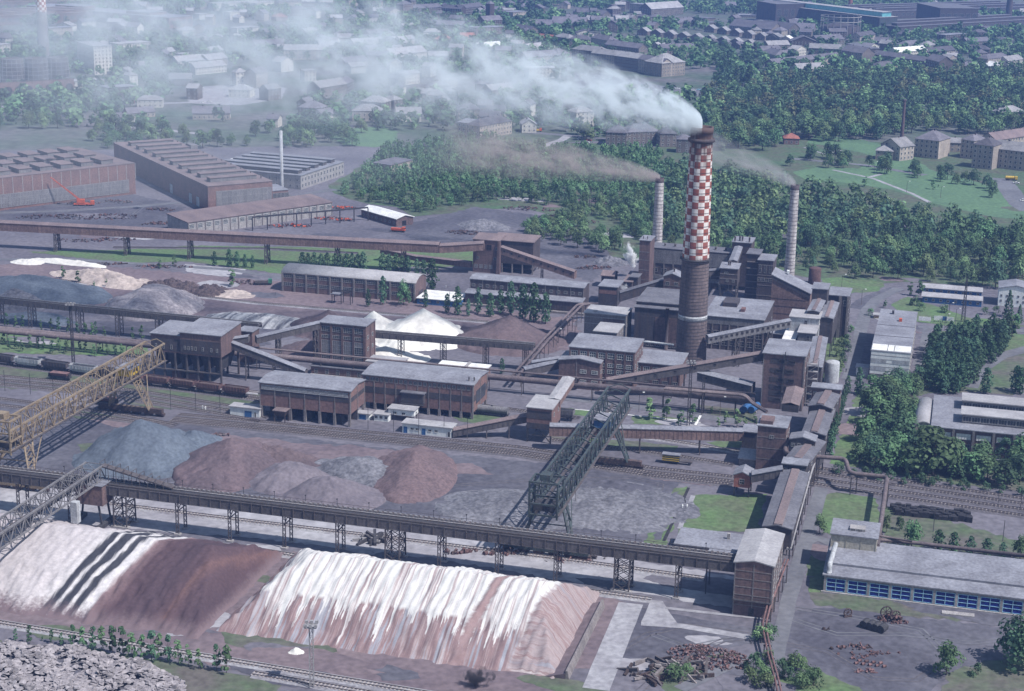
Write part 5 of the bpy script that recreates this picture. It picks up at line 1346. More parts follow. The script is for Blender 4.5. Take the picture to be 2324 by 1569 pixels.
# pipelines
pipeline('pair of big brown gas pipes on posts along the far stockyard', [AB(-420, 609, 6), AB(-330, 609, 6), AB(-296, 609, 6)], 1.15, twin=2.9)
pipeline('big brown gas pipe running past the mixing tower behind the bunker halls', [AB(-292, 609, 6), AB(-225, 609.5, 6), AB(-150, 611, 6), AB(-68, 612.5, 6)], 1.25)
pipeline('thin pipe riding above the big gas pipe', [AB(-290, 611.5, 8.2), AB(-150, 613, 8.2), AB(-68, 614.5, 8.2)], .4, posts=False)
pipeline('twin pipes bending from the gas main down to the stepped tower', [KP(22, 1350, 430, 9), KP(22, 2060, 490, 9), KP(22, 2120, 560, 6), KP(22, 2250, 640, 5)], .5, twin=1.3, every=30)
pipeline('pipe rack slanting back from the belt bridge towards the dust house', [KP(22, 20, 330, 5), KP(12, 300, 1500, 6), KP(12, 600, 1190, 7.5), KP(12, 740, 1180, 7.5)], .55, twin=2.2, every=8)
pipeline('thin steam pipe bent against the gabled brick house', [KP(22, 500, 440, 4), KP(22, 575, 440, 4), KP(22, 580, 340, 9)], .4, posts=False)
pipeline('grey air pipe crossing behind the chimney foot', [KP(22, 1130, 70, 8), KP(22, 1150, 15, 12), KP(22, 1430, 50, 11)], .5, 'clad_light', posts=False)
pipeline('brown pipe with right-angle bends crossing the tracks on tall posts', [KP(23, 230, 880, 11), KP(23, 190, 985, 9), KP(23, 250, 1020, 9), KP(23, 730, 1052, 9), KP(23, 765, 1180, 7), KP(23, 1100, 1215, 7), KP(23, 1050, 1569, 7), KP(33, 1012, 300, 8)], .75, corner=2.5, every=40)
t = thing('pipe_support', 'pair of slim steel posts holding the bent pipe above the tracks', 'support')
for q in ((770, 1375), (822, 1362), (1100, 1430)):
 p = KP(23, *q); boxpart(t, 'post', 'steel_dark', p.x - .15, p.x + .15, p.y - .15, p.y + .15, 0, 6.6)
pipeline('long brown pipe behind the glazed hall', [KP(33, 1030, 245, 7.5), KP(33, 1300, 268, 7.5), KP(33, 2500, 410, 7.5)], .6, every=11)
pipeline('thin dark pipe above the long pipe behind the glazed hall', [KP(33, 1030, 210, 8.6), KP(33, 1320, 262, 8.4)], .3, posts=False)
pipeline('twin rusty pipes dropping past the corner of the transfer tower', [KP(33, 210, 420, 6), KP(33, 60, 800, 4.5), KP(33, 10, 1000, 3.5), KP(33, 60, 1250, 3.0), KP(33, 125, 1480, 2.6), KP(33, 170, 1700, 2.4)], .28, 'rust', twin=.9, every=7)
pipeline('pale pipes beside the long belt corridor', [KP(33, 230, 330, 4), KP(33, 300, 60, 5), KP(23, 420, 1160, 7), KP(23, 530, 840, 8)], .35, 'steel_light', twin=1.0, every=9)

# gantry cranes
def truss(mb, y, x0, x1, zb, zt, n, t, d):
 mb.bar((x0, y, zb), (x1, y, zb), t); mb.bar((x0, y, zt), (x1, y, zt), t)
 for k in range(n):
  a, b = x0 + (x1 - x0) * k / n, x0 + (x1 - x0) * (k + 1) / n
  m = (a + b) / 2
  mb.bar((a, y, zb), (m, y, zt), d); mb.bar((m, y, zt), (b, y, zb), d); mb.bar((m, y, zb), (m, y, zt), d * .7); mb.bar((a, y, zb), (a, y, zt), d * .7)

def gantry(label, a, mat, cabin, zt=22.0, zb=15.0, xn=-6.0, xf=104.0, hw=4.0, n=16, troll=.72):
 """bridge crane over the ore yard: local x runs from the near rail (x=0) to the far rail (x=83)"""
 o = AB(a, 457.5)
 t = thing('gantry_crane', label, 'crane', o, YAW + math.pi / 2)
 for y in (-hw, hw):
  mb = MB(); truss(mb, y, xn, xf, zb, zt, n, .62, .3); mb.build('side_truss', mat, t)
 mb = MB()
 for k in range(n + 1):
  x = xn + (xf - xn) * k / n
  mb.bar((x, -hw, zb), (x, hw, zb), .3)
  if k < n:
   x2 = xn + (xf - xn) * (k + 1) / n
   mb.bar((x, -hw, zb), (x2, hw, zb), .2)
 mb.build('floor_bracing', mat, t)
 mb = MB()
 for k in range(n + 1):
  x = xn + (xf - xn) * k / n
  mb.bar((x, -hw, zt), (x + 1.5, 0, zt + 1.1), .24); mb.bar((x + 1.5, 0, zt + 1.1), (x, hw, zt), .24)
  if k < n: mb.bar((x, -hw, zt), (x + (xf - xn) / n, hw, zt), .16)
 mb.build('top_bracing', mat, t)
 for y in (-hw * .55, hw * .55): boxpart(t, 'runway_beam', 'steel', xn, xf, y - .35, y + .35, zb + .2, zb + .9)
 boxpart(t, 'walkway', 'steel', xn, xf, -hw - 1.1, -hw - .35, zb + .3, zb + .45)
 # legs: splayed lattice pair at each rail
 for rail, sx in ((0, 5.0), (83, -3.2)):
  for s in (-1, 1):
   mb = MB()
   foot = s * 8.2
   pts = [((rail + dx, foot, 2.6), (rail + sx + dx * 1.6, s * hw, zb + .2)) for dx in (-1.6, 1.6)]
   for p_, q_ in pts: mb.bar(p_, q_, .55)
   for k in range(7):
    u, v = k / 7, (k + 1) / 7
    A0, A1 = Vector(pts[0][0]).lerp(Vector(pts[0][1]), u), Vector(pts[0][0]).lerp(Vector(pts[0][1]), v)
    B0, B1 = Vector(pts[1][0]).lerp(Vector(pts[1][1]), u), Vector(pts[1][0]).lerp(Vector(pts[1][1]), v)
    mb.bar(A0, B1, .22); mb.bar(B0, A1, .22)
   mb.bar((rail + sx, s * hw, zb), (rail + sx, s * (hw + 2.2), zb - 5), .35); mb.bar((rail - 1.6, foot, 2.6), (rail + sx + 9, s * hw, zb + .2), .3)
   mb.build('leg', mat, t)
  mb = MB(); mb.box(rail - .9, rail + .9, -13, 13, 1.2, 3.0); mb.build('bogie_beam', 'rust_dark' if rail else mat, t)
  for k, y in enumerate(np.linspace(-12, 12, 6)):
   mb = MB(); mb.box(rail - .7, rail + .7, y - 1.7, y + 1.7, .5, 1.3)
   for yy in (y - .9, y + .9): mb.cyl((rail - .45, yy, .62), (rail + .45, yy, .62), .55, n=10)
   mb.build('bogie', 'rust_dark', t)
  mb = MB()
  mb.bar((rail, -8.2, 2.8), (rail, 8.2, 2.8), .5)
  mb.bar((rail + sx * .5, -6.2, 9), (rail + sx * .5, 6.2, 9), .3) if rail == 0 else None
  mb.build('tie_beam', mat, t)
 # near portal frame and machinery
 mb = MB()
 for y in (-hw - .3, hw + .3): mb.bar((xn, y, zb - 1), (xn, y, zt + 3.2), .5); mb.bar((xn + 7, y, zb - 1), (xn + 7, y, zt + 3.2), .5)
 for z in (zb, zb + 3.4, zt + 3.2):
  mb.bar((xn, -hw - .3, z), (xn, hw + .3, z), .5); mb.bar((xn + 7, -hw - .3, z), (xn + 7, hw + .3, z), .5)
  for y in (-hw - .3, hw + .3): mb.bar((xn, y, z), (xn + 7, y, z), .5)
 mb.build('portal_frame', mat, t)
 boxpart(t, 'winch_house', mat, xn + 1.5, xn + 5, -1.6, 1.6, zt + 3.5, zt + 5.2)
 boxpart(t, 'machinery', 'steel_dark', xn + 1, xn + 6, -hw + .8, hw - .8, zb + .9, zb + 3.0)
 # trolley with operator cabin
 x = xn + (xf - xn) * troll
 c = boxpart(t, 'trolley', cabin, x - 4, x + 4, -hw * .72, hw * .72, zb + 1.0, zb + 3.6); boxpart(t, 'trolley_roof', 'roof_felt', x - 4.4, x + 4.4, -hw * .8, hw * .8, zb + 3.65, zb + 3.95)
 for s in (-1, 1):
  for xx in (x - 2.4, x + .6): boxpart(t, 'cabin_window', 'glass_dark', xx, xx + 1.8, s * hw * .72 - .06, s * hw * .72 + .06, zb + 2.0, zb + 3.1)
 return t
gantry('ochre lattice gantry crane striding over the blue-grey ore cone', -292.5, 'steel_ochre', 'yellow_paint', troll=.8)
gantry('dark teal lattice gantry crane straddling the grey gravel yard', -110.5, 'steel_teal', 'blue_paint', troll=.78)
# boom of the stacker over the red stockpile
p = AB(-252.5, 440)
t = thing('stacker_bridge', 'grey lattice stacker bridge reaching from the belt bridge over the pale stockpile', 'stacker', p, YAW + math.pi / 2)
for y in (-3.2, 3.2):
 mb = MB(); truss(mb, y, -80, 2, 14.2, 18.6, 15, .5, .26); mb.build('side_truss', 'clad_grey', t)
mb = MB()
for k in range(16):
 x = -80 + 82 * k / 15
 mb.bar((x, -3.2, 18.6), (x, 3.2, 18.6), .22); mb.bar((x, -3.2, 14.2), (x, 3.2, 14.2), .22)
 if k < 15: mb.bar((x, -3.2, 18.6), (x + 82 / 15, 3.2, 18.6), .16)
mb.build('cross_lattice', 'clad_grey', t)['kind'] = 'stuff'
boxpart(t, 'belt', 'steel_dark', -80, 2, -1.1, 1.1, 15.2, 15.8); boxpart(t, 'belt_side', 'steel', -80, 2, 1.4, 2.4, 15.0, 15.3)
boxpart(t, 'drive_house', 'brick', -5, 1.5, -5.8, 3.4, 7.5, 14.0); boxpart(t, 'drive_roof', 'roof_felt', -5.3, 1.8, -6.1, 3.7, 14.0, 14.2)
boxpart(t, 'discharge_chute', 'clad_light', -20, -18, -5.6, -3.4, 7.5, 14.2)
for x in (-4.5, 1):
 for y in (-5, 5): mb = MB(); mb.bar((x, y, 1.2), (x, y * .8, 8), .5); mb.build('leg', 'steel_dark', t)
for y in (-5, 5): boxpart(t, 'bogie', 'steel_dark', -6.5, 3, y - .8, y + .8, .3, 1.4)
p2 = thing('stacker_tripper', 'inclined tripper carrying the belt up to the stacker bridge', 'tripper', AB(-249.5, 441.2), YAW)
mb = MB(); mb.hexa([(0, -1.3, 18.4), (24, -1.3, 13.9), (24, 1.3, 13.9), (0, 1.3, 18.4), (0, -1.3, 18.9), (24, -1.3, 14.3), (24, 1.3, 14.3), (0, 1.3, 18.9)]); mb.build('belt_frame', 'steel', p2)
for k in range(9):
 x = 24 * k / 9; mb = MB()
 for y in (-1.6, 1.6): mb.bar((x, y, 13.8), (x, y, 20.2 - 4.5 * k / 9), .14)
 mb.bar((x, -1.6, 20.2 - 4.5 * k / 9), (x, 1.6, 20.2 - 4.5 * k / 9), .14); mb.build('portal', 'steel', p2)

# stockpiles
def pile_mat(name, stops, axis_scale, warp=(.35, .02), rough_amt=.25, fine=1.2):
 """colour bands along the pile (object x), warped by noise that runs down the slope (object y)"""
 m = bpy.data.materials.new(name); m.use_nodes = True
 n, l = m.node_tree.nodes, m.node_tree.links; b = n['Principled BSDF']; b.inputs['Roughness'].default_value = .95; b.inputs['Specular IOR Level'].default_value = .1
 tc = n.new('ShaderNodeTexCoord'); sp = n.new('ShaderNodeSeparateXYZ'); l.new(tc.outputs['Object'], sp.inputs[0])
 mp = n.new('ShaderNodeMapping'); mp.inputs['Scale'].default_value = (warp[0], warp[1], 0); mp.inputs['Rotation'].default_value = (0, 0, -.2); l.new(tc.outputs['Object'], mp.inputs['Vector'])
 n1 = n.new('ShaderNodeTexNoise'); n1.inputs['Scale'].default_value = 1; n1.inputs['Detail'].default_value = 6; n1.inputs['Roughness'].default_value = .65; l.new(mp.outputs[0], n1.inputs['Vector'])
 f = n.new('ShaderNodeMath'); f.operation = 'MULTIPLY_ADD'; f.inputs[1].default_value = axis_scale[1]; l.new(n1.outputs['Fac'], f.inputs[0])
 g = n.new('ShaderNodeMath'); g.operation = 'MULTIPLY_ADD'; g.inputs[1].default_value = .22; g.inputs[2].default_value = 16.3; l.new(sp.outputs['Y'], g.inputs[0])
 x_ = n.new('ShaderNodeMath'); x_.operation = 'SUBTRACT'; l.new(sp.outputs['X'], x_.inputs[0]); l.new(g.outputs[0], x_.inputs[1])
 xs_ = n.new('ShaderNodeMath'); xs_.operation = 'MULTIPLY'; xs_.inputs[1].default_value = axis_scale[0]; l.new(x_.outputs[0], xs_.inputs[0])
 l.new(xs_.outputs[0], f.inputs[2])
 r = n.new('ShaderNodeValToRGB'); cr = r.color_ramp
 while len(cr.elements) < len(stops): cr.elements.new(.5)
 for e, (pos, c) in zip(cr.elements, stops): e.position = pos; e.color = (*c, 1)
 l.new(f.outputs[0], r.inputs[0])
 return m, n, l, b, tc, sp, r
WHT, PNK, RED, DRK, GRY, BLK = (.50, .47, .475), (.42, .33, .33), (.085, .055, .063), (.068, .047, .057), (.27, .27, .30), (.045, .045, .055)
st = [(0, (.33, .295, .31)), (.16, (.38, .345, .355)), (.30, (.42, .385, .395)), (.355, (.46, .43, .435)), (.362, BLK), (.385, BLK), (.39, WHT), (.398, WHT), (.404, BLK), (.43, BLK), (.436, WHT), (.445, WHT), (.45, BLK), (.47, BLK), (.478, WHT), (.50, WHT), (.515, (.19, .13, .135)), (.56, RED), (.66, DRK), (.72, RED), (.735, (.125, .075, .074)), (.76, RED), (.82, DRK), (.9, RED), (1, DRK)]
m, n, l, b, tc, sp, r = pile_mat('red_pile_bands', st, (1 / 94.0, .045), (.3, .02))
nz = n.new('ShaderNodeTexNoise'); nz.inputs['Scale'].default_value = 1.1; nz.inputs['Detail'].default_value = 6; l.new(tc.outputs['Object'], nz.inputs['Vector'])
hs = n.new('ShaderNodeHueSaturation'); l.new(r.outputs[0], hs.inputs['Color'])
mt = n.new('ShaderNodeMath'); mt.operation = 'MULTIPLY_ADD'; mt.inputs[1].default_value = .7; mt.inputs[2].default_value = .65; l.new(nz.outputs['Fac'], mt.inputs[0]); l.new(mt.outputs[0], hs.inputs['Value'])
# reddish-grey foot of the pile
fr_ = n.new('ShaderNodeMapRange'); fr_.inputs['From Min'].default_value = 2.8; fr_.inputs['From Max'].default_value = .6
zz = n.new('ShaderNodeMath'); zz.operation = 'MULTIPLY_ADD'; zz.inputs[1].default_value = 3.0; l.new(nz.outputs['Fac'], zz.inputs[0]); l.new(sp.outputs['Z'], zz.inputs[2])
za = n.new('ShaderNodeMath'); za.operation = 'SUBTRACT'; za.inputs[1].default_value = 1.5; l.new(zz.outputs[0], za.inputs[0]); l.new(za.outputs[0], fr_.inputs['Value'])
mx = n.new('ShaderNodeMix'); mx.data_type = 'RGBA'; l.new(fr_.outputs[0], mx.inputs[0]); l.new(hs.outputs[0], mx.inputs[6]); mx.inputs[7].default_value = (.15, .11, .12, 1)
l.new(mx.outputs[2], b.inputs['Base Color'])
MATS['red_pile_bands'] = m

def white_mat():
 m = bpy.data.materials.new('white_pile_bands'); m.use_nodes = True
 n, l = m.node_tree.nodes, m.node_tree.links; b = n['Principled BSDF']; b.inputs['Roughness'].default_value = .95; b.inputs['Specular IOR Level'].default_value = .1
 tc = n.new('ShaderNodeTexCoord'); sp = n.new('ShaderNodeSeparateXYZ'); l.new(tc.outputs['Object'], sp.inputs[0])
 def noise(sx, sy, det=6, sc_=1.0, off=0, rot=-.12):
  mp = n.new('ShaderNodeMapping'); mp.inputs['Scale'].default_value = (sx, sy, 0); mp.inputs['Location'].default_value = (off, off * .7, 0); mp.inputs['Rotation'].default_value = (0, 0, rot); l.new(tc.outputs['Object'], mp.inputs['Vector'])
  t = n.new('ShaderNodeTexNoise'); t.inputs['Scale'].default_value = sc_; t.inputs['Detail'].default_value = det; t.inputs['Roughness'].default_value = .6; l.new(mp.outputs[0], t.inputs['Vector']); return t.outputs['Fac']
 def mth(op, a, b_=None, c=None):
  k = n.new('ShaderNodeMath'); k.operation = op
  for i, v in enumerate((a, b_, c)):
   if v is None: continue
   if isinstance(v, (int, float)): k.inputs[i].default_value = v
   else: l.new(v, k.inputs[i])
  return k.outputs[0]
 def ramp(f, stops, mode='LINEAR'):
  r = n.new('ShaderNodeValToRGB'); r.color_ramp.interpolation = mode
  while len(r.color_ramp.elements) < len(stops): r.color_ramp.elements.new(.5)
  for e, (p_, c) in zip(r.color_ramp.elements, stops): e.position = p_; e.color = (*c, 1)
  l.new(f, r.inputs[0]); return r.outputs[0]
 def mix(f, a, b_):
  x = n.new('ShaderNodeMix'); x.data_type = 'RGBA'; l.new(f, x.inputs[0]) if not isinstance(f, float) else None
  for i, v in ((6, a), (7, b_)):
   if isinstance(v, tuple): x.inputs[i].default_value = (*v, 1)
   else: l.new(v, x.inputs[i])
  return x.outputs[2]
 # spilled white lime above, drips running down over red and grey ore below
 drip = noise(.44, .010, 3, 1.0, 3.0)
 drip2 = noise(1.0, .03, 5, 1.0, 9.0)
 rag = noise(.8, .8, 4, 1.0, 5.0)
 lim = mth('ADD', mth('MULTIPLY_ADD', drip, -30.0, 20.9), mth('MULTIPLY_ADD', drip2, -3.0, 1.5))
 lim = mth('ADD', lim, mth('MULTIPLY_ADD', rag, 2.6, -1.3))
 lim = mth('MINIMUM', mth('MAXIMUM', lim, .4), 6.9)
 above = mth('MULTIPLY', mth('SUBTRACT', sp.outputs['Z'], lim), 1.6)
 ab = n.new('ShaderNodeClamp'); l.new(above, ab.inputs[0])
 red = ramp(noise(.42, .02, 7, 1.0, 21.0), [(.30, (.34, .33, .36)), (.40, (.24, .24, .275)), (.44, (.25, .175, .175)), (.5, (.185, .125, .13)), (.56, (.28, .215, .215)), (.6, (.28, .27, .30)), (.66, (.38, .31, .305)), (.74, (.21, .14, .14))])
 pink = ramp(noise(.85, .018, 6, 1.0, 31.0), [(.34, (.26, .20, .205)), (.41, (.37, .32, .32)), (.46, (.49, .47, .465)), (.55, (.53, .52, .51)), (.60, (.46, .43, .425)), (.66, (.30, .24, .24))])
 col = mix(ab.outputs[0], red, pink)
 # red stripe and red end, in the pile's own length coordinate
 xw = mth('ADD', mth('SUBTRACT', sp.outputs['X'], mth('MULTIPLY_ADD', sp.outputs['Y'], .14, -3.9)), mth('MULTIPLY_ADD', noise(.1, .5, 4, 1.0, 2.0), 4.0, -2.0))
 def win(x0, x1, s=1.2):
  a = n.new('ShaderNodeMapRange'); a.inputs['From Min'].default_value = x0; a.inputs['From Max'].default_value = x0 + s; l.new(xw, a.inputs['Value'])
  c = n.new('ShaderNodeMapRange'); c.inputs['From Min'].default_value = x1; c.inputs['From Max'].default_value = x1 + s; l.new(xw, c.inputs['Value'])
  return mth('SUBTRACT', a.outputs[0], c.outputs[0])
 col = mix(win(69.5, 72.5), col, mix(noise(.5, .3, 5, 1, 4.), (.20, .12, .12), (.31, .235, .235)))
 endc = ramp(noise(.05, .42, 7, 1.0, 44.0, .1), [(.3, (.25, .24, .27)), (.42, (.25, .195, .20)), (.5, (.30, .25, .255)), (.58, (.215, .145, .145)), (.68, (.42, .37, .37))])
 col = mix(win(85, 200), col, endc)
 hs = n.new('ShaderNodeHueSaturation'); l.new(col, hs.inputs['Color']); l.new(mth('MULTIPLY_ADD', noise(1.4, 1.4, 5, 1, 7.), .4, .8), hs.inputs['Value'])
 l.new(hs.outputs[0], b.inputs['Base Color'])
 MATS['white_pile_bands'] = m
white_mat()

def vnoise(x, y, s, seed=0):
 """smooth value noise on arrays"""
 x, y = np.asarray(x) * s + seed * 17.3, np.asarray(y) * s + seed * 9.7
 xi, yi = np.floor(x), np.floor(y); fx, fy = x - xi, y - yi
 fx, fy = fx * fx * (3 - 2 * fx), fy * fy * (3 - 2 * fy)
 h = lambda i, j: np.modf(np.sin(i * 127.1 + j * 311.7 + seed) * 43758.5453)[0] % 1.0
 return (h(xi, yi) * (1 - fx) + h(xi + 1, yi) * fx) * (1 - fy) + (h(xi, yi + 1) * (1 - fx) + h(xi + 1, yi + 1) * fx) * fy - .5

def windrow(name, label, a0, a1, b0, b1, bc, hz, endl, endr, mat, cell=.6, per=2.6, amp=.6, skew=.12, brk=.55):
 """long stockpile along the yard: ridged crest, upper slope and steeper foot"""
 o = AB(a0, b0); nx, ny = int((a1 - a0) / cell), int((b1 - b0) / cell)
 X, Y = np.meshgrid(np.linspace(0, a1 - a0, nx), np.linspace(0, b1 - b0, ny))
 c = bc - b0; L = a1 - a0
 s = np.where(Y < c, Y / c, (b1 - b0 - Y) / (b1 - b0 - c))
 s = np.minimum(s, np.minimum(X / endl, (L - X) / endr)) - .07 + vnoise(X, Y, .12, 3) * .07 + vnoise(X, Y, .45, 4) * .06
 s = np.clip(s, 0, 1)
 prof = np.where(s < .45, s / .45 * brk, brk + (s - .45) / .55 * (1 - brk))
 xs_ = X - skew * (Y - c)
 ph = np.modf((xs_ + vnoise(X, Y, .2, 5) * .9) / per + 50)[0]
 ridge = (1 - np.abs(2 * ph - 1) ** 1.3) * amp * np.clip((prof - .30) * 3.2, 0, 1)
 Z = prof * hz + ridge + vnoise(X, Y, .9, 1) * .22 * (prof > .02) + vnoise(X * 1.0, Y * .12, 1.3, 2) * .7 * ((prof > .03) & (prof < .52))
 Z = np.where(prof <= .001, -.1, Z)
 v = np.stack([X, Y, Z], -1).reshape(-1, 3)
 i = np.arange(nx * ny).reshape(ny, nx)
 f = np.stack([i[:-1, :-1], i[:-1, 1:], i[1:, 1:], i[1:, :-1]], -1).reshape(-1, 4)
 me = bpy.data.meshes.new(name); me.from_pydata(v.tolist(), [], f.tolist()); me.materials.append(MATS[mat])
 me.polygons.foreach_set('use_smooth', [True] * len(me.polygons)); me.update()
 return link(name, me, None, o, YAW, label, 'stockpile')
windrow('stockpile', 'long ridged white stockpile with red and grey ore streaking through its foot', -184, -88, 377.5, 437, 409, 13.6, 18, 13, 'white_pile_bands')
windrow('stockpile', 'ridged dark red stockpile with pale and black stripes beside it', -283, -185, 371, 436, 406, 13.2, 5, 11, 'red_pile_bands', per=2.7, amp=.24)

def heap(label, apex, z, ra, rb, mat, name='ore_pile', lump=.55, rough=.9, flat=0.0, rot=0.0, seed=1, power=1.0, ridge=0.0, segs=72, rings=26):
 p = P(*apex, z) if not isinstance(apex, Vector) else apex
 mb = MB(); mb.smooth = True
 pts = []
 for i in range(rings + 1):
  t = i / rings
  for j in range(segs):
   th = 2 * math.pi * j / segs
   x, y = math.cos(th) * t * ra + (ridge * math.copysign(1, math.cos(th)) * abs(math.cos(th)) ** .5 if ridge else 0), math.sin(th) * t * rb
   pts.append((x, y, t))
 A_ = np.array(pts)
 nz = vnoise(A_[:, 0], A_[:, 1], .12, seed) * .28 + vnoise(A_[:, 0], A_[:, 1], .35, seed + 1) * .12
 th_ = np.arctan2(A_[:, 1], A_[:, 0]); nz = nz + (vnoise(np.cos(th_) * 4, np.sin(th_) * 4, 1.3, seed + 5) * .22 + vnoise(np.cos(th_) * 11, np.sin(th_) * 11, 1.2, seed + 6) * .10) * A_[:, 2]
 tt = np.clip(A_[:, 2] * (1 + nz * 1.15), 0, 1.0)
 tt[:segs] = 0
 zz = np.clip((1 - tt), 0, 1 - flat) / (1 - flat)
 zz = zz ** power * z
 zz += (vnoise(A_[:, 0], A_[:, 1], .5, seed + 2) * lump + vnoise(A_[:, 0], A_[:, 1], 1.3, seed + 3) * lump * .6) * np.clip((1 - A_[:, 2]) * 6, 0, 1)
 zz[-segs:] = -.15
 mb.pts([(x, y, h) for (x, y, t), h in zip(pts, zz)])
 for i in range(rings):
  for j in range(segs):
   a, b2 = i * segs + j, i * segs + (j + 1) % segs
   mb.face((a, b2, b2 + segs, a + segs))
 return mb.build(name, mat, None, loc=(p.x, p.y, 0), rz=YAW + rot, label=label, cat='ore pile')
M('ore_blue', (0.105, 0.124, 0.155), (0.074, 0.088, 0.115), .10, fine=.9, fine_amt=.22)
M('ore_red', (0.128, 0.092, 0.102), (0.09, 0.068, 0.078), .09, fine=.9, fine_amt=.22)
M('ore_redder', (0.145, 0.100, 0.106), (0.105, 0.077, 0.085), .09, fine=1.1, fine_amt=.28)
M('ore_mauve', (0.160, 0.138, 0.158), (0.118, 0.102, 0.120), .10, fine=.9, fine_amt=.18)
M('ore_grey', (0.155, 0.152, 0.172), (0.095, 0.093, 0.110), .10, fine=.8, fine_amt=.35)
M('lime', (0.64, 0.62, 0.58), (0.52, 0.49, 0.465), .07, fine=.7, fine_amt=.1, stretch=(1, 1, .3))
M('ore_brown', (0.125, 0.090, 0.096), (0.088, 0.066, 0.074), .09, fine=.9, fine_amt=.2)
M('sandy', (0.42, 0.35, 0.32), (0.29, 0.24, 0.225), .12, fine=.7, fine_amt=.25)
M('slag', (0.085, 0.062, 0.062), (0.05, 0.038, 0.042), .3, fine=1.2, fine_amt=.4)
M('grey_bands', (0.30, 0.27, 0.285), (0.175, 0.155, 0.172), 1.0, fine=.9, fine_amt=.25, stretch=(.03, .55, .55))
heap('big blue-grey ore cone beneath the ochre gantry crane', K(20, 1240, 702), 14.0, 25, 23, 'ore_blue', seed=2)
heap('low blue-grey ore mound behind the big blue-grey cone', K(20, 1700, 800), 5.0, 11, 12, 'ore_blue', seed=4, lump=.7)
heap('tall red-brown ore pile with a sharp crest', K(20, 2045, 862), 11.0, 20, 24, 'ore_red', seed=5)
heap('lower shoulder of red-brown ore in front of the sharp crest', K(20, 1880, 1120), 5.5, 13, 13, 'ore_red', seed=6)
heap('rough reddish spoil bank along the tracks', K(21, 120, 960), 5.0, 24, 10, 'ore_brown', seed=7, lump=1.2, flat=.3)
heap('flat-topped mauve ore mound beside the red-brown pile', K(21, 300, 1105), 6.0, 16, 14, 'ore_mauve', seed=8, flat=.25)
heap('smooth grey-mauve ore cone before the belt bridge', K(21, 655, 1205), 7.2, 19, 15, 'ore_mauve', seed=9)
heap('broken blue-grey ore heap behind the grey-mauve cone', K(21, 930, 1050), 5.2, 19, 15, 'ore_grey', seed=10, lump=.8)
heap('long reddish ore ridge in the middle of the yard', K(21, 1400, 990), 8.5, 15, 28, 'ore_redder', seed=12, rot=.25)
heap('coarse grey gravel heap under the teal gantry crane', K(21, 2250, 1420), 3.2, 26, 18, 'ore_grey', seed=13, lump=.6)
heap('flat grey gravel spread between the teal crane legs and the lawn', K(22, 900, 1420), 2.0, 29, 24, 'ore_grey', seed=14, lump=.9)
heap('small dark gravel mound behind the teal crane', K(22, 930, 1260), 2.0, 17, 7, 'yard_dark', seed=15, lump=.6)
heap('tallest white lime cone behind the open belt bridge', K(11, 1478, 1222), 13.4, 24, 21, 'lime', name='lime_pile', lump=.15, seed=16)
heap('smaller white lime cone beside the tallest one', K(11, 1040, 1247), 10.2, 15, 15, 'lime', name='lime_pile', lump=.15, seed=17)
heap('front apron cone of white lime below the tallest one', K(11, 1345, 1378), 7.5, 16, 14, 'lime', name='lime_pile', lump=.15, seed=18)
heap('white lime skirt beside the brown heap', K(21, 1150, 60), 4.5, 20, 12, 'lime', name='lime_pile', lump=.2, seed=19)
heap('broad dark brown ore heap right of the white cones', K(11, 2240, 1285), 12.0, 26, 24, 'ore_brown', seed=20)
heap('brown ore cone behind the mixing tower', K(11, 640, 1235), 9.5, 19, 18, 'ore_brown', seed=21)
heap('low brown ore bank before the mixing tower', K(11, 480, 1500), 5.5, 17, 12, 'ore_brown', seed=22)
heap('large slate-grey heap at the edge of the far stockyard', K(10, 250, 920), 10.0, 42, 26, 'ore_blue', seed=23)
heap('pale grey fold on the slate-grey heap', K(10, 130, 1045), 8.0, 17, 12, 'ore_grey', seed=24)
heap('dark grey toe of the slate-grey heap', K(10, 310, 1250), 4.0, 20, 10, 'ore_blue', seed=25)
heap('banded grey and white pile with level strata', K(10, 1360, 1040), 9.5, 23, 26, 'grey_bands', seed=26, flat=.3, lump=.3)
heap('sandy weathered spoil ridge above the banded pile', K(10, 900, 870), 6.0, 34, 12, 'sandy', seed=27, lump=1.0, rot=-.25)
heap('small sandy mound at the end of the spoil ridge', K(10, 1270, 955), 3.5, 10, 7, 'sandy', seed=28, lump=.8)
heap('bright white heap by the road behind the slate heap', K(10, 240, 785), 2.2, 10, 5, 'lime', name='lime_pile', seed=29)
heap('long low white lime bank along the road', K(10, 600, 800), 1.6, 26, 4, 'lime', name='lime_pile', seed=30, rot=-.06, flat=.4)
for i, (x, y, z, r_) in enumerate(((1390, 975, 4, 9), (1510, 955, 4.4, 9), (1660, 985, 4.2, 9), (1850, 1010, 4.4, 11))):
 heap('lumpy dark brown slag dump in the row beside the banded pile', K(10, x, y), z, r_, r_ * .9, 'slag', name='slag_heap', seed=31 + i, lump=1.6)['group'] = 'row of slag dumps'
heap('pinkish sand mound at the end of the slag dumps', K(10, 2040, 1060), 2.4, 13, 8, 'sandy', seed=36)
M('stripe_patch', (0.52, 0.50, 0.50), (0.10, 0.095, 0.11), 1.0, fine=1.2, fine_amt=.2, stretch=(.35, .03, .1), shift=False, detail=2)
heap('low striped black and white heap before the white cones', K(10, 2280, 1300), 2.0, 26, 12, 'stripe_patch', seed=37, flat=.5)
heap('bluish coal-dust heap on the scrap yard', KP(12, -250, 430, 5), 5.0, 17, 13, 'ore_grey', seed=38)
heap('small black coal heap by the thicket', KP(12, 265, 400, 4), 4.0, 8, 7, 'coal', seed=39)
heap('grey clinker heap near the stair tower', KP(12, 860, 760, 4), 4.0, 10, 9, 'ore_grey', seed=40, lump=1.2)
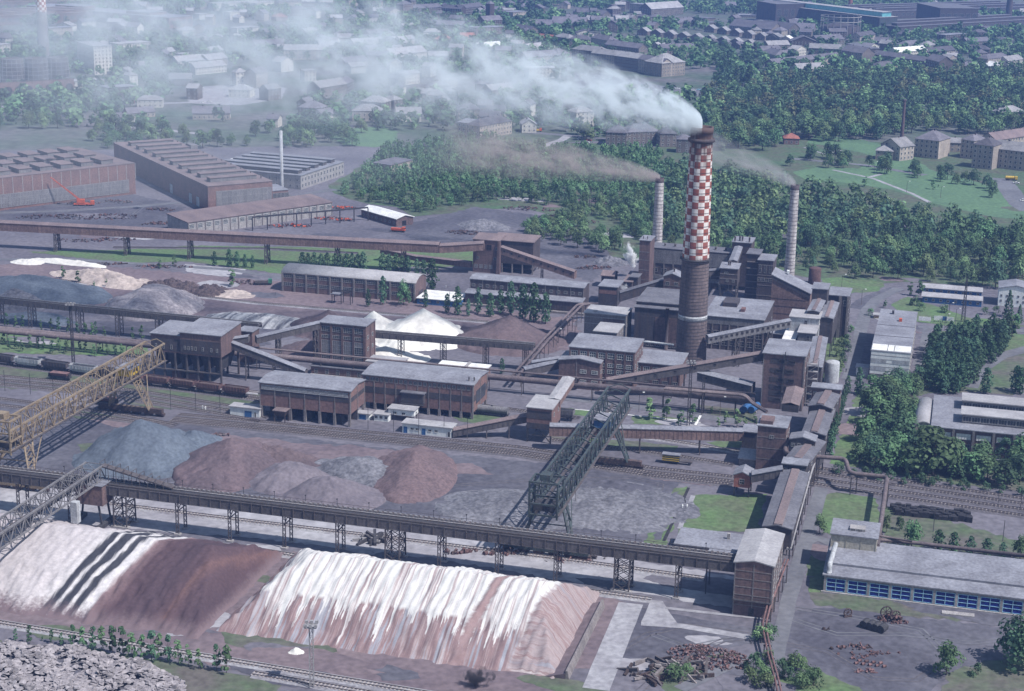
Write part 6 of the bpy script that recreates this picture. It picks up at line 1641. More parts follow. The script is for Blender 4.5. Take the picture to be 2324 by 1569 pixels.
heap('small white mound at the foot of the ridged white stockpile', K(31, 350, 1195), 1.5, 2.4, 1.8, 'lime', name='lime_pile', seed=41)
# halls right of the corridor
t, W, D, H = building('panel_warehouse', 'long warehouse with a white panelled end wall and a grey felt roof', 'warehouse', K(23, 958, 100), KX(23, 1306), KY(23, 352), KY(13, 1262), wall='concrete', roofm='roof_felt', over=.2)
band(t, W, D, 'F', .05, W - .05, 2.6, H, 'white_wall', 'panel_wall', .1)
for k in range(6): band(t, W, D, 'F', .05, W - .05, 2.6 + k * (H - 2.6) / 6, 2.72 + k * (H - 2.6) / 6, 'concrete_dirty', 'panel_joint', .16)
for k in range(2):
 for i in range(2): band(t, W, D, 'F', .1 + i * W * .56, W * .4 + i * W * .58, 3.0 + (k * 2 + .1) * (H - 2.6) / 6 + 1, 3.0 + (k * 2 + 1.0) * (H - 2.6) / 6 + 1, 'clad_light', 'pale_panel', .17)
for i in range(4): put(t, winmesh(2.6, 1.2, 2, 1, 'concrete', 'glass_dark'), 'opening', 'F', W, D, .6 + i * W / 4, 1.2, 2.6, .02)
boxpart(t, 'roof_edge', 'roof_white', .1, W - .1, .3, 9.5, H + .36, H + .6); boxpart(t, 'roof_gap', 'steel_dark', W * .40, W * .415, .3, 9.4, H + .6, H + .64); boxpart(t, 'roof_gap', 'steel_dark', W * .57, W * .585, .3, 9.4, H + .6, H + .64)
for y in (24, 42): boxpart(t, 'roof_joint', 'roof_felt_dark', 0, W, y, y + .5, H + .36, H + .5)
boxpart(t, 'roof_vent', 'orange_paint', W * .55, W * .63, 50, 52, H + .36, H + 1.6); boxpart(t, 'roof_vent', 'steel_dark', W * .32, W * .38, 62, 64, H + .36, H + 1.8)
windows(t, W, D, 'R', 3, 2.2, 12, 3.0, 2, 2, 3, 1); windows(t, W, D, 'L', 3, 2.2, 12, 3.0, 2, 2, 3, 1)
t, W, D, H = building('gate_hut', 'white gate hut with a blue side at the corner of the panelled warehouse', 'hut', K(23, 828, 248), KX(23, 938), KY(23, 330), None, d=5, wall='white_wall', roofm='roof_light')
band(t, W, D, 'F', W * .4, W, .1, H - .1, 'clad_light', 'door', .06)
mb = MB(); mb.lathe([(3.0, 0), (3.0, 8.2), (2.8, 8.6), (.3, 9.2)], 24); mb.build('storage_silo', 'clad_light', loc=KP(23, 604, 372), label='grey steel silo by the bend of the plant road', cat='silo')
t, W, D, H = building('monitor_hall', 'brick hall with two long glazed roof monitors behind the trees', 'hall', K(23, 1500, 772), 2420, KY(23, 985), KY(23, 500), blr='L', wall='brick', roofm='roof_felt', roof='flat', over=.6)
for y0 in (D * .18, D * .62):
 mb = MB(); mb.box(10, W - 8, y0, y0 + 9, H + .36, H + 3.6); mb.build('roof_monitor', 'concrete_dirty', t); boxpart(t, 'monitor_roof', 'roof_light', 9.5, W - 7.5, y0 - .5, y0 + 9.5, H + 3.6, H + 4.0)
 me = winmesh(3.0, 2.0, 3, 1)
 for i in range(int((W - 19) / 3.1)): link('monitor_window', me, t, (10.3 + i * 3.1, y0 - .01, H + 1.0))
nb = int(W / 7)
for i in range(nb + 1): boxpart(t, 'column', 'concrete_dirty', i * 7.0, i * 7.0 + .9, -.6, 0, 0, H)
for i in range(nb):
 link('window', winmesh(5.2, 2.2, 5, 2, 'window_frame', 'roof_white'), t, (i * 7 + 1.4, 0, H - 3.6)); link('window', winmesh(5.2, 2.6, 5, 2), t, (i * 7 + 1.4, 0, 1.4)); 
t, W, D, H = building('monitor_hall_annex', 'curved-roof annex at the end of the brick hall with monitors', 'annex', K(23, 1345, 758), KX(23, 1500), None, None, h=7.5, d=30, roof='by', rh=1.6, wall='plaster', roofm='roof_light')
windows(t, W, D, 'F', 2, 2.4, 2, 2.2)
def blue_hut(label, fl, frx, by, d):
 t, W, D, H = building('barrack', label, 'barrack', fl, frx, by, None, None, None, d, roof='gx', rh=1.1, wall='blue_paint', roofm='roof_light', over=.5)
 windows(t, W, D, 'F', 1.0, 1.2, 8, 1.3, nx=2, ny=1, fm='window_frame_white', gm='glass_dark')
 return t, W, D, H
blue_hut('nearer blue timber barrack with a pale shallow roof', K(13, 1412, 1118), KX(13, 1935), KY(13, 1172), 8)
blue_hut('farther blue timber barrack at the edge of the wood', K(13, 1420, 1042), KX(13, 1935), KY(13, 1090), 8)
t, W, D, H = building('white_store', 'white gabled store building beside the blue barracks', 'building', K(13, 2090, 1045), 2345, KY(13, 1200), None, d=14, roof='gy', rh=1.6, wall='white_wall', roofm='roof_felt')
for z in (2, 4.6): windows(t, W, D, 'F', z, 1.2, 6, .9)
t, W, D, H = building('kiosk', 'tiny cream kiosk with a red window by the warehouse', 'kiosk', K(13, 980, 1285), KX(13, 1035), KY(13, 1312), None, d=4, roof='flat', wall='plaster_yellow', roofm='roof_light')
windows(t, W, D, 'F', .9, 1.0, 1, 1.4, gm='red_paint')
# notice boards by the lawn
for i, (x, y, w_) in enumerate(((1375, 1350, 10), (1510, 1345, 4), (1548, 1345, 4), (1585, 1350, 4), (1622, 1355, 6))):
 t = thing('notice_board', 'white notice board on posts by the barrack lawn', 'notice board', KP(13, x, y), YAW, 'notice boards on the lawn')
 boxpart(t, 'panel', 'white_paint' if i != 3 else 'blue_paint', 0, w_ * .55, -.06, .06, 1.0, 3.0)
 for xx in (.2, w_ * .55 - .2): boxpart(t, 'post', 'steel', xx - .07, xx + .07, .07, .2, 0, 3.0)
# lattice radio mast
def lattice_mast(label, base, top, w0, w1, mat='steel_dark', name='lattice_mast', head=False):
 h = HS(top[0], top[1], base[1]); p = P(*base)
 t = thing(name, label, 'mast', p)
 mb = MB(); n = int(h / 2.5); f = lambda z: w0 + (w1 - w0) * z / h
 for sx, sy in ((-1, -1), (1, -1), (1, 1), (-1, 1)): mb.bar((sx * w0 / 2, sy * w0 / 2, 0), (sx * w1 / 2, sy * w1 / 2, h), .18)
 for k in range(n):
  z0, z1 = h * k / n, h * (k + 1) / n; a, b = f(z0) / 2, f(z1) / 2
  for c, d in (((-1, -1), (1, -1)), ((1, -1), (1, 1)), ((1, 1), (-1, 1)), ((-1, 1), (-1, -1))):
   mb.bar((c[0] * a, c[1] * a, z0), (d[0] * b, d[1] * b, z1), .1); mb.bar((c[0] * b, c[1] * b, z1), (d[0] * b, d[1] * b, z1), .1)
 mb.build('lattice', mat, t)
 if head:
  boxpart(t, 'head_platform', mat, -1.5, 1.5, -1.5, 1.5, h, h + .2)
  for x in (-1.3, 0, 1.3):
   for y in (-1.3, 1.3): boxpart(t, 'floodlight', 'steel_light', x - .4, x + .4, y - .3, y + .3, h + .3, h + 1.0)
  mb = MB()
  for x in (-1.5, 1.5): mb.bar((x, -1.5, h), (x, -1.5, h + 1.2), .08); mb.bar((x, 1.5, h), (x, 1.5, h + 1.2), .08)
  mb.bar((-1.5, -1.5, h + 1.2), (1.5, -1.5, h + 1.2), .08); mb.build('rail', mat, t)
 return t
lattice_mast('tall dark lattice radio mast beside the blue barracks', K(13, 1768, 1345), K(13, 1805, 960), 1.6, .5)
lattice_mast('lattice pylon in the thicket behind the scrap', K(12, 690, 392), K(12, 712, 150), 2.0, .7)
lattice_mast('floodlight mast before the big inclined gallery', K(22, 1556, 760), K(22, 1578, 215), 1.0, .8, head=True)
lattice_mast('floodlight mast beside the twin gas pipes', K(20, 650, 225), K(10, 640, 1200), 1.0, .8, head=True)
lattice_mast('grey floodlight mast in front of the white stockpile', (708, 1560), K(31, 492, 1010), 1.0, .9, 'steel_light', head=True)
lattice_mast('slim lattice post between the tracks and the gas main', K(22, 1680, 650), K(22, 1690, 330), .9, .7)

# lamp posts and catenary poles
def pole_proto(name, label, h, mat, lamp=True, group=None):
 t = thing(name, label, 'lamp post', (0, 0, 0), group=group)
 mb = MB(); mb.cyl((0, 0, 0), (0, 0, h), .14, .08, 6); mb.build('post', mat, t)
 if lamp: mb = MB(); mb.bar((0, 0, h), (1.4, 0, h + .4), .1); mb.build('arm', mat, t); boxpart(t, 'lamp_head', 'white_paint', 1.2, 2.0, -.2, .2, h + .3, h + .55)
 KIDS[t.name] = list(t.children)
 return t
def scatter_poles(proto, pts):
 for i, p in enumerate(pts):
  if i == 0: proto.location = p
  else: copy_tree(proto, loc=p)
a_ = pole_proto('yard_post', 'thin dark yard post among the sidings', 8.5, 'steel_dark', False, 'yard posts among the sidings')
scatter_poles(a_, [KP(20, *q) for q in ((45, 455), (270, 485), (472, 480), (1300, 600), (1510, 620), (1730, 640), (1945, 660))] + [KP(21, *q) for q in ((990, 795), (1215, 820), (1437, 845), (1660, 855), (1865, 880))])
a_ = pole_proto('lamp_post', 'slim grey lamp post beside the plant road', 7.5, 'steel', True, 'lamp posts beside the plant road')
scatter_poles(a_, [KP(22, *q) for q in ((1120, 640), (1835, 680), (560, 1450))] + [KP(12, *q) for q in ((395, 1560), (555, 1480))] + [KP(13, *q) for q in ((1605, 1420), (1640, 1320), (1700, 1370), (870, 1195), (695, 1060))])
a_ = pole_proto('park_lamp', 'slim park lamp by the meadow paths', 7.0, 'steel', True, 'park lamps')
scatter_poles(a_, [KP(3, *q) for q in ((630, 1330), (985, 1520))] + [KP(13, *q) for q in ((1270, 200), (1570, 250))])
a_ = pole_proto('signal_post', 'dark post standing by the tracks past the trees', 7.0, 'steel_dark', False, 'posts by the departing tracks')
scatter_poles(a_, [KP(23, 2080, 1450), KP(23, 2275, 1500), KP(33, 1505, 180), KP(33, 2120, 260), KP(23, 530, 930)])

# rolling stock and vehicles
def wheelset(t, xs, y, r=.5, name='wheel'):
 for x in xs:
  for s in (-1, 1):
   mb = MB(); mb.cyl((x, s * y - .06, r), (x, s * y + .06, r), r, n=12); mb.build(name, 'steel_dark', t)
def hopper_wagon(label, group, body, load='coal', L=11.6):
 t = thing('hopper_wagon', label, 'rail wagon', (0, 0, 0), 0, group)
 mb = MB(); h0, h1 = 1.2, 3.9; w = 1.45
 mb.hexa([(-L * .36, -w * .8, h0), (L * .36, -w * .8, h0), (L * .36, w * .8, h0), (-L * .36, w * .8, h0), (-L / 2, -w, 2.3), (L / 2, -w, 2.3), (L / 2, w, 2.3), (-L / 2, w, 2.3)], skip=(1,))
 for a, b in (((-L / 2, -w), (L / 2, -w)), ((-L / 2, w), (L / 2, w)), ((-L / 2, -w), (-L / 2, w)), ((L / 2, -w), (L / 2, w))):
  mb.bar((*a, 3.1), (*b, 3.1), .12, 1.6)
 mb.build('body', body, t)
 mb = MB()
 for x in np.linspace(-L / 2 + .3, L / 2 - .3, 9):
  for s in (-1, 1): mb.bar((x, s * (w + .1), 2.2), (x, s * (w + .1), 3.9), .12)
 mb.build('ribs', body, t)
 mb = MB(); mb.hexa([(-L / 2 + .1, -w + .1, 3.2), (L / 2 - .1, -w + .1, 3.2), (L / 2 - .1, w - .1, 3.2), (-L / 2 + .1, w - .1, 3.2), (-L / 3, -.5, 3.85), (L / 3, -.5, 3.85), (L / 3, .5, 3.85), (-L / 3, .5, 3.85)]); mb.build('load', load, t)
 boxpart(t, 'frame', 'steel_dark', -L / 2 - .2, L / 2 + .2, -.9, .9, .85, 1.15)
 wheelset(t, (-L * .42, -L * .3, L * .3, L * .42), .75)
 KIDS[t.name] = list(t.children)
 return t
def on_line(a, b, s, lift=.55):
 d = b - a; return a + d.normalized() * s + Vector((0, 0, lift)), math.atan2(d.y, d.x)
ta, tb = KP(20, -60, 215), KP(20, 900, 340)
labs = (('grey hopper wagon loaded with coal between two dark ones', 'clad_grey'), ('dark hopper wagon loaded with coal behind the ochre crane', 'brick_dark'))
g1 = hopper_wagon('pale grey hopper wagon loaded with coal in the yard', 'hopper wagons in the weedy yard', 'clad_light'); g2 = hopper_wagon('dark grey hopper wagon loaded with coal in the yard', 'hopper wagons in the weedy yard', 'clad_dark')
for i, gg in enumerate((g2, g1, g2, g1, g2)):
 p, rz = on_line(ta, tb, 4.0 + i * 13.0)
 if i < 2: (g2, g1)[i].location = p; (g2, g1)[i].rotation_euler = (0, 0, rz)
 else: copy_tree(gg, p, rz)
g3 = hopper_wagon('rust-red open wagon in the row beside the bunker building', 'red open wagons', 'rust', 'rust_dark', 10.4)
ta, tb = KP(20, 1240, 400), KP(20, 2230, 530)
for i in range(5):
 p, rz = on_line(ta, tb, -4 + i * 11.6)
 if i == 0: g3.location = p; g3.rotation_euler = (0, 0, rz)
 else: copy_tree(g3, p, rz)
g4 = hopper_wagon('dark grey wagon standing behind the junction house', None, 'clad_grey', 'coal', 11)
p, rz = on_line(KP(22, 330, 700), KP(22, 600, 730), 4); g4.location = p; g4.rotation_euler = (0, 0, rz)
def dump_car(label, p, rz):
 t = thing('side_tip_car', label, 'rail wagon', p, rz)
 mb = MB(); mb.hexa([(-3.4, -.8, 1.6), (3.4, -.8, 1.6), (3.4, .8, 1.6), (-3.4, .8, 1.6), (-3.8, -1.5, 2.9), (3.8, -1.5, 2.9), (3.8, 1.5, 2.9), (-3.8, 1.5, 2.9)]); mb.build('tub', 'rust', t)
 boxpart(t, 'frame', 'steel_dark', -4.8, 4.8, -1, 1, .9, 1.4); wheelset(t, (-3.6, -2.4, 2.4, 3.6), .75)
 for x in (-4.4, 4.4): boxpart(t, 'end_post', 'steel_dark', x - .2, x + .2, -1, 1, 1.4, 2.6)
dump_car('rusty side-tipping rail car beside the hopper wagons', KP(20, 530, 352, .2), YAW)
dump_car('rusty side-tipping rail car in the shade of the ochre crane', KP(20, 940, 575, .2), YAW)
t = thing('tank_wagon', 'dark grey tank wagon parked beside the longer bunker hall', 'rail wagon', KP(21, 2090, 668, .2), YAW)
mb = MB(); mb.tube([(-6, 0, 2.3), (-5.7, 0, 2.3), (5.7, 0, 2.3), (6, 0, 2.3)], 1.4, 14); mb.build('tank', 'clad_grey', t); boxpart(t, 'frame', 'steel_dark', -6.4, 6.4, -1.1, 1.1, .7, 1.1); wheelset(t, (-5, -3.6, 3.6, 5), .75)
mb = MB(); mb.cyl((0, 0, 3.6), (0, 0, 4.1), .5, n=10); mb.build('dome', 'clad_grey', t)
# striped shunting trolley
t = thing('shunting_trolley', 'small rail trolley with black and yellow striped panels', 'rail vehicle', KP(22, 1405, 1085, .3), YAW)
boxpart(t, 'body', 'steel_dark', -3, 3, -1.2, 1.2, .6, 3.0); boxpart(t, 'roof', 'roof_felt', -3.2, 3.2, -1.4, 1.4, 3.0, 3.25)
for k in range(3): boxpart(t, 'yellow_stripe', 'yellow_paint', -3.01, 3.01, -1.24, -1.2, .9 + k * .7, 1.2 + k * .7)
boxpart(t, 'drawbar_frame', 'steel', 3, 7.5, -.8, .8, .6, 1.0); wheelset(t, (-2, 2, 6.6), .75)
# mobile crane, trucks, cars
t = thing('mobile_crane', 'orange truck crane with its lattice boom raised in the storage yard', 'crane', KP(10, 745, 318), math.radians(8))
boxpart(t, 'chassis', 'orange_paint', -6, 6, -1.3, 1.3, .8, 1.6); boxpart(t, 'cab', 'orange_paint', 3.8, 6, -1.3, 1.3, 1.6, 3.1); boxpart(t, 'windscreen', 'glass_dark', 6.0, 6.05, -1.1, 1.1, 2.2, 2.9)
boxpart(t, 'superstructure', 'orange_paint', -4.2, .4, -1.4, 1.4, 1.9, 4.0)
for x in (-4.6, -3.2, 1.6, 4.6):
 for s in (-1, 1): mb = MB(); mb.cyl((x, s * 1.1 - .2, .55), (x, s * 1.1 + .2, .55), .55, n=12); mb.build('wheel', 'rubber', t)
mb = MB(); b0, b1 = Vector((-2.5, 0, 3.6)), Vector((-19, 2, 17))
for s in (-.5, .5):
 for u in (-.45, .45): mb.bar(b0 + Vector((0, s, u)), b1 + Vector((0, s * .4, u * .4)), .2)
for k in range(10):
 q0, q1 = b0.lerp(b1, k / 10), b0.lerp(b1, (k + 1) / 10); mb.bar(q0 + Vector((0, -.5, .4)), q1 + Vector((0, .5, -.4)), .14); mb.bar(q0 + Vector((0, .5, .4)), q1 + Vector((0, -.5, -.4)), .14)
mb.build('boom', 'orange_paint', t)
def car(label, body, group):
 t = thing('parked_car', label, 'car', (0, 0, 0), 0, group)
 mb = MB(); mb.hexa([(-2.1, -.8, .3), (2.1, -.8, .3), (2.1, .8, .3), (-2.1, .8, .3), (-2.05, -.78, .9), (2.05, -.78, .82), (2.05, .78, .82), (-2.05, .78, .9)]); mb.build('body', body, t)
 mb = MB(); mb.hexa([(-1.5, -.74, .9), (1.0, -.74, .87), (1.0, .74, .87), (-1.5, .74, .9), (-1.0, -.62, 1.38), (.5, -.62, 1.38), (.5, .62, 1.38), (-1.0, .62, 1.38)]); mb.build('cabin_glass', 'glass_dark', t)
 boxpart(t, 'roof', body, -1.0, .5, -.63, .63, 1.38, 1.43); wheelset(t, (-1.3, 1.3), .78, .32)
 KIDS[t.name] = list(t.children)
 return t
protos = {c: car(f'{w_} parked car on the town square', c, 'cars parked on the town square') for c, w_ in (('white_paint', 'white'), ('blue_frame', 'pale blue'), ('red_paint', 'red'))}
spots = [(2, 605, 665, 'w'), (2, 610, 685, 'w'), (2, 722, 688, 'w'), (2, 800, 697, 'w'), (2, 843, 700, 'w'), (2, 875, 712, 'w'), (2, 1047, 737, 'w'), (2, 1080, 792, 'w'), (2, 1460, 788, 'w'), (2, 1560, 785, 'b'), (2, 1600, 803, 'w'), (2, 1650, 797, 'b'), (2, 590, 1232, 'w'), (2, 660, 1262, 'w'), (2, 680, 1245, 'r'), (2, 200, 1005, 'w'), (2, 235, 1098, 'b'), (0, 1790, 910, 'w'), (0, 1845, 903, 'w'), (0, 1780, 778, 'w'), (0, 2280, 785, 'w'), (13, 2240, 122, 'w'), (13, 2300, 278, 'w'), (3, 70, 1255, 'w'), (3, 415, 1385, 'w')]
used_ = {}
for rc, x, y, c in spots:
 k = {'w': 'white_paint', 'b': 'blue_frame', 'r': 'red_paint'}[c]; p = KP(rc, x, y, .1); rz = random.choice((YAW, YAW + .3, 1.2))
 if k not in used_: used_[k] = 1; protos[k].location = p; protos[k].rotation_euler = (0, 0, rz)
 else: copy_tree(protos[k], p, rz)
def truck(label, p, rz, cab, cargo, tanker=False):
 t = thing('truck', label, 'truck', p, rz)
 boxpart(t, 'chassis', 'steel_dark', -4, 4, -1, 1, .6, .95); boxpart(t, 'cab', cab, 2.2, 4, -1.15, 1.15, .95, 2.9); boxpart(t, 'windscreen', 'glass_dark', 4.0, 4.05, -1, 1, 1.8, 2.6)
 mb = MB()
 if tanker: mb.tube([(-4, 0, 2.0), (-3.7, 0, 2.0), (1.6, 0, 2.0), (1.9, 0, 2.0)], 1.1, 12)
 else: mb.box(-4.2, 2.0, -1.2, 1.2, .95, 2.1)
 mb.build('cargo_body', cargo, t)
 for x in (-3, -1.8, 3):
  for s in (-1, 1): mb = MB(); mb.cyl((x, s * 1.0 - .15, .5), (x, s * 1.0 + .15, .5), .5, n=12); mb.build('wheel', 'rubber', t)
truck('yellow tanker truck on the curving road by the school', KP(13, 2195, 95, .1), -.15, 'yellow_paint', 'yellow_paint', True)
truck('red flatbed truck on the hazy road before the cooling towers', KP(0, 1150, 920, .1), .1, 'red_paint', 'rust')
truck('small orange truck on the road beside the white block', KP(2, 218, 1165, .1), .0, 'orange_paint', 'yellow_paint')
truck('orange lorry box body parked in the scrap yard', KP(11, 1258, 548, .1), YAW, 'orange_paint', 'orange_paint')
truck('dark green lorry parked by the barrel shed', KP(11, 70, 1015, .1), .1, 'green_paint', 'steel')
for x in (2060, 2125):
 t = thing('bus', 'pale green bus parked behind the big brick hall', 'bus', KP(0, x, 1440), 1.3, 'buses behind the brick hall')
 boxpart(t, 'body', 'blue_frame', -5, 5, -1.2, 1.2, .5, 2.9); boxpart(t, 'roof', 'white_paint', -5, 5, -1.2, 1.2, 2.9, 3.05)
 for s in (-1, 1): boxpart(t, 'window_strip', 'glass_dark', -4.6, 4.6, s * 1.21 - .02, s * 1.21 + .02, 1.5, 2.5)
 wheelset(t, (-3, 3), 1.05, .5)
# blue tanks under the gas main
for x in (2040, 2115):
 t = thing('pressure_tank', 'blue pressure tank lying under the gas main', 'tank', KP(22, x, 655), YAW + 1.35, 'blue pressure tanks')
 mb = MB(); mb.tube([(-.6, 0, 1.6), (0, 0, 1.6), (6, 0, 1.6), (6.6, 0, 1.6)], 1.35, 14); mb.build('shell', 'blue_paint', t)
 for xx in (1.5, 6.5): boxpart(t, 'saddle', 'concrete', xx - .3, xx + .3, -1.4, 1.4, 0, .8)

# scrap and stored things
def junk(name, label, px, n, size, spread, mats, cat='scrap heap', tall=1.0, rods=.5):
 p = P(*px); t = thing(name, label, cat, p, random.uniform(-.3, .3))
 for m in mats:
  mb = MB()
  for _ in range(max(3, n // len(mats))):
   th, r_ = random.uniform(0, 6.28), math.sqrt(random.random())
   x, y = math.cos(th) * r_ * spread[0], math.sin(th) * r_ * spread[1]
   z = tall * (1 - r_) * random.random() + size * .2
   s = size * random.uniform(.4, 1.3)
   v = Vector((random.uniform(-1, 1), random.uniform(-1, 1), random.uniform(-.35, .35))).normalized() * s
   if random.random() < rods: mb.bar(Vector((x, y, z)) - v, Vector((x, y, z)) + v, s * .22, s * .3)
   else: mb.cyl(Vector((x, y, z)) - v * .4, Vector((x, y, z)) + v * .4, s * .45, s * .4, 7)
  o = mb.build('scrap_pieces', m, t); o['kind'] = 'stuff'
 return t
J = ['rust', 'rust_dark', 'steel']
junk('scrap_heap', 'heap of red rusty machine scrap by the shrubs', K(32, 1730, 1290), 420, .75, (11, 7), ['rust', 'rust', 'rust_dark', 'yard_red', 'rust'], tall=2.0, rods=.3)
junk('scrap_rails', 'stack of old rails and sleepers beside the rusty scrap', K(32, 1380, 1420), 60, 2.6, (11, 7), ['rust_dark', 'steel', 'sleeper'], tall=.8, rods=1)
junk('scrap_machine', 'dismantled rusty machine with big spoked wheels', K(33, 1150, 965), 90, .8, (4.2, 1.6), ['rust_dark', 'rust'], 'machine', 3.2)
for i, (x, y, r_) in enumerate(((1085, 935, 1.6), (1175, 950, 1.2), (750, 928, 1.15))):
 t = thing('flywheel', ('tall rusty spoked flywheel standing on the dismantled machine', 'smaller rusty spoked flywheel beside the tall one', 'dark flywheel standing alone on the coal-dust yard')[i], 'wheel', KP(33, x, y), .2)
 mb = MB(); ring = [(math.cos(a) * r_, 0, r_ + .2 + math.sin(a) * r_) for a in np.linspace(0, 2 * math.pi, 25)]; mb.tube(ring, .2, 6); mb.build('rim', 'rust_dark', t)
 for k in range(4): mb = MB(); a = k * math.pi / 4; mb.bar((math.cos(a) * r_, 0, r_ + .2 + math.sin(a) * r_), (-math.cos(a) * r_, 0, r_ + .2 - math.sin(a) * r_), .16); mb.build('spoke', 'rust_dark', t)
 boxpart(t, 'base', 'rust_dark', -r_, r_, -.5, .5, 0, .4)
for i in range(4):
 mb = MB(); mb.cyl((0, -1.4, 1.15), (0, 1.4, 1.15), 1.15, n=16); t = mb.build('steel_drum', 'steel_dark', loc=KP(33, 905 + i * 50, 1018 + i * 14), rz=YAW - .4, label='dark grey steel drum in the row before the glazed hall', cat='drum', group='steel drums in a row')
junk('scrap_row', 'low row of rusty castings on the coal-dust yard', K(33, 785, 1205), 26, .9, (6, 1.6), ['rust_dark', 'rust'], tall=.6)
junk('scrap_row', 'long thin row of rusty rollers on the coal-dust yard', K(33, 950, 1252), 26, .8, (9, 1.0), ['rust'], tall=.4)
junk('scrap_row', 'short row of orange-rusted bars below the rollers', K(33, 895, 1285), 14, .8, (4, .8), ['rust'], tall=.3)
for i in range(9):
 mb = MB(); mb.cyl((-.5, 0, .35), (.5, 0, .35), .4, n=8); mb.build('cast_roller', 'rust', loc=KP(33, 825 + (i % 5) * 62 + (30 if i > 4 else 0), 1345 + (i % 5) * 7 - (22 if i > 4 else 0)), rz=.3, label='small brown cast roller laid out in a double row', cat='roller', group='cast rollers laid out in rows')
junk('scrap_row', 'three rusty machine parts near the small rollers', K(33, 935, 1415), 14, .9, (4, 1.0), ['rust'], tall=.7)
junk('scrap_row', 'small rusty part lying alone on the dusty yard', K(33, 555, 1040), 6, .8, (1.2, .8), ['rust_dark'], tall=.5)
for i in range(6):
 mb = MB(); mb.box(0, 1.5, 0, 2.2, 0, .35); mb.build('concrete_slab', 'concrete', loc=KP(33, 1580 + i * 48, 905 + i * 5), rz=YAW, label='pale concrete slab in the row before the glazed hall', cat='slab', group='concrete slabs in a row')
junk('grab_store', 'row of rusty grab buckets under the belt bridge', K(31, 2050, 365), 40, 1.3, (15, 2), ['rust', 'rust_dark'], 'grab buckets', 1.2, .2)
junk('grab_store', 'rusty winch frames under the belt bridge near the transfer tower', K(32, 600, 420), 26, 1.3, (12, 2), ['rust', 'steel'], 'machine parts', 1.2)
junk('steel_stack', 'neat stack of light steel beams beside the bright track', K(31, 1050, 260), 24, 3.2, (4.5, 1.6), ['steel_light', 'steel_dark'], 'beam stack', .8, 1)
S = [(K(10, 690, 300), 60, (13, 3), 'row of stored machine parts before the brick hall'), (K(10, 1040, 285), 40, (9, 4), 'pile of steel parts in the middle of the storage yard'), (K(10, 620, 420), 70, (16, 6), 'scattered rusty steel sections in the storage yard'), (K(10, 1000, 420), 70, (16, 8), 'wide spread of rusty bars in the storage yard'), (K(10, 1420, 355), 50, (9, 4), 'stacked yellowish crates and parts by the hall gate'), (K(10, 1400, 480), 60, (11, 3), 'long rack of brown rollers by the mono-pitch hall'), (K(10, 330, 420), 40, (12, 5), 'weathered scrap strewn near the hall wall'), (K(10, 700, 630), 50, (14, 3), 'scrap lying beyond the rust-red gallery'), (K(10, 1000, 620), 40, (12, 3), 'pale scrap lying beyond the rust-red gallery'), (K(10, 980, 835), 30, (8, 2), 'brown scrap on the grass by the spoil ridge'), (K(10, 1450, 860), 60, (15, 3), 'long windrow of scrap by the road'), (K(10, 2190, 1000), 36, (8, 4), 'pipes and drums near the barrel shed'), (K(11, 1830, 560), 70, (11, 5), 'tall heap of dark scrap plates behind the corner house'), (K(12, 150, 350), 60, (17, 6), 'bank of brown scrap at the thicket edge'), (K(12, 400, 420), 40, (8, 4), 'dark scrap heap beside the coal heap'), (K(12, 610, 460), 50, (11, 5), 'dark tangle of scrap under the trees'), (K(12, 640, 775), 30, (6, 3), 'bundle of big rusty pipes near the clinker heap'), (K(12, 720, 870), 60, (10, 3), 'long stack of rusty bars near the stair tower'), (K(11, 300, 500), 60, (13, 4), 'orange farm machines lined up by the wall'), (K(11, 700, 440), 60, (14, 4), 'mixed orange machines beside the crane runway'), (K(11, 760, 340), 40, (9, 2.5), 'red and orange machines before the white-roofed shed'), (K(20, 1930, 850), 16, (5, 1), 'rail junk at the foot of the red-brown pile')]
for q, n_, sp_, lab in S: junk('scrap_heap', lab, q, n_, 1.2, sp_, ['orange_paint', 'rust', 'steel'] if 'orange' in lab else J, tall=1.5)
# crane runway before the orange machines
t = thing('crane_runway', 'open steel crane runway along the machine yard', 'crane runway', (0, 0, 0))
q0, q1 = KP(11, -30, 540, 0), KP(11, 990, 450, 0)
for i in range(9): p = q0.lerp(q1, i / 8); boxpart(t, 'post', 'steel_dark', p.x - .3, p.x + .3, p.y - .3, p.y + .3, 0, 7.5)
mb = MB(); mb.bar(q0 + Vector((0, 0, 7.8)), q1 + Vector((0, 0, 7.8)), .6, .9); mb.build('runway_beam', 'steel_dark', t)

# slag-cake discs, lower edge of the picture
dm = []
for k in range(4):
 mb = MB(); n_ = 12
 rr = [1.0 * random.uniform(.93, 1.06) for _ in range(n_)]
 up = [(math.cos(2 * math.pi * j / n_) * rr[j] * .92, math.sin(2 * math.pi * j / n_) * rr[j] * .92, .07) for j in range(n_)]
 lo = [(math.cos(2 * math.pi * j / n_) * rr[j], math.sin(2 * math.pi * j / n_) * rr[j], -.09) for j in range(n_)]
 i = mb.pts(up + lo); mb.face(tuple(range(i, i + n_)))
 for j in range(n_): mb.face((i + j, i + n_ + j, i + n_ + (j + 1) % n_, i + (j + 1) % n_))
 dm.append(mb.mesh('slag_cake', 'slag_cake' if 0 else M('slag_cake', (.27, .245, .255), (.15, .135, .145), .5, fine=1.5, per_obj=.45)))
c0 = (KP(30, -400, 1330), KP(30, 1500, 1640))
quad_ = [P(-40, 1458), P(140, 1470), P(300, 1500), P(420, 1545), P(420, 1640), P(-60, 1640)]
from mathutils.geometry import intersect_point_tri_2d
def inside(p, poly):
 c = False; n_ = len(poly)
 for i in range(n_):
  a, b = poly[i], poly[i - 1]
  if (a.y > p.y) != (b.y > p.y) and p.x < (b.x - a.x) * (p.y - a.y) / (b.y - a.y) + a.x: c = not c
 return c
cnt = 0; mbs = MB()
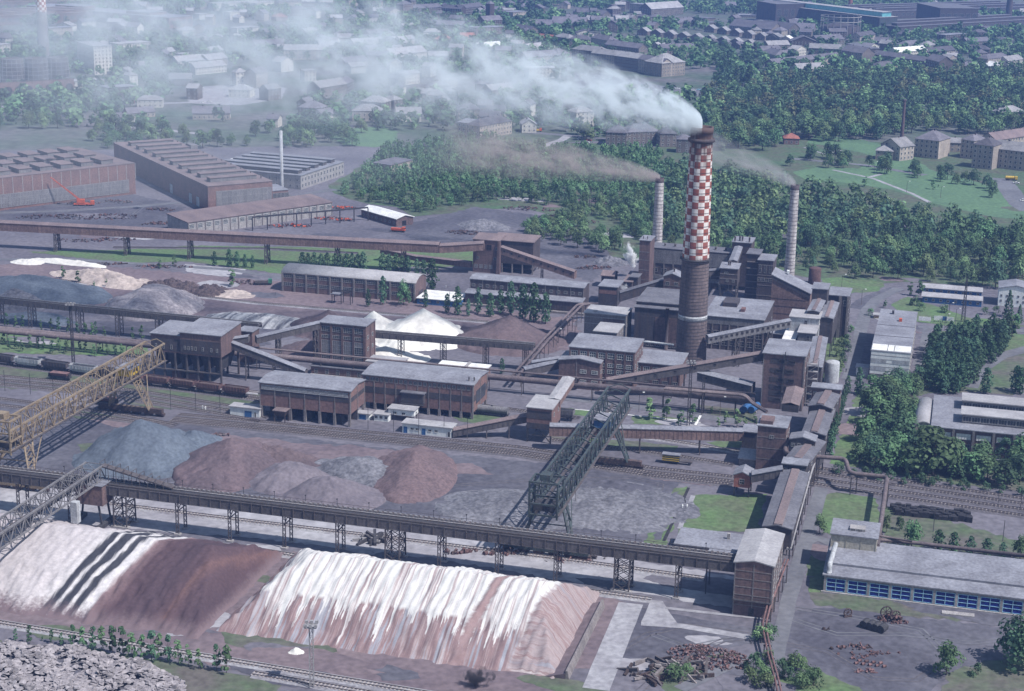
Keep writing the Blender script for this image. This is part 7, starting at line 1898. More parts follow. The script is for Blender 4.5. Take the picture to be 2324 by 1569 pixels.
lo_x, hi_x = min(q.x for q in quad_), max(q.x for q in quad_); lo_y, hi_y = min(q.y for q in quad_), max(q.y for q in quad_)
heap_h = lambda p: 1.2 + .9 * math.sin(p.x * .21) * math.cos(p.y * .17) + .6 * math.sin(p.x * .5 + p.y * .43)
pos = []
for k in range(3600):
 p = Vector((random.uniform(lo_x, hi_x), random.uniform(lo_y, hi_y), 0))
 if not inside(p, quad_): continue
 e = min((p - q).length for q in quad_)
 p.z = max(.2, heap_h(p)) * min(1, e / 4) * random.uniform(.75, 1.0)
 pos.append(p)
vis = [p for p in pos if -10 < Q(p)[0] < 420 and Q(p)[1] < 1580]
vis.sort(key=lambda p: -p.z)
for p in vis[:280]:
 o = link('slag_cake', random.choice(dm), None, p, random.uniform(0, 6), 'flat grey slag cake lying in the heap below the young trees', 'slag cake', 'slag cakes heaped below the young trees', scale=random.uniform(.6, 1.05)); o.rotation_euler = (random.gauss(.2, .24), random.gauss(0, .24), random.uniform(0, 6))
vset = {id(p) for p in vis[:280]}
for p in pos:
 if id(p) in vset: continue
 R_ = Matrix.Rotation(random.uniform(0, 6), 3, 'Z') @ Matrix.Rotation(random.gauss(.2, .24), 3, 'X') @ Matrix.Rotation(random.gauss(0, .24), 3, 'Y'); me = random.choice(dm); s = random.uniform(.55, 1.0)
 i = mbs.pts([p + R_ @ (v.co * s) for v in me.vertices])
 for f in me.polygons: mbs.face(tuple(i + v for v in f.vertices))
mbs.build('slag_rubble', 'slag_cake', label='rest of the grey slag cakes packed in the heap', cat='slag', kind='stuff')
mb = MB(); sh = sheet('slag_ground', [q.copy() for q in quad_], 'yard_dark', .06, .8, 5)
# dark bales stacked by the tracks, notice of people at work
mb = MB(); mb.box(-.9, .9, -.7, .7, 0, 1.5); bm_ = mb.mesh('coal_bale', 'coal')
for i in range(64):
 u, v = (i % 16) / 15, i // 16
 p = KP(23, 1150 + u * 640 + v * 12, 1490 + u * 62 + v * 20)
 link('coal_bale', bm_, None, p + Vector((random.uniform(-.3, .3), random.uniform(-.3, .3), 0)), YAW + random.uniform(-.12, .12), 'black block in the bale yard by the departing tracks', 'bale', 'black blocks stacked by the tracks', scale=(1, 1, random.uniform(.8, 1.35)))
def person(label, p, rz, shirt, trousers, lean=0.0):
 me = bpy.data.meshes.new('person')
 v = [(0, 0, .95), (0, 0, 1.2), (0, lean, 1.45), (0, lean, 1.55), (0, lean, 1.68), (.1, 0, .9), (.12, .05, .5), (.13, 0, .06), (-.1, 0, .9), (-.12, -.05, .5), (-.13, 0, .06), (.2, lean, 1.42), (.3, lean, 1.15), (.28, lean + .18, .95), (-.2, lean, 1.42), (-.3, lean, 1.15), (-.28, lean + .18, .95)]
 e = [(0, 1), (1, 2), (2, 3), (3, 4), (0, 5), (5, 6), (6, 7), (0, 8), (8, 9), (9, 10), (2, 11), (11, 12), (12, 13), (2, 14), (14, 15), (15, 16)]
 me.from_pydata(v, e, []); me.materials.append(MATS[shirt])
 o = link('person', me, None, p, rz, label, 'person')
 md = o.modifiers.new('skin', 'SKIN'); r_ = [.15, .16, .15, .06, .11, .1, .08, .06, .1, .08, .06, .08, .06, .05, .08, .06, .05]
 for q, k in zip(me.skin_vertices[0].data, r_): q.radius = (k, k)
 me.skin_vertices[0].data[0].use_root = True
 o.modifiers.new('smooth', 'SUBSURF').levels = 1
for i, (rc, x, y, lab, c) in enumerate(((22, 1505, 1500, 'crouching worker in pale overalls by the ditch', 'white_paint'), (22, 1545, 1495, 'worker in a white shirt standing by the ditch', 'white_paint'), (22, 1530, 1450, 'worker in dark clothes bending over the ditch', 'steel_dark'), (20, 1790, 618, 'worker in a white shirt walking in the weedy yard', 'white_paint'), (20, 1815, 625, 'second white-shirted worker beside the first in the weedy yard', 'white_paint'), (11, 170, 1110, 'worker in dark clothes crossing the yard by the barrel shed', 'steel_dark'), (23, 735, 290, 'person in dark clothes walking on the plant road', 'steel_dark'), (11, 1677, 1050, 'person standing behind the white-roofed blue hut', 'clad_light'))):
 person(lab, KP(rc, x, y), i * .9, c, c, .25 if 'bend' in lab or 'crouch' in lab else 0)
# brick halls and works at the back
def yaw_of(p, q):
 d = q - p; return math.atan2(d.y, d.x)
def monitor(t, x0, x1, y0, y1, z, h, mat='clad_grey', roofm='roof_rust'):
 boxpart(t, 'roof_monitor', mat, x0, x1, y0, y1, z, z + h); boxpart(t, 'monitor_roof', roofm, x0 - .4, x1 + .4, y0 - .4, y1 + .4, z + h, z + h + .25)
HB = HS(471.5, 424, 480)
yw = yaw_of(P(471.5, 424, HB), P(618, 412, HB))
t, W, D, H = building('rolling_hall', 'huge brick hall with ten long roof monitors and a tall glazed end', 'hall', (471.5, 424), 618, None, 325, h=HB, yaw=yw, blr='L', wall='brick_red', roofm='roof_rust', over=.3)
band(t, W, D, 'F', 5, W - .6, 1.0, H - 3.2, 'clad_grey', 'glazed_wall', .15)
me = winmesh(3.2, H - 4.6, 4, 3, 'window_frame', 'clad_grey')
for i in range(int((W - 6) / 3.3)): put(t, me, 'window', 'F', W, D, 5.2 + i * 3.3, 1.1, 3.2, .16)
for i in range(10): y = D * (.06 + .092 * i); monitor(t, W * .14, W * .86, y, y + D * .035, H + .3, 2.4); vents(t, [(W * .93, y, H + .3)], r=.6)
for u in (.2, .33, .68): put(t, winmesh(4.5, 5.5, 2, 2, 'blue_frame', 'clad_light'), 'gate', 'L', W, D, D * (1 - u * .55), .1, 4.5, .05)
boxpart(t, 'stair_box', 'clad_grey', W * .86, W * .98, D * .7, D * .75, H + .3, H + 4)
t2, W2, D2, H2 = building('low_wing', 'low brick wing attached to the end of the huge brick hall', 'building', K(11, 148, 190), KX(11, 285), KY(11, 265), None, d=20, yaw=yw, wall='brick_red', roofm='roof_felt')
windows(t2, W2, D2, 'F', 1, H2 - 2.4, 4, 3.2, nx=4, ny=3)
HL = HS(307, 371, 440)
yl = yaw_of(P(0, 405, HL), P(307, 371, HL))
p = P(307, 371, HL); W = 150.0; D = 70.0
loc = p - Vector((math.cos(yl), math.sin(yl), 0)) * W
t = thing('assembly_hall', 'long red brick hall with a glazed lower wall and rows of short monitors', 'hall', (loc.x, loc.y, 0), yl)
block(t, W - .5, D, HL, wall='brick_red', roofm='roof_rust', over=.2)
band(t, W, D, 'F', 0, W - 5, 1.4, HL * .5, 'clad_grey', 'glazed_band', .15)
me = winmesh(5.8, HL * .5 - 1.8, 6, 3, 'window_frame', 'clad_grey')
for i in range(24): put(t, me, 'window', 'F', W, D, 1 + i * 6.0, 1.6, 5.8, .16)
pilasters(t, W, D, 'F', 25, HL, 'concrete', .35, .14, HL * .5)
for r_ in range(3):
 for i in range(11): monitor(t, W - 12 - i * 13.5 - 8, W - 12 - i * 13.5, 6 + r_ * 22, 20 + r_ * 22, HL + .3, 2.6)
ym = yaw_of(KP(10, 1660, 470, 7.5), KP(11, 672, 290, 7.5))
t, W, D, H = building('mono_pitch_hall', 'long hall with one mono-pitch roof and glazing bars before the brick hall', 'hall', K(10, 1660, 470), KX(11, 672), None, KY(11, 240), h=7.5, yaw=ym, roof='mono', rh=1.5, wall='concrete', roofm='roof_rust')
windows(t, W, D, 'F', H - 3.6, 2.6, 18, 3.2, .6, .6, 5, 3, 'window_frame_white'); pilasters(t, W, D, 'F', 19, H, 'concrete_dirty', .5, .3)
yg = yaw_of(KP(1, 395, 1555, 8), KP(1, 775, 1430, 8))
t, W, D, H = building('weaving_shed', 'grey works with long rounded roof lights behind the white pipe chimney', 'works', K(1, 395, 1555), KX(1, 775), None, KY(1, 1325), h=9, yaw=yg, blr='L', wall='concrete', roofm='roof_felt', d=70)
for i in range(5): monitor(t, W * (.06 + .19 * i), W * (.06 + .19 * i) + W * .09, 4, D - 5, H + .3, 2.2, 'clad_dark', 'roof_felt')
for z in (1.4, 5.2): windows(t, W, D, 'F', z, 2.0, 14, 1.6); windows(t, W, D, 'L', z, 1.6, 14, 1.4)
hp = HS(636, 297, 430); mb = MB(); mb.lathe([(1.1, 0), (1.0, hp), (.8, hp), (.7, hp - 1)], 16); mb.build('pipe_chimney', 'clad_light', loc=P(640, 430), label='slim white steel pipe chimney beside the brick hall', cat='chimney')
yr = yaw_of(KP(11, 930, 350, 4.5), KP(11, 1240, 437, 4.5))
t, W, D, H = building('white_roof_shed', 'brick shed with a bright whitish pitched roof by the thicket', 'shed', K(11, 930, 350), KX(11, 1240), None, None, h=4.5, d=12, yaw=yr, roof='gx', rh=1.6, wall='brick', roofm='roof_white', over=.6)
windows(t, W, D, 'F', 1.2, 1.4, 8, 1.6); put(t, winmesh(3, 3, 2, 1, 'steel', 'glass_dark'), 'door', 'R', W, D, 4, .1, 3)
t, W, D, H = building('garage', 'grey garage with green doors under the trees', 'garage', K(1, 1030, 1440), KX(1, 1190), None, None, h=5, d=24, yaw=-.6, roof='mono', rh=.6, wall='plaster', roofm='roof_slate'); put(t, winmesh(3, 3.2, 2, 2, 'green_paint', 'green_paint'), 'door', 'R', W, D, 8, .1, 3)

# town
WN = {'plaster': 'brown-plastered', 'plaster_pale': 'pale-plastered', 'plaster_dark': 'soot-dark', 'plaster_yellow': 'ochre-yellow', 'brick': 'brown brick', 'brick_red': 'red brick', 'brick_dark': 'dark brick', 'clad_dark': 'dark clad', 'concrete': 'grey concrete'}
RN = {'roof_slate': 'dark slate', 'roof_slate_light': 'pale slate', 'roof_tile_red': 'red tile', 'roof_light': 'light grey', 'roof_white': 'whitish', 'roof_felt': 'grey felt', 'roof_felt_dark': 'dark felt', 'roof_rust': 'rusty'}
KN = {'gx': 'pitched', 'gy': 'gabled', 'hip': 'hipped', 'flat': 'flat', 'mono': 'sloping', 'bx': 'rounded'}
SN = {1: 'single-storey', 2: 'two-storey', 3: 'three-storey', 4: 'four-storey', 5: 'five-storey', 6: 'six-storey', 8: 'eight-storey'}
CHM = MB().box(-.45, .45, -.4, .4, 0, 1.7).mesh('chimney', 'brick_dark')
def T(rc, x1, y1, x2, y2, st, dep, roof, wall, roofm, name='town_house', cat='house', label=None, win=True, group='town buildings', where='in the far town'):
 h = max(3.2, 3.4 * st)
 p, q = KP(rc, x1, y1, h), KP(rc, x2, y2, h); d = q - p; W = d.length; rz = math.atan2(d.y, d.x)
 label = label or f"{SN.get(round(st), 'tall')} {WN[wall]} house with a {KN[roof]} {RN[roofm]} roof {where}"
 t = thing(name, label, cat, (p.x, p.y, 0), rz, group)
 block(t, W, dep, h, roof=roof, rh=None if roof in ('flat', 'mono', 'bx') else min(W, dep) * .32, wall=wall, roofm=roofm, over=.5)
 if win:
  n = max(2, int(W / 3.4)); nd = max(2, int(dep / 4.2))
  for s in range(max(1, int(st))):
   fm = 'window_frame_white' if wall != 'clad_dark' else 'window_frame'
   windows(t, W, dep, 'F', .9 + 3.4 * s, 2.0, n, 1.5, nx=2, ny=1, fm=fm, gm='glass_dark')
   windows(t, W, dep, 'R' if x1 < 2180 - 581 * (rc % 10) else 'L', .9 + 3.4 * s, 2.0, nd, 1.5, nx=2, ny=1, fm=fm, gm='glass_dark')
 if roof in ('gx', 'hip') and W < 60:
  for k in range(max(1, int(W / 12))): link('chimney', CHM, t, (W * (k + .6) / max(1, int(W / 12)) * .9, dep * .5, h + min(W, dep) * .3 - .4))
 return t
P_, PP, PD, PY = 'plaster', 'plaster_pale', 'plaster_dark', 'plaster_yellow'
S_, SL, TR, RL, RW, RF, RD = 'roof_slate', 'roof_slate_light', 'roof_tile_red', 'roof_light', 'roof_white', 'roof_felt', 'roof_felt_dark'
BR, BRR, BD = 'brick', 'brick_red', 'brick_dark'
W2 = 'beyond the main smoke plume'; W3 = 'beyond the park trees'; W1 = 'in the smoky quarter'; W0 = 'near the cooling towers'; WS = 'by the park edge'
for e in ((2, 700, 468, 905, 492, 4, 14, 'gx', P_, SL), (2, 907, 492, 1110, 520, 4, 14, 'gx', PD, SL), (2, 1325, 562, 1530, 547, 4, 26, 'hip', P_, SL), (2, 1112, 520, 1323, 560, 4, 13, 'gx', P_, S_), (2, 130, 508, 410, 488, 3, 15, 'gx', P_, S_), (2, 412, 488, 522, 474, 3, 18, 'hip', PD, S_), (2, 530, 432, 795, 462, 4, 15, 'hip', PD, SL), (2, 820, 392, 1120, 430, 4, 14, 'gx', PD, S_), (2, 370, 322, 500, 340, 3, 13, 'hip', PD, SL), (2, 505, 342, 690, 352, 3, 13, 'hip', P_, S_), (2, 695, 330, 850, 360, 4, 14, 'hip', P_, S_), (2, 10, 112, 135, 102, 4, 18, 'flat', P_, RF), (2, 350, 205, 650, 215, 2, 24, 'gx', PD, S_), (2, 150, 215, 345, 222, 2, 18, 'gx', PD, S_), (2, 540, 100, 800, 132, 1, 16, 'gx', PD, S_), (2, 640, 175, 930, 195, 2, 16, 'gx', PD, SL), (2, 1230, 82, 1515, 64, 3, 24, 'gx', PD, RL), (2, 1040, 32, 1190, 44, 4, 16, 'flat', P_, RF), (2, 1330, 430, 1622, 420, 2, 13, 'gx', PD, S_), (2, 2210, 455, 2330, 490, 2, 16, 'hip', P_, S_), (2, 1920, 225, 2290, 262, 2, 24, 'gx', PD, S_), (2, 2080, 200, 2400, 230, 2, 26, 'flat', PD, RD), (2, 1580, 150, 1720, 165, 1, 18, 'flat', PD, RD), (2, 2010, 135, 2260, 140, 1, 24, 'flat', PD, RF), (2, 1455, 205, 1620, 185, 2, 14, 'gx', PD, S_), (2, 1720, 205, 1810, 200, 2, 12, 'flat', PD, RD), (2, 570, 995, 725, 985, 4, 13, 'hip', PP, SL), (2, 150, 605, 430, 600, 3, 15, 'flat', PP, RL), (2, 0, 245, 150, 270, 2, 14, 'gx', PD, S_), (2, 220, 330, 370, 345, 1, 12, 'gx', BRR, TR), (2, 140, 425, 380, 400, 1, 12, 'gx', PP, RL)):
 T(*e, where=W2)
for e in ((2, 830, 1168, 1015, 1176, 3, 18, 'hip', PD, S_), (2, 1020, 1170, 1310, 1160, 3, 16, 'hip', PD, S_), (2, 1310, 1182, 1460, 1182, 3, 14, 'hip', PD, S_), (2, 1455, 1230, 1575, 1234, 3, 14, 'hip', PD, S_)):
 T(*e, name='school_wing', cat='school', label='soot-dark three-storey school wing with a hipped roof behind the big chimney', group='school wings behind the big chimney')
for k in range(9):
 x, y = 1150 + k * 117, 268 + k * 13.5
 T(2, x - 46, y + 6, x + 46, y + 12, 1.6, 13, 'gy', PD, SL, 'row_house', 'house', 'small steep-gabled workers house in the long row', True, 'workers houses in the long row')
 if k > 3: T(2, x - 30, y + 34, x + 44, y + 40, 1.3, 12, 'gy', PD, S_, 'row_house', 'house', 'small steep-gabled workers house in the long row', True, 'workers houses in the long row')
for k in range(6):
 x, y = 1740 + k * 112, 244 + k * 17
 T(2, x - 42, y + 6, x + 44, y + 12, 1.5, 13, 'gy', PD, SL, 'row_house', 'house', 'small steep-gabled workers house in the upper row', True, 'workers houses in the upper row')
for k in range(3): T(2, 1240 + k * 55, 395 + k * 8, 1290 + k * 60, 398 + k * 8, 2, 11, 'gy', P_, SL, where=W2)
for e in ((3, 410, 424, 690, 436, 3, 14, 'gx', PD, SL), (3, 695, 445, 880, 472, 4, 18, 'gx', PD, S_), (3, 882, 472, 970, 458, 4, 14, 'gy', P_, S_), (3, 735, 385, 930, 432, 4, 14, 'flat', PD, RD), (3, 935, 425, 1030, 405, 3, 12, 'gy', PP, S_), (3, 860, 322, 995, 302, 2, 12, 'gx', P_, S_), (3, 1245, 302, 1360, 296, 2, 12, 'hip', P_, S_), (3, 1260, 398, 1550, 376, 2, 13, 'hip', PP, S_), (3, 1190, 462, 1450, 442, 3, 13, 'gx', PP, RW), (3, 1460, 462, 1700, 442, 2, 13, 'gx', P_, S_), (3, 1615, 312, 1800, 300, 4, 13, 'flat', BD, RF), (3, 1810, 372, 2010, 362, 2, 13, 'gx', PD, S_), (3, 965, 478, 1450, 545, 3, 12, 'gx', PD, S_), (3, 1440, 522, 1560, 548, 5, 16, 'gx', PD, S_), (3, 1030, 588, 1190, 576, 3, 13, 'hip', PY, S_), (3, 1640, 522, 1715, 510, 3, 11, 'gy', P_, SL), (3, 195, 482, 325, 470, 2, 12, 'gx', PY, S_), (3, 300, 442, 385, 430, 4, 11, 'gy', PP, SL), (3, 0, 447, 165, 442, 2, 13, 'gx', P_, S_), (3, 50, 400, 240, 395, 3, 13, 'gx', PD, SL), (3, 320, 612, 550, 602, 2, 15, 'gx', PP, SL), (3, 100, 562, 465, 522, 2, 12, 'gx', PD, S_), (3, 470, 522, 690, 500, 2, 12, 'gx', P_, S_), (3, 440, 675, 570, 662, 1, 9, 'gx', PD, SL), (3, 1880, 572, 2080, 592, 2, 13, 'gx', P_, RW), (3, 1990, 522, 2180, 500, 4, 13, 'hip', P_, S_), (3, 2170, 542, 2300, 522, 3, 13, 'gx', PP, SL), (3, 2070, 622, 2290, 616, 2, 11, 'gx', PP, S_), (3, 1720, 582, 1880, 582, 1, 11, 'gx', P_, S_), (3, 1820, 430, 2000, 440, 2, 13, 'hip', PD, S_), (3, 1900, 470, 1990, 470, 3, 13, 'hip', P_, S_), (3, 150, 345, 255, 352, 2, 12, 'gy', P_, RW), (3, 250, 365, 480, 370, 3, 18, 'gy', BD, S_), (3, 490, 360, 720, 345, 2, 16, 'gx', PD, S_), (3, 30, 320, 150, 330, 2, 12, 'gy', PD, SL), (3, -40, 230, 230, 260, 2, 22, 'gx', PD, S_), (3, 240, 250, 450, 260, 2, 20, 'gx', PD, S_), (3, 405, 180, 560, 150, 2, 24, 'flat', BD, RF), (3, 400, 105, 570, 120, 3, 20, 'gx', PD, S_), (3, 0, 190, 240, 180, 1, 20, 'flat', PD, RD)):
 T(*e, where=W3)
for e in ((3, 1345, 1222, 1560, 1246, 4, 22, 'hip', P_, S_), (3, 1000, 1328, 1155, 1338, 2, 12, 'hip', P_, SL), (3, 1215, 1302, 1340, 1286, 3, 18, 'gx', P_, SL), (3, 1755, 1228, 1870, 1246, 4, 16, 'hip', P_, S_), (3, 1860, 1272, 2040, 1292, 5, 18, 'hip', P_, S_), (3, 2045, 1312, 2400, 1352, 4, 16, 'gx', P_, SL), (3, 2060, 1240, 2400, 1190, 3, 14, 'gx', P_, 'roof_rust'), (3, 1655, 1262, 1760, 1265, 2, 13, 'gx', P_, SL), (3, 2140, 1002, 2320, 985, 3, 15, 'hip', PD, SL), (3, 190, 1222, 325, 1226, 1.4, 11, 'hip', BRR, TR)):
 T(*e, where=WS)
for e in ((1, 1570, 347, 1720, 352, 2, 15, 'hip', BRR, TR), (1, 1815, 327, 1935, 326, 2, 13, 'gx', PY, TR), (1, 1940, 248, 2190, 238, 4, 15, 'flat', BR, RF), (1, 1395, 78, 1640, 62, 3, 14, 'gx', BD, S_), (1, 1642, 72, 1810, 82, 3, 14, 'gx', BD, S_), (1, 1812, 80, 2010, 52, 3, 14, 'gx', BD, S_), (1, 1300, 42, 1385, 36, 5, 13, 'hip', BR, S_), (1, 1980, 418, 2180, 402, 1.5, 13, 'gx', PD, RW), (1, 880, 402, 1340, 377, 1.5, 20, 'gx', P_, RL), (1, 1205, 487, 1510, 456, 2, 18, 'gx', PP, RL), (1, 1280, 662, 1445, 642, 3, 13, 'bx', PP, RL), (1, 1540, 592, 1595, 572, 3, 9, 'gy', PP, SL), (1, 840, 592, 970, 582, 2, 11, 'gx', PP, SL), (1, 790, 552, 990, 532, 2, 13, 'gx', P_, S_), (1, 565, 777, 800, 742, 4, 15, 'gx', PD, SL), (1, 802, 742, 866, 716, 3, 13, 'gx', BD, S_), (1, 850, 978, 1110, 982, 2.5, 15, 'hip', P_, SL), (1, 930, 892, 1130, 907, 3, 14, 'hip', PD, SL), (1, 370, 947, 580, 957, 2, 15, 'hip', BD, S_), (1, 1785, 967, 1980, 967, 3, 14, 'hip', P_, S_), (1, 1780, 1082, 1930, 1097, 3, 13, 'mono', P_, RF), (1, 1978, 1117, 2260, 1067, 3, 14, 'hip', P_, S_), (1, 430, 627, 530, 622, 3, 11, 'flat', PP, RL), (1, 0, 402, 260, 387, 3, 15, 'gx', P_, S_), (1, 190, 442, 640, 442, 3, 15, 'gx', P_, SL), (1, 110, 217, 265, 222, 2, 11, 'hip', PP, S_), (1, 180, 152, 280, 147, 1.5, 13, 'hip', BRR, TR), (1, 0, 652, 105, 632, 4, 13, 'gx', P_, S_), (1, 1640, 712, 1780, 702, 2, 12, 'hip', PP, SL), (1, 2080, 800, 2300, 775, 2, 13, 'gx', P_, RL), (1, 1000, 300, 1190, 290, 2, 13, 'gx', PD, S_), (1, 1310, 240, 1410, 230, 2, 11, 'gx', PP, SL), (1, 1540, 215, 1830, 225, 3, 14, 'gx', PD, S_), (1, 1900, 210, 2050, 200, 2, 12, 'gx', PD, S_), (1, 0, 30, 160, 10, 3, 16, 'flat', PP, RL), (1, 200, 20, 440, 10, 2, 14, 'hip', P_, S_)):
 T(*e, where=W1)
# church
t = T(1, 2020, 185, 2175, 175, 3, 16, 'gx', BD, S_, 'church', 'church', 'dark brick church with a steep slate nave roof and square tower', True, None)
h = 10.2; block(t, 8, 8, 30, roof='hip', rh=4, wall=BD, roofm=S_, x=20, y=12, wname='tower_wall', rname='tower_roof')
for e in ((0, 1045, 392, 1330, 372, 3, 18, 'flat', PP, RL), (0, 1570, 547, 1830, 527, 2, 15, 'gx', PP, RL), (0, 1840, 532, 2010, 512, 2, 15, 'gx', P_, RL), (0, 1725, 602, 2000, 577, 2, 14, 'gx', PP, SL), (0, 2085, 642, 2190, 637, 4, 11, 'hip', PP, SL), (0, 430, 252, 640, 242, 4, 15, 'flat', P_, RF), (0, 1890, 32, 2300, 12, 3, 15, 'flat', PP, RL), (0, 2095, 252, 2290, 237, 3, 15, 'flat', PP, RL), (0, -30, 342, 112, 334, 4, 15, 'gx', PP, S_), (0, -30, 402, 90, 390, 3, 12, 'flat', PP, RL), (0, 640, 722, 920, 706, 2, 14, 'flat', PP, RL), (0, 945, 778, 1195, 762, 3, 15, 'flat', 'clad_dark', RF), (0, 1130, 1002, 1370, 987, 1.2, 11, 'gx', P_, S_), (0, 960, 1032, 1150, 1042, 1.2, 9, 'gx', PP, S_), (0, 1700, 1002, 2030, 1002, 1.5, 15, 'gx', P_, S_), (0, 1760, 130, 1830, 122, 2, 10, 'flat', PP, RL), (0, 2030, 110, 2115, 100, 3, 10, 'flat', PP, RL), (0, 1600, 480, 1690, 472, 2, 10, 'flat', PP, RL), (0, 1185, 590, 1300, 580, 2, 12, 'gx', P_, SL)):
 T(*e, where=W0)
T(0, 825, 412, 985, 405, 8, 46, 'flat', PP, RL, 'office_slab', 'office block', 'tall white office slab with dark long sides in the haze', True, None)
# big works halls along the skyline
def works(rc, x1, y1, x2, y2, h, dep, label, n=0, wall='clad_dark', roofm='roof_felt_dark', mon=True):
 p, q = KP(rc, x1, y1, h), KP(rc, x2, y2, h); d = q - p; W = d.length
 t = thing('works_hall', label, 'works hall', (p.x, p.y, 0), math.atan2(d.y, d.x)); block(t, W, dep, h, wall=wall, roofm=roofm, over=.4)
 windows(t, W, dep, 'F', h * .35, h * .4, max(3, int(W / 9)), 6.0, nx=5, ny=2)
 for i in range(n): monitor(t, 6, W - 6, dep * (i + .3) / n, dep * (i + .62) / n, h + .3, 3.2, wall, roofm)
 return t, W, dep
works(0, -200, 150, 900, 105, 12, 70, 'vast low works hall with pale roof ridges in the smoke', 3, 'brick', 'roof_rust')
works(0, -200, 30, 700, 10, 12, 120, 'farther vast works hall at the edge of the smoke', 4, 'brick', 'roof_rust')
works(0, 1490, 160, 1700, 142, 13, 260, 'long grey works hall running back into the smoke', 2, 'brick_red', 'roof_felt')
works(3, 1205, 240, 2420, 172, 11, 60, 'very long dark works hall behind the tenements', 2)
works(3, 1010, 105, 2420, 60, 11, 90, 'wide dark works roofs on the skyline', 3)
works(3, 1570, 75, 1905, 78, 26, 90, 'tall dark works block on the skyline', 0)
works(3, 120, 40, 420, 38, 26, 60, 'broad dark power block on the skyline', 0)
works(2, 2190, 20, 2420, 30, 22, 80, 'dark boxy works building beside the power block', 0)
t, W, D = works(3, 1032, 156, 1192, 150, 21, 230, 'long works hall with a bright turquoise roof strip', 0, 'clad_dark', 'roof_light')
boxpart(t, 'roof_monitor', 'turquoise', W * .25, W * .75, 4, D - 4, 21.4, 27); boxpart(t, 'monitor_roof', 'roof_light', W * .22, W * .78, 3, D - 3, 27, 27.4)
boxpart(t, 'glazed_end', 'steel_teal', .5, W - .5, -.3, -.1, 1.5, 19.5); boxpart(t, 'glazed_side', 'steel_teal', -.3, -.1, 4, D - 4, 4, 18)
p = KP(3, 680, 330)
t = thing('gas_holder', 'round gas holder with a ring of guide frames', 'gas holder', p)
mb = MB(); mb.lathe([(24, 0), (24, 14), (23.6, 14.5), (12, 17), (.5, 18)], 40); mb.build('bell', 'clad_dark', t)
for k in range(18): a = k * math.pi / 9; mb = MB(); mb.bar((25 * math.cos(a), 25 * math.sin(a), 0), (25 * math.cos(a), 25 * math.sin(a), 26), .8); mb.build('guide_post', 'steel_light', t)
for z in (20, 26): mb = MB(); mb.lathe([(24.6, z), (25.6, z), (25.6, z + 1), (24.6, z + 1)], 40, cap=False); mb.build('guide_ring', 'steel_light', t)
def stack(label, rc, bx, by, tx, ty, r0, r1, mat):
 b = K(rc, bx, by); tp = K(rc, tx, ty); h = HS(tp[0], tp[1], b[1])
 t = thing('factory_stack', label, 'chimney', P(*b)); mb = MB(); mb.lathe([(r0 + (r1 - r0) * z / h, z) for z in np.linspace(0, h, 8)], 20, cap=False); mb.build('shaft', mat, t)
 mb = MB(); mb.lathe([(r1 + .3, h - 1.5), (r1 + .35, h + .1), (r1 - .3, h + .1), (r1 - .4, h - 1)], 20); mb.build('rim', 'brick_dark', t); return h
stack('dark slender chimney rising above the skyline works', 3, 2165, 195, 2178, -160, 5.0, 3.4, 'brick_dark')
stack('red chimney behind the turquoise-topped works hall', 3, 770, 90, 764, -120, 3.6, 2.6, 'roof_tile_red')
stack('slim brown brick chimney of the heating plant in the park', 3, 1228, 1215, 1245, 880, 1.5, 1.0, 'brick')
b = K(0, 388, 490); p = P(*b)
t = thing('checkered_stack', 'hazy concrete chimney with red and white checks above the cooling towers', 'chimney', p)
mb = MB(); mb.lathe([(6.2, 0), (5.4, 45.5)], 32, cap=False); mb.build('lower_shaft', 'concrete_dirty', t); mb = MB(); mb.lathe([(5.4, 45.5), (4.4, 95)], 32); mb.build('upper_shaft', 'chimney_checks', t)
for i, (x, y) in enumerate(((120, 760), (330, 755), (515, 745))):
 t = thing('cooling_tower', 'round timber cooling tower with lattice hoops in the haze', 'cooling tower', KP(0, x, y), .2 * i, 'cooling towers in the haze')
 mb = MB(); mb.lathe([(11.2, 0), (10.4, 10), (9.8, 20), (9.7, 25), (9.2, 25), (8.9, 20)], 28); mb.build('shell', 'clad_dark', t)
 for z in np.arange(3, 25, 3.6): r = 11.2 - z * .06; mb = MB(); mb.lathe([(r, z), (r + .3, z), (r + .3, z + .4), (r, z + .4)], 28, cap=False); mb.build('hoop', 'steel_light', t)
 for k in range(14): a = k * math.pi / 7; mb = MB(); mb.bar((11.4 * math.cos(a), 11.4 * math.sin(a), 0), (10.1 * math.cos(a), 10.1 * math.sin(a), 25), .3); mb.build('stave_post', 'steel_light', t)
p, q = KP(0, -60, 870), KP(0, 660, 825)
t = thing('fan_house', 'rusty cooling fan house with a row of big round fans', 'fan house', (p.x, p.y, 0), yaw_of(p, q)); L = (q - p).length
block(t, L, 9, 13, roof='mono', rh=-3, wall='brick_red', roofm='roof_rust', z0=5)
for i in range(8): x = L * (i + .5) / 8; mb = MB(); mb.tube([(x + 3 * math.cos(a), -.4, 6 + 3 * math.sin(a)) for a in np.linspace(0, 6.2832, 19)], .35, 6); mb.cyl((x, -.3, 6), (x, .05, 6), 2.7, n=16); mb.build('fan', 'steel_dark', t)
for i in range(9): boxpart(t, 'leg', 'concrete', L * i / 8 - .3, L * i / 8 + .3, 1, 1.6, 0, 5)

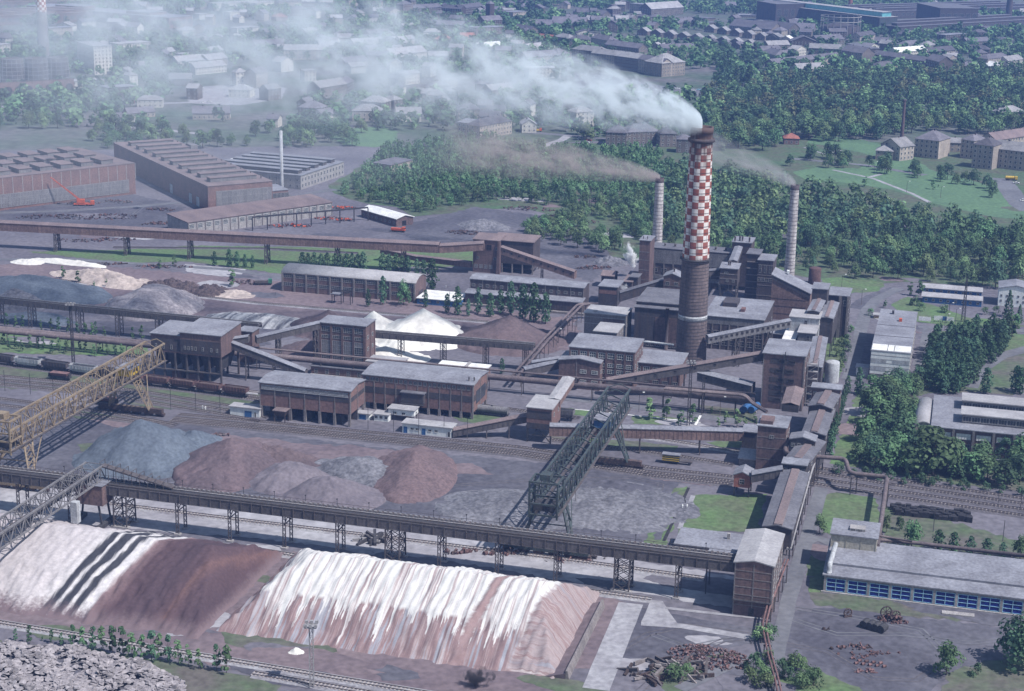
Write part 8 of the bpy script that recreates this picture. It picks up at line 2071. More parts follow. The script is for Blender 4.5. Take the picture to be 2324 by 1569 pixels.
# smaller houses packed between the larger ones
BUSY = []
for o in list(COL.objects):
 if o.parent is None and o.get('category') in ('house', 'school', 'church', 'office block', 'works hall', 'chimney', 'cooling tower', 'gas holder', 'fan house'): BUSY.append(o.location.copy())
def infill(px, n, where, seed, walls, roofs, k0=(9, 22)):
 poly = [P(*q) for q in px]; rs = random.Random(seed); c = 0
 for _ in range(n * 30):
  p = Vector((rs.uniform(min(q.x for q in poly), max(q.x for q in poly)), rs.uniform(min(q.y for q in poly), max(q.y for q in poly)), 0))
  if not inside(p, poly) or any((p - q).length < 27 for q in BUSY): continue
  BUSY.append(p); c += 1
  W, D, st, rf = rs.uniform(*k0), rs.uniform(10, 14), rs.choice((2, 2, 3, 3)), rs.choice(('gx', 'gx', 'hip', 'gy')); wl, rm = rs.choice(walls), rs.choice(roofs)
  t = thing('town_house', f"{SN[st]} {WN[wl]} house with a {KN[rf]} {RN[rm]} roof {where}", 'house', p, rs.choice((.12, -.35, -.15, .9)), 'town buildings')
  block(t, W, D, 3.3 * st, roof=rf, rh=min(W, D) * .32, wall=wl, roofm=rm, over=.5)
  for s in range(st): windows(t, W, D, 'F', 1.1 + 3.3 * s, 1.6, max(2, int(W / 3.6)), 1.2, nx=2, ny=1, fm='window_frame_white')
  link('chimney', CHM, t, (W * .4, D * .5, 3.3 * st + min(W, D) * .26))
  if c >= n: break
infill([(20, 20), (640, 10), (900, 60), (860, 180), (560, 260), (240, 260), (200, 120)], 60, W1, 3, (P_, PP, PD, PP), (S_, SL, RL))
infill([(640, 6), (1280, 4), (1500, 50), (1300, 130), (900, 170), (700, 120)], 70, W2, 4, (PD, PD, P_, PP), (S_, S_, SL))
infill([(1280, 4), (2330, 8), (2330, 165), (2050, 150), (1640, 130), (1450, 60)], 60, W3, 5, (PD, PD, P_, BD), (S_, S_, SL))
infill([(540, 250), (840, 190), (1240, 190), (1300, 290), (1150, 310), (900, 280), (600, 300)], 22, W1, 6, (P_, PD, PP), (S_, SL))
# trees
def leaves(kind, n, seed, leaf):
 """leaf faces of a crown for a tree of height 1, as an (n, 4, 3) array"""
 r = np.random.default_rng(seed)
 if kind in ('round', 'bush', 'young'):
  R_, zc, zr = {'round': (.44, .54, .42), 'bush': (.55, .45, .50), 'young': (.18, .50, .50)}[kind]
  m = {'round': 22, 'bush': 16, 'young': 12}[kind]
  d = r.normal(size=(m, 3)); d /= np.linalg.norm(d, axis=1)[:, None]; d[:, 2] = np.abs(d[:, 2]) * 1.35 - .62
  c = d * r.uniform(.45, .82, (m, 1)) * np.array([R_, R_, zr]) + np.array([0, 0, zc])
  cr = r.uniform(.26, .48, m) * R_
  k = r.integers(0, m, n); u = r.normal(size=(n, 3)); u /= np.linalg.norm(u, axis=1)[:, None]
  u[:, 2] = np.where(u[:, 2] < -.3, -u[:, 2], u[:, 2])
  pos = c[k] + u * cr[k][:, None] * r.uniform(.75, 1.05, (n, 1)) * np.array([1, 1, .85])
  nrm = u + .5 * (pos - np.array([0, 0, zc - .1])) / R_
  z0 = {'round': .13, 'bush': .02, 'young': .14}[kind]; a, b = pos[:, 2].min(), pos[:, 2].max(); pos[:, 2] = z0 + (pos[:, 2] - a) / (b - a) * (1 - z0)
 elif kind == 'poplar':
  z = r.uniform(.08, 1, n); w = .13 * np.clip(np.sin(np.pi * np.clip((z * .93 + .07), 0, 1)) ** .55, .05, 1) * (1 + .25 * np.sin(z * 23 + seed))
  a = r.uniform(0, 6.283, n); w = w * (1 + .3 * np.sin(a * 3 + z * 17))
  pos = np.stack([np.cos(a) * w, np.sin(a) * w, z], 1); nrm = np.stack([np.cos(a), np.sin(a), r.uniform(-.1, .7, n)], 1)
 else:
  z = r.uniform(.05, 1, n) ** 1.2; w = .2 * (1 - z) + .012; w = w * (.75 + .3 * np.modf(z * 9)[0]); a = r.uniform(0, 6.283, n)
  pos = np.stack([np.cos(a) * w, np.sin(a) * w, z], 1); nrm = np.stack([np.cos(a), np.sin(a), np.full(n, .6)], 1)
 nrm = nrm + r.normal(size=(n, 3)) * .45; nrm /= np.linalg.norm(nrm, axis=1)[:, None]
 t = np.cross(nrm, r.normal(size=(n, 3))); t /= np.linalg.norm(t, axis=1)[:, None]; b = np.cross(nrm, t)
 s = leaf * r.uniform(.6, 1.3, (n, 1)); t *= s; b *= s * .8
 return np.stack([pos - t - b * .4, pos + t * .2 - b, pos + t + b * .4, pos - t * .2 + b], 1)
def leafmesh(name, q, mat):
 me = bpy.data.meshes.new(name); v = q.reshape(-1, 3); n = len(q)
 me.vertices.add(n * 4); me.vertices.foreach_set('co', v.astype(np.float32).ravel())
 me.loops.add(n * 4); me.loops.foreach_set('vertex_index', np.arange(n * 4, dtype=np.int32))
 me.polygons.add(n); me.polygons.foreach_set('loop_start', np.arange(0, n * 4, 4, dtype=np.int32)); me.polygons.foreach_set('loop_total', np.full(n, 4, np.int32))
 me.materials.append(MATS[mat]); me.update(calc_edges=True); return me
def trunkmesh(kind):
 mb = MB(); r = {'round': .022, 'bush': .02, 'young': .012, 'poplar': .014, 'conifer': .016}[kind]; top = .75 if kind != 'bush' else .5
 mb.cyl((0, 0, -.01), (0, 0, top), r, r * .25, 6, False)
 if kind in ('round', 'bush', 'young'):
  for a, z, l_ in ((0.3, .28, .26), (2.4, .34, .28), (4.4, .31, .25), (1.4, .45, .2), (5.4, .5, .2)):
   k = .6 if kind == 'young' else 1; mb.cyl((0, 0, z), (math.cos(a) * l_ * k, math.sin(a) * l_ * k, z + .22), r * .5, r * .15, 5, False)
 return mb.mesh('trunk', 'bark')
NL = {'round': (900, .040), 'bush': (420, .055), 'young': (300, .042), 'poplar': (460, .034), 'conifer': (420, .034)}
TM = {k: trunkmesh(k) for k in NL}
CM = {}
def crownmesh(kind, mat):
 if (kind, mat) not in CM: CM[kind, mat] = [leafmesh('crown', leaves(kind, *([NL[kind][0]] + [s * 7 + len(mat)] + [NL[kind][1]])), mat) for s in range(3)]
 return random.choice(CM[kind, mat])
NM = {'round': 'broadleaf_tree', 'bush': 'shrub', 'young': 'young_tree', 'poplar': 'poplar_tree', 'conifer': 'conifer_tree'}
def tree(p, h, kind, mat, label, group=None, fat=1.0, name=None):
 t = thing(name or NM[kind], label, 'shrub' if kind == 'bush' else 'tree', (p.x, p.y, 0), random.uniform(0, 6.28), group)
 f = fat * random.uniform(.88, 1.15); t.scale = (h * f, h * f, h)
 link('trunk', TM[kind], t); link('crown', crownmesh(kind, mat), t)
 return t
def treepx(rc, pts, kind, mats, label, group, fat=1.0, dh=None):
 for q in pts:
  x, y = K(rc, q[0], q[1]); h = HS(x, K(rc, 0, q[2])[1], y) if len(q) > 2 else dh * random.uniform(.85, 1.15)
  tree(P(x, y), max(1.5, h), kind, random.choice(mats), label, group, fat)
LD, LM, LL, LO, LP = 'leaf_dark', 'leaf_mid', 'leaf_light', 'leaf_olive', 'leaf_poplar'
treepx(30, [(140, 1140, 1030), (265, 1165, 1000), (375, 1140, 1095), (460, 1162, 1030), (545, 1178, 1065), (645, 1198, 995), (735, 1212, 1010), (828, 1226, 1010), (905, 1228, 1015), (998, 1265, 995), (1087, 1272, 1010), (1168, 1300, 1065), (1253, 1300, 1085), (1340, 1322, 1050), (1403, 1300, 1075), (1485, 1322, 1085), (1575, 1350, 1130), (1665, 1372, 1170), (1757, 1392, 1205), (1915, 1412, 1165), (2000, 1425, 1170)], 'young', [LM, LP], 'young tree in the row along the track below the red stockpile', 'young trees along the track', .92)
treepx(11, [(1120, 1190, 940), (990, 1210, 1050), (1497, 1215, 1060), (1688, 1265, 1095), (1780, 1285, 1030), (1875, 1295, 1140), (1960, 1270, 1040), (2070, 1300, 1090), (2160, 1275, 1060), (2250, 1280, 985)], 'poplar', [LP], 'slim poplar standing between the track and the dark two-tier store', 'poplars before the two-tier store')
treepx(12, [(95, 1315, 1010), (190, 1345, 1000), (295, 1360, 1085)], 'poplar', [LP], 'slim poplar standing between the track and the dark two-tier store', 'poplars before the two-tier store')
treepx(11, [(x, 848 + x * .05, 735 + random.uniform(-12, 12)) for x in (410, 462, 515, 575, 630, 700, 745, 800, 850, 900, 945)] + [(1120, 905, 735), (1175, 905, 745), (1235, 905, 740), (1290, 908, 760), (1340, 912, 765), (1420, 932, 785), (1480, 932, 795), (1555, 1062, 785)], 'poplar', [LP, LD], 'dark poplar in the windbreak behind the barrel shed', 'windbreak of poplars behind the barrel shed', 1.3)
treepx(10, [(1895, 850, 720), (2025, 860, 700), (2095, 865, 720), (2165, 865, 745), (2230, 870, 755)], 'poplar', [LP], 'small poplar on the grass under the rust-red gallery', 'poplars under the rust-red gallery')
treepx(10, [(x, 1385 + x * .1 + random.uniform(-8, 8)) for x in (60, 140, 205, 360, 450, 520, 605, 685, 755, 815, 845, 920, 1170, 1250)], 'young', [LP, LM], 'small poplar sapling along the gas pipes', 'saplings along the gas pipes', 1.0, 6.0)
treepx(20, [(x + random.uniform(-10, 10), 70 + x * .075 + random.uniform(-25, 25)) for x in range(20, 1120, 62)], 'young', [LP, LM], 'sapling planted on the green strip below the gas pipes', 'saplings on the green strip', 1.0, 6.0)
treepx(11, [(1305, 1198, 960)], 'round', [LM], 'leafy tree growing against the front of the barrel shed', None, .7)
treepx(10, [(2050, 1030, 880), (1540, 852, 755), (1410, 872, 790), (560, 960, 850), (690, 1000, 890), (830, 1030, 985), (940, 1020, 965)], 'young', [LM], 'small tree sprouting on the waste ground by the spoil heaps', 'trees on the waste ground', 1.4)
treepx(22, [(1215, 705, 515), (1365, 712, 520), (1490, 762, 620), (1590, 742, 570), (1890, 740, 630), (1985, 778, 610), (2060, 775, 690), (1820, 775, 690), (2140, 760, 650), (1760, 650, 590)], 'young', [LM, LL], 'light green young tree on the lawn strip by the plant road', 'young trees on the lawn strip', 1.35)
treepx(21, [(2170, 305, 165)], 'poplar', [LP], 'single dark poplar beside the pale-roofed annex', None)
treepx(23, [(588, 1035, 790), (602, 965, 740), (622, 895, 690), (640, 832, 640), (656, 775, 590), (675, 715, 540), (692, 655, 490), (706, 602, 450), (722, 552, 400), (748, 485, 320), (845, 480, 245)], 'poplar', [LP, LD], 'tall poplar in the row beside the dark belt corridor', 'poplars beside the belt corridor')
treepx(23, [(850, 1095, 880), (900, 910, 690), (1000, 1135, 900), (1090, 1155, 880), (985, 760, 560), (1050, 650, 450), (1150, 660, 440), (1210, 570, 370), (1250, 770, 565), (1230, 1165, 900), (1350, 1185, 930), (1500, 1205, 760), (1620, 1190, 900), (1750, 1205, 950), (1850, 1230, 980), (1980, 1255, 1000), (2130, 1300, 1060), (2270, 1262, 1000), (1100, 900, 700), (1180, 1010, 800), (940, 1030, 820), (1030, 560, 360), (1330, 480, 290), (1380, 400, 230), (1060, 480, 350), (1430, 1090, 860), (1280, 430, 280)], 'round', [LM, LD, LM], 'leafy tree in the clump between the corridor and the brick hall', 'trees in the clump before the brick hall', 1.1)
poly = [P(*q) for q in ((2100, 800), (2140, 785), (2290, 762), (2275, 805), (2230, 845), (2195, 890), (2105, 890))]
def fill(poly, sp, n=4000, lim=99999):
 out = []; g = {}; xs_, ys_ = [q.x for q in poly], [q.y for q in poly]
 for _ in range(n):
  p = Vector((random.uniform(min(xs_), max(xs_)), random.uniform(min(ys_), max(ys_)), 0))
  if not inside(p, poly): continue
  c, e = int(p.x // sp), int(p.y // sp)
  if any((p - q).length < sp for u in (-1, 0, 1) for v in (-1, 0, 1) for q in g.get((c + u, e + v), ())): continue
  g.setdefault((c, e), []).append(p); out.append(p)
  if len(out) >= lim: break
 return out
for p in fill(poly, 3.6, 3000, 85): tree(p, random.uniform(9, 13), 'poplar', random.choice((LP, LD)), 'dense dark poplar in the grove beside the panelled warehouse', 'poplar grove', 1.25)
treepx(23, [(2230, 460, 230), (2270, 480, 250), (1970, 480, 250), (1700, 480, 300), (1600, 480, 320)], 'poplar', [LP], 'dark poplar beside the storage road behind the hall with monitors', 'poplars by the storage road', 1.4)
treepx(13, [(2165, 1300, 1065), (2260, 1350, 1190)], 'conifer', [LD], 'dark conifer before the white gabled store', 'conifers by the white store', 1.2)
treepx(13, [(2200, 1480, 1290), (2225, 1440, 1270), (1300, 1110, 990), (1390, 1120, 980), (1080, 1220, 1150), (1570, 1410, 1340), (1660, 1420, 1350), (1740, 1420, 1350)], 'young', [LM], 'small roadside tree by the blue barracks', 'roadside trees by the barracks', 1.5)
treepx(33, [(1620, 1435, 1135)], 'round', [LM], 'rounded tree standing alone on the coal-dust yard', None, .95)
treepx(33, [(2240, 1345, 890), (2340, 1400, 930)], 'round', [LD], 'big dark tree at the corner of the coal-dust yard', 'big dark trees by the yard corner', 1.0)
treepx(33, [(500, 195, 10), (1310, 335, 60), (1090, 180, 20), (1210, 160, 30), (2270, 425, 190)], 'round', [LM, LL], 'bushy tree near the cream boiler house', 'trees near the boiler house', .8)
treepx(33, [(1545, 345, 160), (1680, 362, 180), (1830, 382, 215), (1975, 398, 235), (2115, 402, 270)], 'poplar', [LP], 'clipped poplar in the row behind the glazed hall', 'poplars behind the glazed hall', 1.7)
for rc, pts in ((33, ((150, 1420), (220, 1480), (300, 1400), (380, 1500), (250, 1350), (450, 1540), (60, 1120), (1880, 1440), (20, 1560), (340, 1560))), (32, ((2180, 1420), (2100, 1500), (2230, 1500), (1550, 1440), (1430, 1490), (2200, 1150), (2130, 1390), (2260, 1330))), (13, ((700, 1560), (780, 1430), (740, 1540), (1340, 1200), (1400, 1250), (1600, 1260), (1960, 1280), (2060, 1270), (950, 1290))), (23, ((700, 200), (730, 100), (680, 280), (650, 150)))):
 for x, y in pts: tree(KP(rc, x, y), random.uniform(3.0, 5.5), 'bush', random.choice((LM, LL, LD)), 'leafy shrub growing wild at the edge of the plant yards', 'wild shrubs around the plant')

for p in fill([P(*q) for q in ((1955, 1000), (1985, 900), (2060, 880), (2078, 950), (2095, 1000), (2340, 1048), (2340, 1112), (2110, 1086), (1960, 1046))], 6.5, 3000, 34): tree(p, random.uniform(7, 13), 'round', random.choice((LM, LD, LM)), 'leafy tree in the clump between the corridor and the brick hall', 'trees in the clump before the brick hall', 1.1)
for p in fill([P(*q) for q in ((1900, 1072), (2100, 1092), (2340, 1120), (2340, 1130), (2100, 1106), (1910, 1080))], 4, 900, 22): tree(p, random.uniform(2.5, 4.5), 'bush', LD, 'low bush at the foot of the tree clump by the tracks', 'bushes by the departing tracks')
# buildings keep a clear space round themselves
FOOT = []
for o in list(COL.objects):
 if o.parent is None and o.get('category') in ('house', 'school', 'church', 'office block', 'works hall', 'hall', 'works', 'shed', 'gas holder', 'cooling tower', 'fan house', 'garage', 'industrial building', 'chimney', 'tower', 'store'):
  FOOT.append(o)
_kids = {}
for o in COL.objects:
 if o.parent is not None and o.name.split('.')[0] in ('wall', 'bell', 'shell', 'lower_shaft', 'shaft'): _kids.setdefault(o.parent.name, []).append(o)
RECT = []
for o in FOOT:
 for c in _kids.get(o.name, ()):
  b = np.array([v[:] for v in c.bound_box]); rz = o.rotation_euler.z
  RECT.append((o.location.x, o.location.y, math.cos(rz), math.sin(rz), b[:, 0].min() - 3, b[:, 0].max() + 3, b[:, 1].min() - 4, b[:, 1].max() + 3))
RE = np.array(RECT)
def clear(p, m=0.0):
 dx, dy = p.x - RE[:, 0], p.y - RE[:, 1]; u = dx * RE[:, 2] + dy * RE[:, 3]; v = -dx * RE[:, 3] + dy * RE[:, 2]
 return not np.any((u > RE[:, 4] - m) & (u < RE[:, 5] + m) & (v > RE[:, 6] - m) & (v < RE[:, 7] + m))

LOW = {(k, s): leaves(k if k != 'far' else 'round', 64 if k == 'far' else 150, 90 + s, {'round': .075, 'bush': .09, 'far': .13}[k]) for k in ('round', 'bush', 'far') for s in range(4)}
def mass(name, label, pts, mat, cat='trees'):
 """trees too many to count: (place, height, kind) list merged into one mesh"""
 q = []
 for p, h, k, fat in pts:
  a = random.uniform(0, 6.28); c, s = math.cos(a) * h * fat, math.sin(a) * h * fat; L_ = LOW[k, random.randrange(4)]
  q.append(np.stack([L_[..., 0] * c - L_[..., 1] * s + p.x, L_[..., 0] * s + L_[..., 1] * c + p.y, L_[..., 2] * h], -1))
 link(name, leafmesh(name, np.concatenate(q), mat), None, label=label, cat=cat, kind='stuff')
def region(px, sp, n=9000): return [p for p in fill([P(*q) for q in px], sp, n) if clear(p)]
F1 = region([(1650, 612), (1700, 470), (1830, 455), (1960, 468), (2080, 498), (2200, 522), (2340, 545), (2340, 640), (2250, 655), (2100, 640), (1960, 636), (1880, 622), (1800, 612)], 8.2)
F1 += region([(1490, 420), (1560, 390), (1700, 415), (1800, 435), (1720, 465), (1660, 600), (1500, 560)], 8.2)
F1.sort(key=lambda p: p.y)
for p in F1[:150]: tree(p, random.choice((6, 8, 10, 13, 16)) * random.uniform(.9, 1.1), 'round', random.choice((LD, LM, LM, LL, LM)), 'broadleaf tree of the dense wood behind the sinter plant', 'broadleaf trees of the wood', .85)
mass('dense_wood', 'rest of the dense broadleaf wood behind the sinter plant', [(p, random.choice((6, 8, 10, 13, 16)) * random.uniform(.9, 1.1), 'round', random.uniform(.8, 1.15)) for p in F1[150::2]], LM); mass('dense_wood', 'darker trees mingled in the dense wood behind the sinter plant', [(p, random.uniform(9, 15), 'round', 1.0) for p in F1[151::4]], LD); mass('dense_wood', 'lighter trees mingled in the dense wood behind the sinter plant', [(p, random.uniform(8, 14), 'round', .95) for p in F1[153::4]], LL)
F2 = region([(1590, 335), (1600, 225), (1640, 215), (1800, 190), (2000, 175), (2340, 168), (2340, 300), (2250, 310), (2120, 300), (1980, 318), (1900, 322), (1830, 322), (1740, 345), (1650, 345)], 11)
F2.sort(key=lambda p: p.y)
for p in F2[:80]: tree(p, random.uniform(13, 19), 'round', random.choice((LD, LM, LL, LL)), 'old park chestnut with a broad domed crown', 'old park chestnuts', 1.05, 'chestnut_tree')
R2 = F2[80:]
mass('park_trees', 'old park trees massed behind the chestnuts', [(p, random.uniform(13, 19), 'round', 1.0) for p in R2[::2]], LD); mass('park_trees', 'lighter green park trees mingled in the massed park', [(p, random.uniform(12, 18), 'round', 1.0) for p in R2[1::4]], LL); mass('park_trees', 'brownish young-leaved park trees mingled in the massed park', [(p, random.uniform(12, 17), 'round', 1.0) for p in R2[3::4]], LO)
for a in ((1640, 195), (1655, 190), (1670, 198), (1685, 192), (1700, 200), (1645, 180), (1990, 318), (1860, 275)): tree(P(*a), random.uniform(18, 23), 'poplar', LD, 'tall dark poplar spire at the edge of the old park', 'poplar spires of the park', 1.2)
F3 = region([(770, 440), (830, 400), (880, 345), (960, 330), (1100, 320), (1240, 345), (1480, 345), (1540, 400), (1500, 470), (1470, 560), (1420, 520), (1400, 480), (1290, 475), (1150, 452), (950, 482), (860, 465)], 7.0)
F3.sort(key=lambda p: p.y)
for p in F3[:90]: tree(p, random.uniform(6, 10), 'bush', random.choice((LM, LD, LM)), 'bushy tree of the thicket behind the scrap yard', 'bushy trees of the thicket', .8)
mass('thicket', 'rest of the bushy thicket between the works and the town', [(p, random.uniform(7, 11), 'bush', .75) for p in F3[90:]], LM)
for p in region([(1270, 478), (1400, 470), (1490, 430), (1500, 560), (1440, 545), (1390, 500), (1310, 495)], 7): tree(p, random.uniform(5, 9), 'bush', random.choice((LM, LL)), 'bushy tree of the thicket behind the scrap yard', 'bushy trees of the thicket', .85)
F4 = region([(1190, 520), (1260, 500), (1330, 520), (1400, 545), (1395, 580), (1340, 570), (1260, 560), (1200, 550)], 9)
for p in F4: tree(p, random.uniform(7, 11), 'round', random.choice((LM, LL)), 'rounded tree among the scrap heaps', 'trees among the scrap heaps', 1.0)
F5 = region([(1790, 378), (1830, 350), (1960, 372), (2100, 395), (2250, 420), (2290, 470), (2260, 470), (2230, 430), (2100, 408), (1950, 388)], 9)
for p in F5[::2]: tree(p, random.uniform(8, 13), 'round', random.choice((LM, LD)), 'street tree along the park road', 'street trees along the park road', .9, 'street_tree')
treepx(13, [(900, 150, 60), (1500, 175, 90), (590, 100, 60), (1550, 155, 130)], 'young', [LM], 'small tree standing in the open meadow', 'meadow trees', 1.5)
TW = region([(-40, 340), (820, 335), (1480, 318), (1600, 335), (1620, 200), (2360, 165), (2360, 40), (2000, -5), (1300, -20), (-40, -5)], 11, 34000)
TW = [p for p in TW if vnoise(p.x, p.y, .006, 8) + vnoise(p.x, p.y, .02, 9) * .6 >  -.16 and not (1290 < Q(p)[0] < 1620 and 160 < Q(p)[1] < 222) and not (Q(p)[1] > 300 and Q(p)[0] > 820 and Q(p)[0] < 1290)]
TW.sort(key=lambda p: p.y)
for p in TW[:70]: tree(p, random.uniform(9, 15), 'round', random.choice((LD, LM, LL)), 'garden tree between the nearer town houses', 'garden trees of the near town', 1.0, 'garden_tree')
R3 = TW[70:]
for k, (mt, lab) in enumerate(((LD, 'dark trees massed between the far town houses'), (LM, 'mid-green trees massed between the far town houses'), (LL, 'light trees massed between the far town houses'))): mass('town_trees', lab, [(p, random.uniform(8, 16), 'far', random.uniform(.9, 1.3)) for p in (R3[0::2], R3[1::4], R3[3::4])[k]], mt)
print('trees', len(F1), len(F2), len(F3), len(F4), len(F5), len(TW))
# smoke, steam and haze
def plume(name, label, p0, rz, L, r0, ra, rp, za, zp, dens, col, noise=2.2, lo=.42, hi=.68, pitch=0.0, step=.35, aniso=.2, fade=.0, core=6.0, rpow=1.0):
 """smoke trail: local x runs downwind from the mouth; radius r0 + ra*x^rp, rise za*x^zp"""
 mb = MB(); xs_ = [0] + list(np.linspace(.02, 1, 26) ** 1.5 * L)
 rr = lambda x: r0 + ra * x ** rp
 zc = lambda x: za * x ** zp if x > 0 else 0
 n_ = 20; i0 = len(mb.v)
 for x in xs_:
  for j in range(n_):
   a = 2 * math.pi * j / n_; mb.v.append((x, math.cos(a) * rr(x) * 1.25, zc(x) + math.sin(a) * rr(x)))
 for k in range(len(xs_) - 1):
  for j in range(n_): mb.face((k * n_ + j, k * n_ + (j + 1) % n_, (k + 1) * n_ + (j + 1) % n_, (k + 1) * n_ + j))
 mb.face(tuple(range(n_ - 1, -1, -1))); mb.face(tuple(range((len(xs_) - 1) * n_, len(xs_) * n_)))
 m = bpy.data.materials.new(name); m.use_nodes = True; n, l = m.node_tree.nodes, m.node_tree.links; n.clear()
 out = n.new('ShaderNodeOutputMaterial'); v = n.new('ShaderNodeVolumePrincipled'); l.new(v.outputs[0], out.inputs['Volume'])
 v.inputs['Color'].default_value = (*col, 1); v.inputs['Anisotropy'].default_value = aniso
 tc = n.new('ShaderNodeTexCoord'); sp = n.new('ShaderNodeSeparateXYZ'); l.new(tc.outputs['Object'], sp.inputs[0])
 def mth(op, a, b_=None, c=None, clamp=False):
  k = n.new('ShaderNodeMath'); k.operation = op; k.use_clamp = clamp
  for i, w_ in enumerate((a, b_, c)):
   if w_ is None: continue
   if isinstance(w_, (int, float)): k.inputs[i].default_value = w_
   else: l.new(w_, k.inputs[i])
  return k.outputs[0]
 X = mth('MAXIMUM', sp.outputs['X'], .01)
 R_ = mth('MULTIPLY_ADD', mth('POWER', X, rp), ra, r0); Z = mth('MULTIPLY', mth('POWER', X, zp), za)
 yn = mth('DIVIDE', sp.outputs['Y'], mth('MULTIPLY', R_, 1.25)); zn = mth('DIVIDE', mth('SUBTRACT', sp.outputs['Z'], Z), R_)
 cx = n.new('ShaderNodeCombineXYZ'); l.new(mth('MULTIPLY', mth('POWER', X, .55), .42), cx.inputs[0]); l.new(yn, cx.inputs[1]); l.new(zn, cx.inputs[2])
 nt = n.new('ShaderNodeTexNoise'); nt.inputs['Scale'].default_value = noise; nt.inputs['Detail'].default_value = 6; nt.inputs['Roughness'].default_value = .6; nt.inputs['Distortion'].default_value = .5; l.new(cx.outputs[0], nt.inputs['Vector'])
 mr = n.new('ShaderNodeMapRange'); mr.interpolation_type = 'SMOOTHSTEP'; mr.inputs['From Min'].default_value = lo; mr.inputs['From Max'].default_value = hi; l.new(nt.outputs['Fac'], mr.inputs['Value'])
 near = mth('DIVIDE', core, mth('ADD', X, core))
 nn = mth('MAXIMUM', mr.outputs[0], near)
 rad_ = mth('ADD', mth('MULTIPLY', yn, yn), mth('MULTIPLY', zn, zn)); fall = mth('SUBTRACT', 1.0, rad_, None, True)
 e1 = mth('MULTIPLY', mth('SUBTRACT', 1.0, mth('DIVIDE', X, L)), 4.0 if fade == 0 else fade, None, True)
 l.new(mth('MULTIPLY', mth('MULTIPLY', mth('DIVIDE', dens, mth('POWER', R_, rpow)), nn), mth('MULTIPLY', mth('POWER', fall, .8), e1)), v.inputs['Density'])
 MATS[name + label] = m
 o = link(name, mb.mesh(name, m), None, p0, rz, label, 'smoke', None, 'stuff')
 o.rotation_euler = (0, -pitch, rz)
 m.cycles.volume_step_rate = step
 return o
WIND = math.pi - .08
plume('smoke', 'pale blue-white smoke streaming from the checked chimney over the town', CHX + Vector((0, 0, 99.0)), WIND, 330, 4.0, .95, .66, 1.45, .58, 25.0, (.91, .965, 1.0), 2.7, .46, .64, step=.07, rpow=1.75, core=2.5)
plume('smoke', 'brownish smoke trailing from the whitewashed stack behind the sinter hall', ST1[0] + Vector((0, 0, ST1[1] - .6)), math.pi - .25, 125, 2.0, .55, .70, .55, .62, 1.6, (.70, .62, .60), 2.4, .40, .72, step=.12)
plume('smoke', 'thin grey smoke drifting from the whitewashed stack beside the sloping roof', ST2[0] + Vector((0, 0, ST2[1] - .6)), math.pi - .55, 62, 2.0, .55, .70, 1.1, .66, 1.0, (.70, .67, .68), 2.4, .42, .72, step=.15)
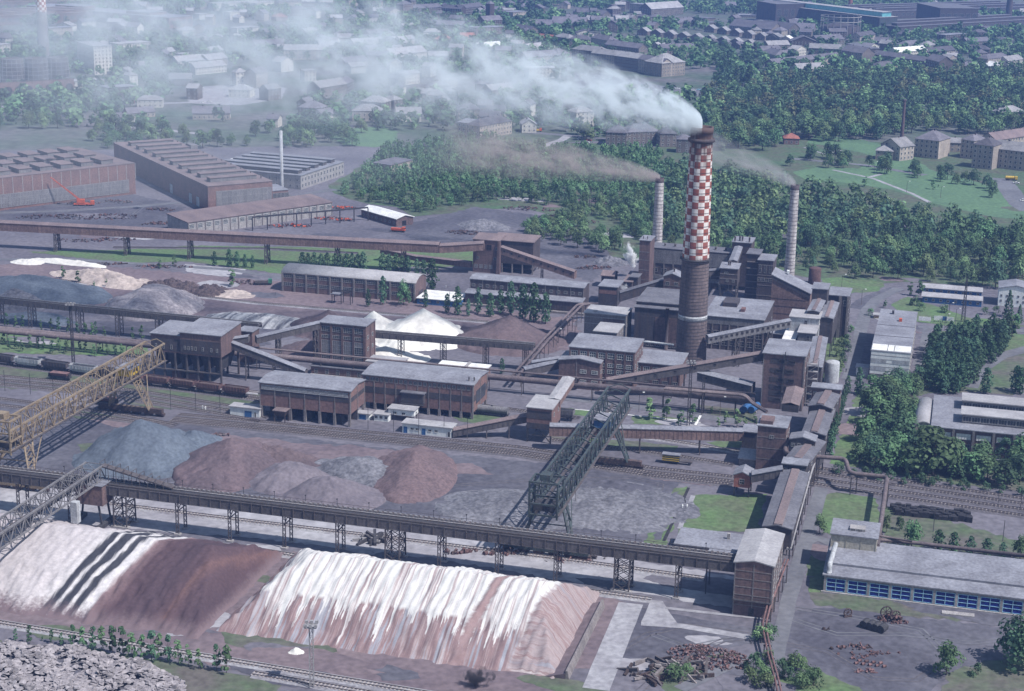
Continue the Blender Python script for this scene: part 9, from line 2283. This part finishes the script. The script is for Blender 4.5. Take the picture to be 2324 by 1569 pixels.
def puff(name, label, c, r, dens, col, sc_, lo=.47, hi=.56, tilt=0.0):
 """small ragged cloud: an ellipsoid whose density breaks up into billows"""
 mb = MB(); mb.lathe([(math.cos(a), math.sin(a)) for a in np.linspace(-math.pi / 2 + .02, math.pi / 2 - .02, 13)], 20); mb.face(tuple(range(19, -1, -1))); mb.v = [(x * r[0], y * r[1], z * r[2]) for x, y, z in mb.v]
 m = bpy.data.materials.new(name); m.use_nodes = True; n, l = m.node_tree.nodes, m.node_tree.links; n.clear()
 out = n.new('ShaderNodeOutputMaterial'); v = n.new('ShaderNodeVolumePrincipled'); l.new(v.outputs[0], out.inputs['Volume']); v.inputs['Color'].default_value = (*col, 1)
 tc = n.new('ShaderNodeTexCoord'); nt = n.new('ShaderNodeTexNoise'); nt.inputs['Scale'].default_value = sc_; nt.inputs['Detail'].default_value = 4; nt.inputs['Distortion'].default_value = .6; l.new(tc.outputs['Object'], nt.inputs['Vector'])
 sv = n.new('ShaderNodeVectorMath'); sv.operation = 'DIVIDE'; sv.inputs[1].default_value = r; l.new(tc.outputs['Object'], sv.inputs[0])
 ln = n.new('ShaderNodeVectorMath'); ln.operation = 'LENGTH'; l.new(sv.outputs[0], ln.inputs[0])
 ad = n.new('ShaderNodeMath'); ad.operation = 'MULTIPLY_ADD'; ad.inputs[1].default_value = -.30; l.new(ln.outputs['Value'], ad.inputs[0]); l.new(nt.outputs['Fac'], ad.inputs[2])
 mr = n.new('ShaderNodeMapRange'); mr.inputs['From Min'].default_value = lo - .16; mr.inputs['From Max'].default_value = hi - .16; mr.inputs['To Max'].default_value = dens; l.new(ad.outputs[0], mr.inputs['Value']); l.new(mr.outputs[0], v.inputs['Density'])
 o = link(name, mb.mesh(name, m), None, c, 0, label, 'smoke', None, 'stuff'); o.rotation_euler = (0, tilt, 0); m.cycles.volume_step_rate = .3
puff('steam', 'small white steam puff rising beside the slim stair tower', KP(12, 1050, 745, 12), (4.2, 4.0, 8.5), 1.0, (.98, .98, .99), .22, tilt=-.45)
puff('steam', 'faint white steam leaking by the inclined gallery', KP(12, 1000, 1035, 10), (2.6, 2.2, 2.6), .35, (.97, .97, .98), .4)
puff('smoke', 'small black smoke puff at the foot of the white stockpile', P(1085, 1535, 3.0), (4.6, 3.0, 3.0), 1.0, (.08, .08, .09), .35)
def veil(label, c, rx, ry, rz_, dens, rot=0.0, col=(.80, .85, .95)):
 mb = MB(); mb.lathe([(math.cos(a), math.sin(a)) for a in np.linspace(-math.pi / 2 + .01, math.pi / 2 - .01, 17)], 28); mb.v = [(x * rx, y * ry, z * rz_) for x, y, z in mb.v]
 mb.face(tuple(range(27, -1, -1)))
 m = bpy.data.materials.new('smoke_veil'); m.use_nodes = True; n, l = m.node_tree.nodes, m.node_tree.links; n.clear()
 out = n.new('ShaderNodeOutputMaterial'); v = n.new('ShaderNodeVolumePrincipled'); l.new(v.outputs[0], out.inputs['Volume']); v.inputs['Color'].default_value = (*col, 1); v.inputs['Density'].default_value = dens
 link('smoke_veil', mb.mesh('smoke_veil', m), None, c, rot, label, 'smoke', None, 'stuff')
veil('thin blue smoke veil hanging over the hazy quarter', P(330, 190, 75), 250, 220, 60, .0005, col=(.86, .93, 1.0))
# air
m = bpy.data.materials.new('haze_air'); m.use_nodes = True; n, l = m.node_tree.nodes, m.node_tree.links; n.clear()
out = n.new('ShaderNodeOutputMaterial'); v = n.new('ShaderNodeVolumePrincipled'); l.new(v.outputs[0], out.inputs['Volume'])
v.inputs['Color'].default_value = (.27, .45, 1.0, 1); v.inputs['Density'].default_value = .00011; v.inputs['Anisotropy'].default_value = .0
mb = MB(); mb.box(-3200, 3200, -150, 4200, -1, 206)
mb.build('haze', m, kind='stuff', label='bluish summer haze lying over the whole plant and town', cat='haze')
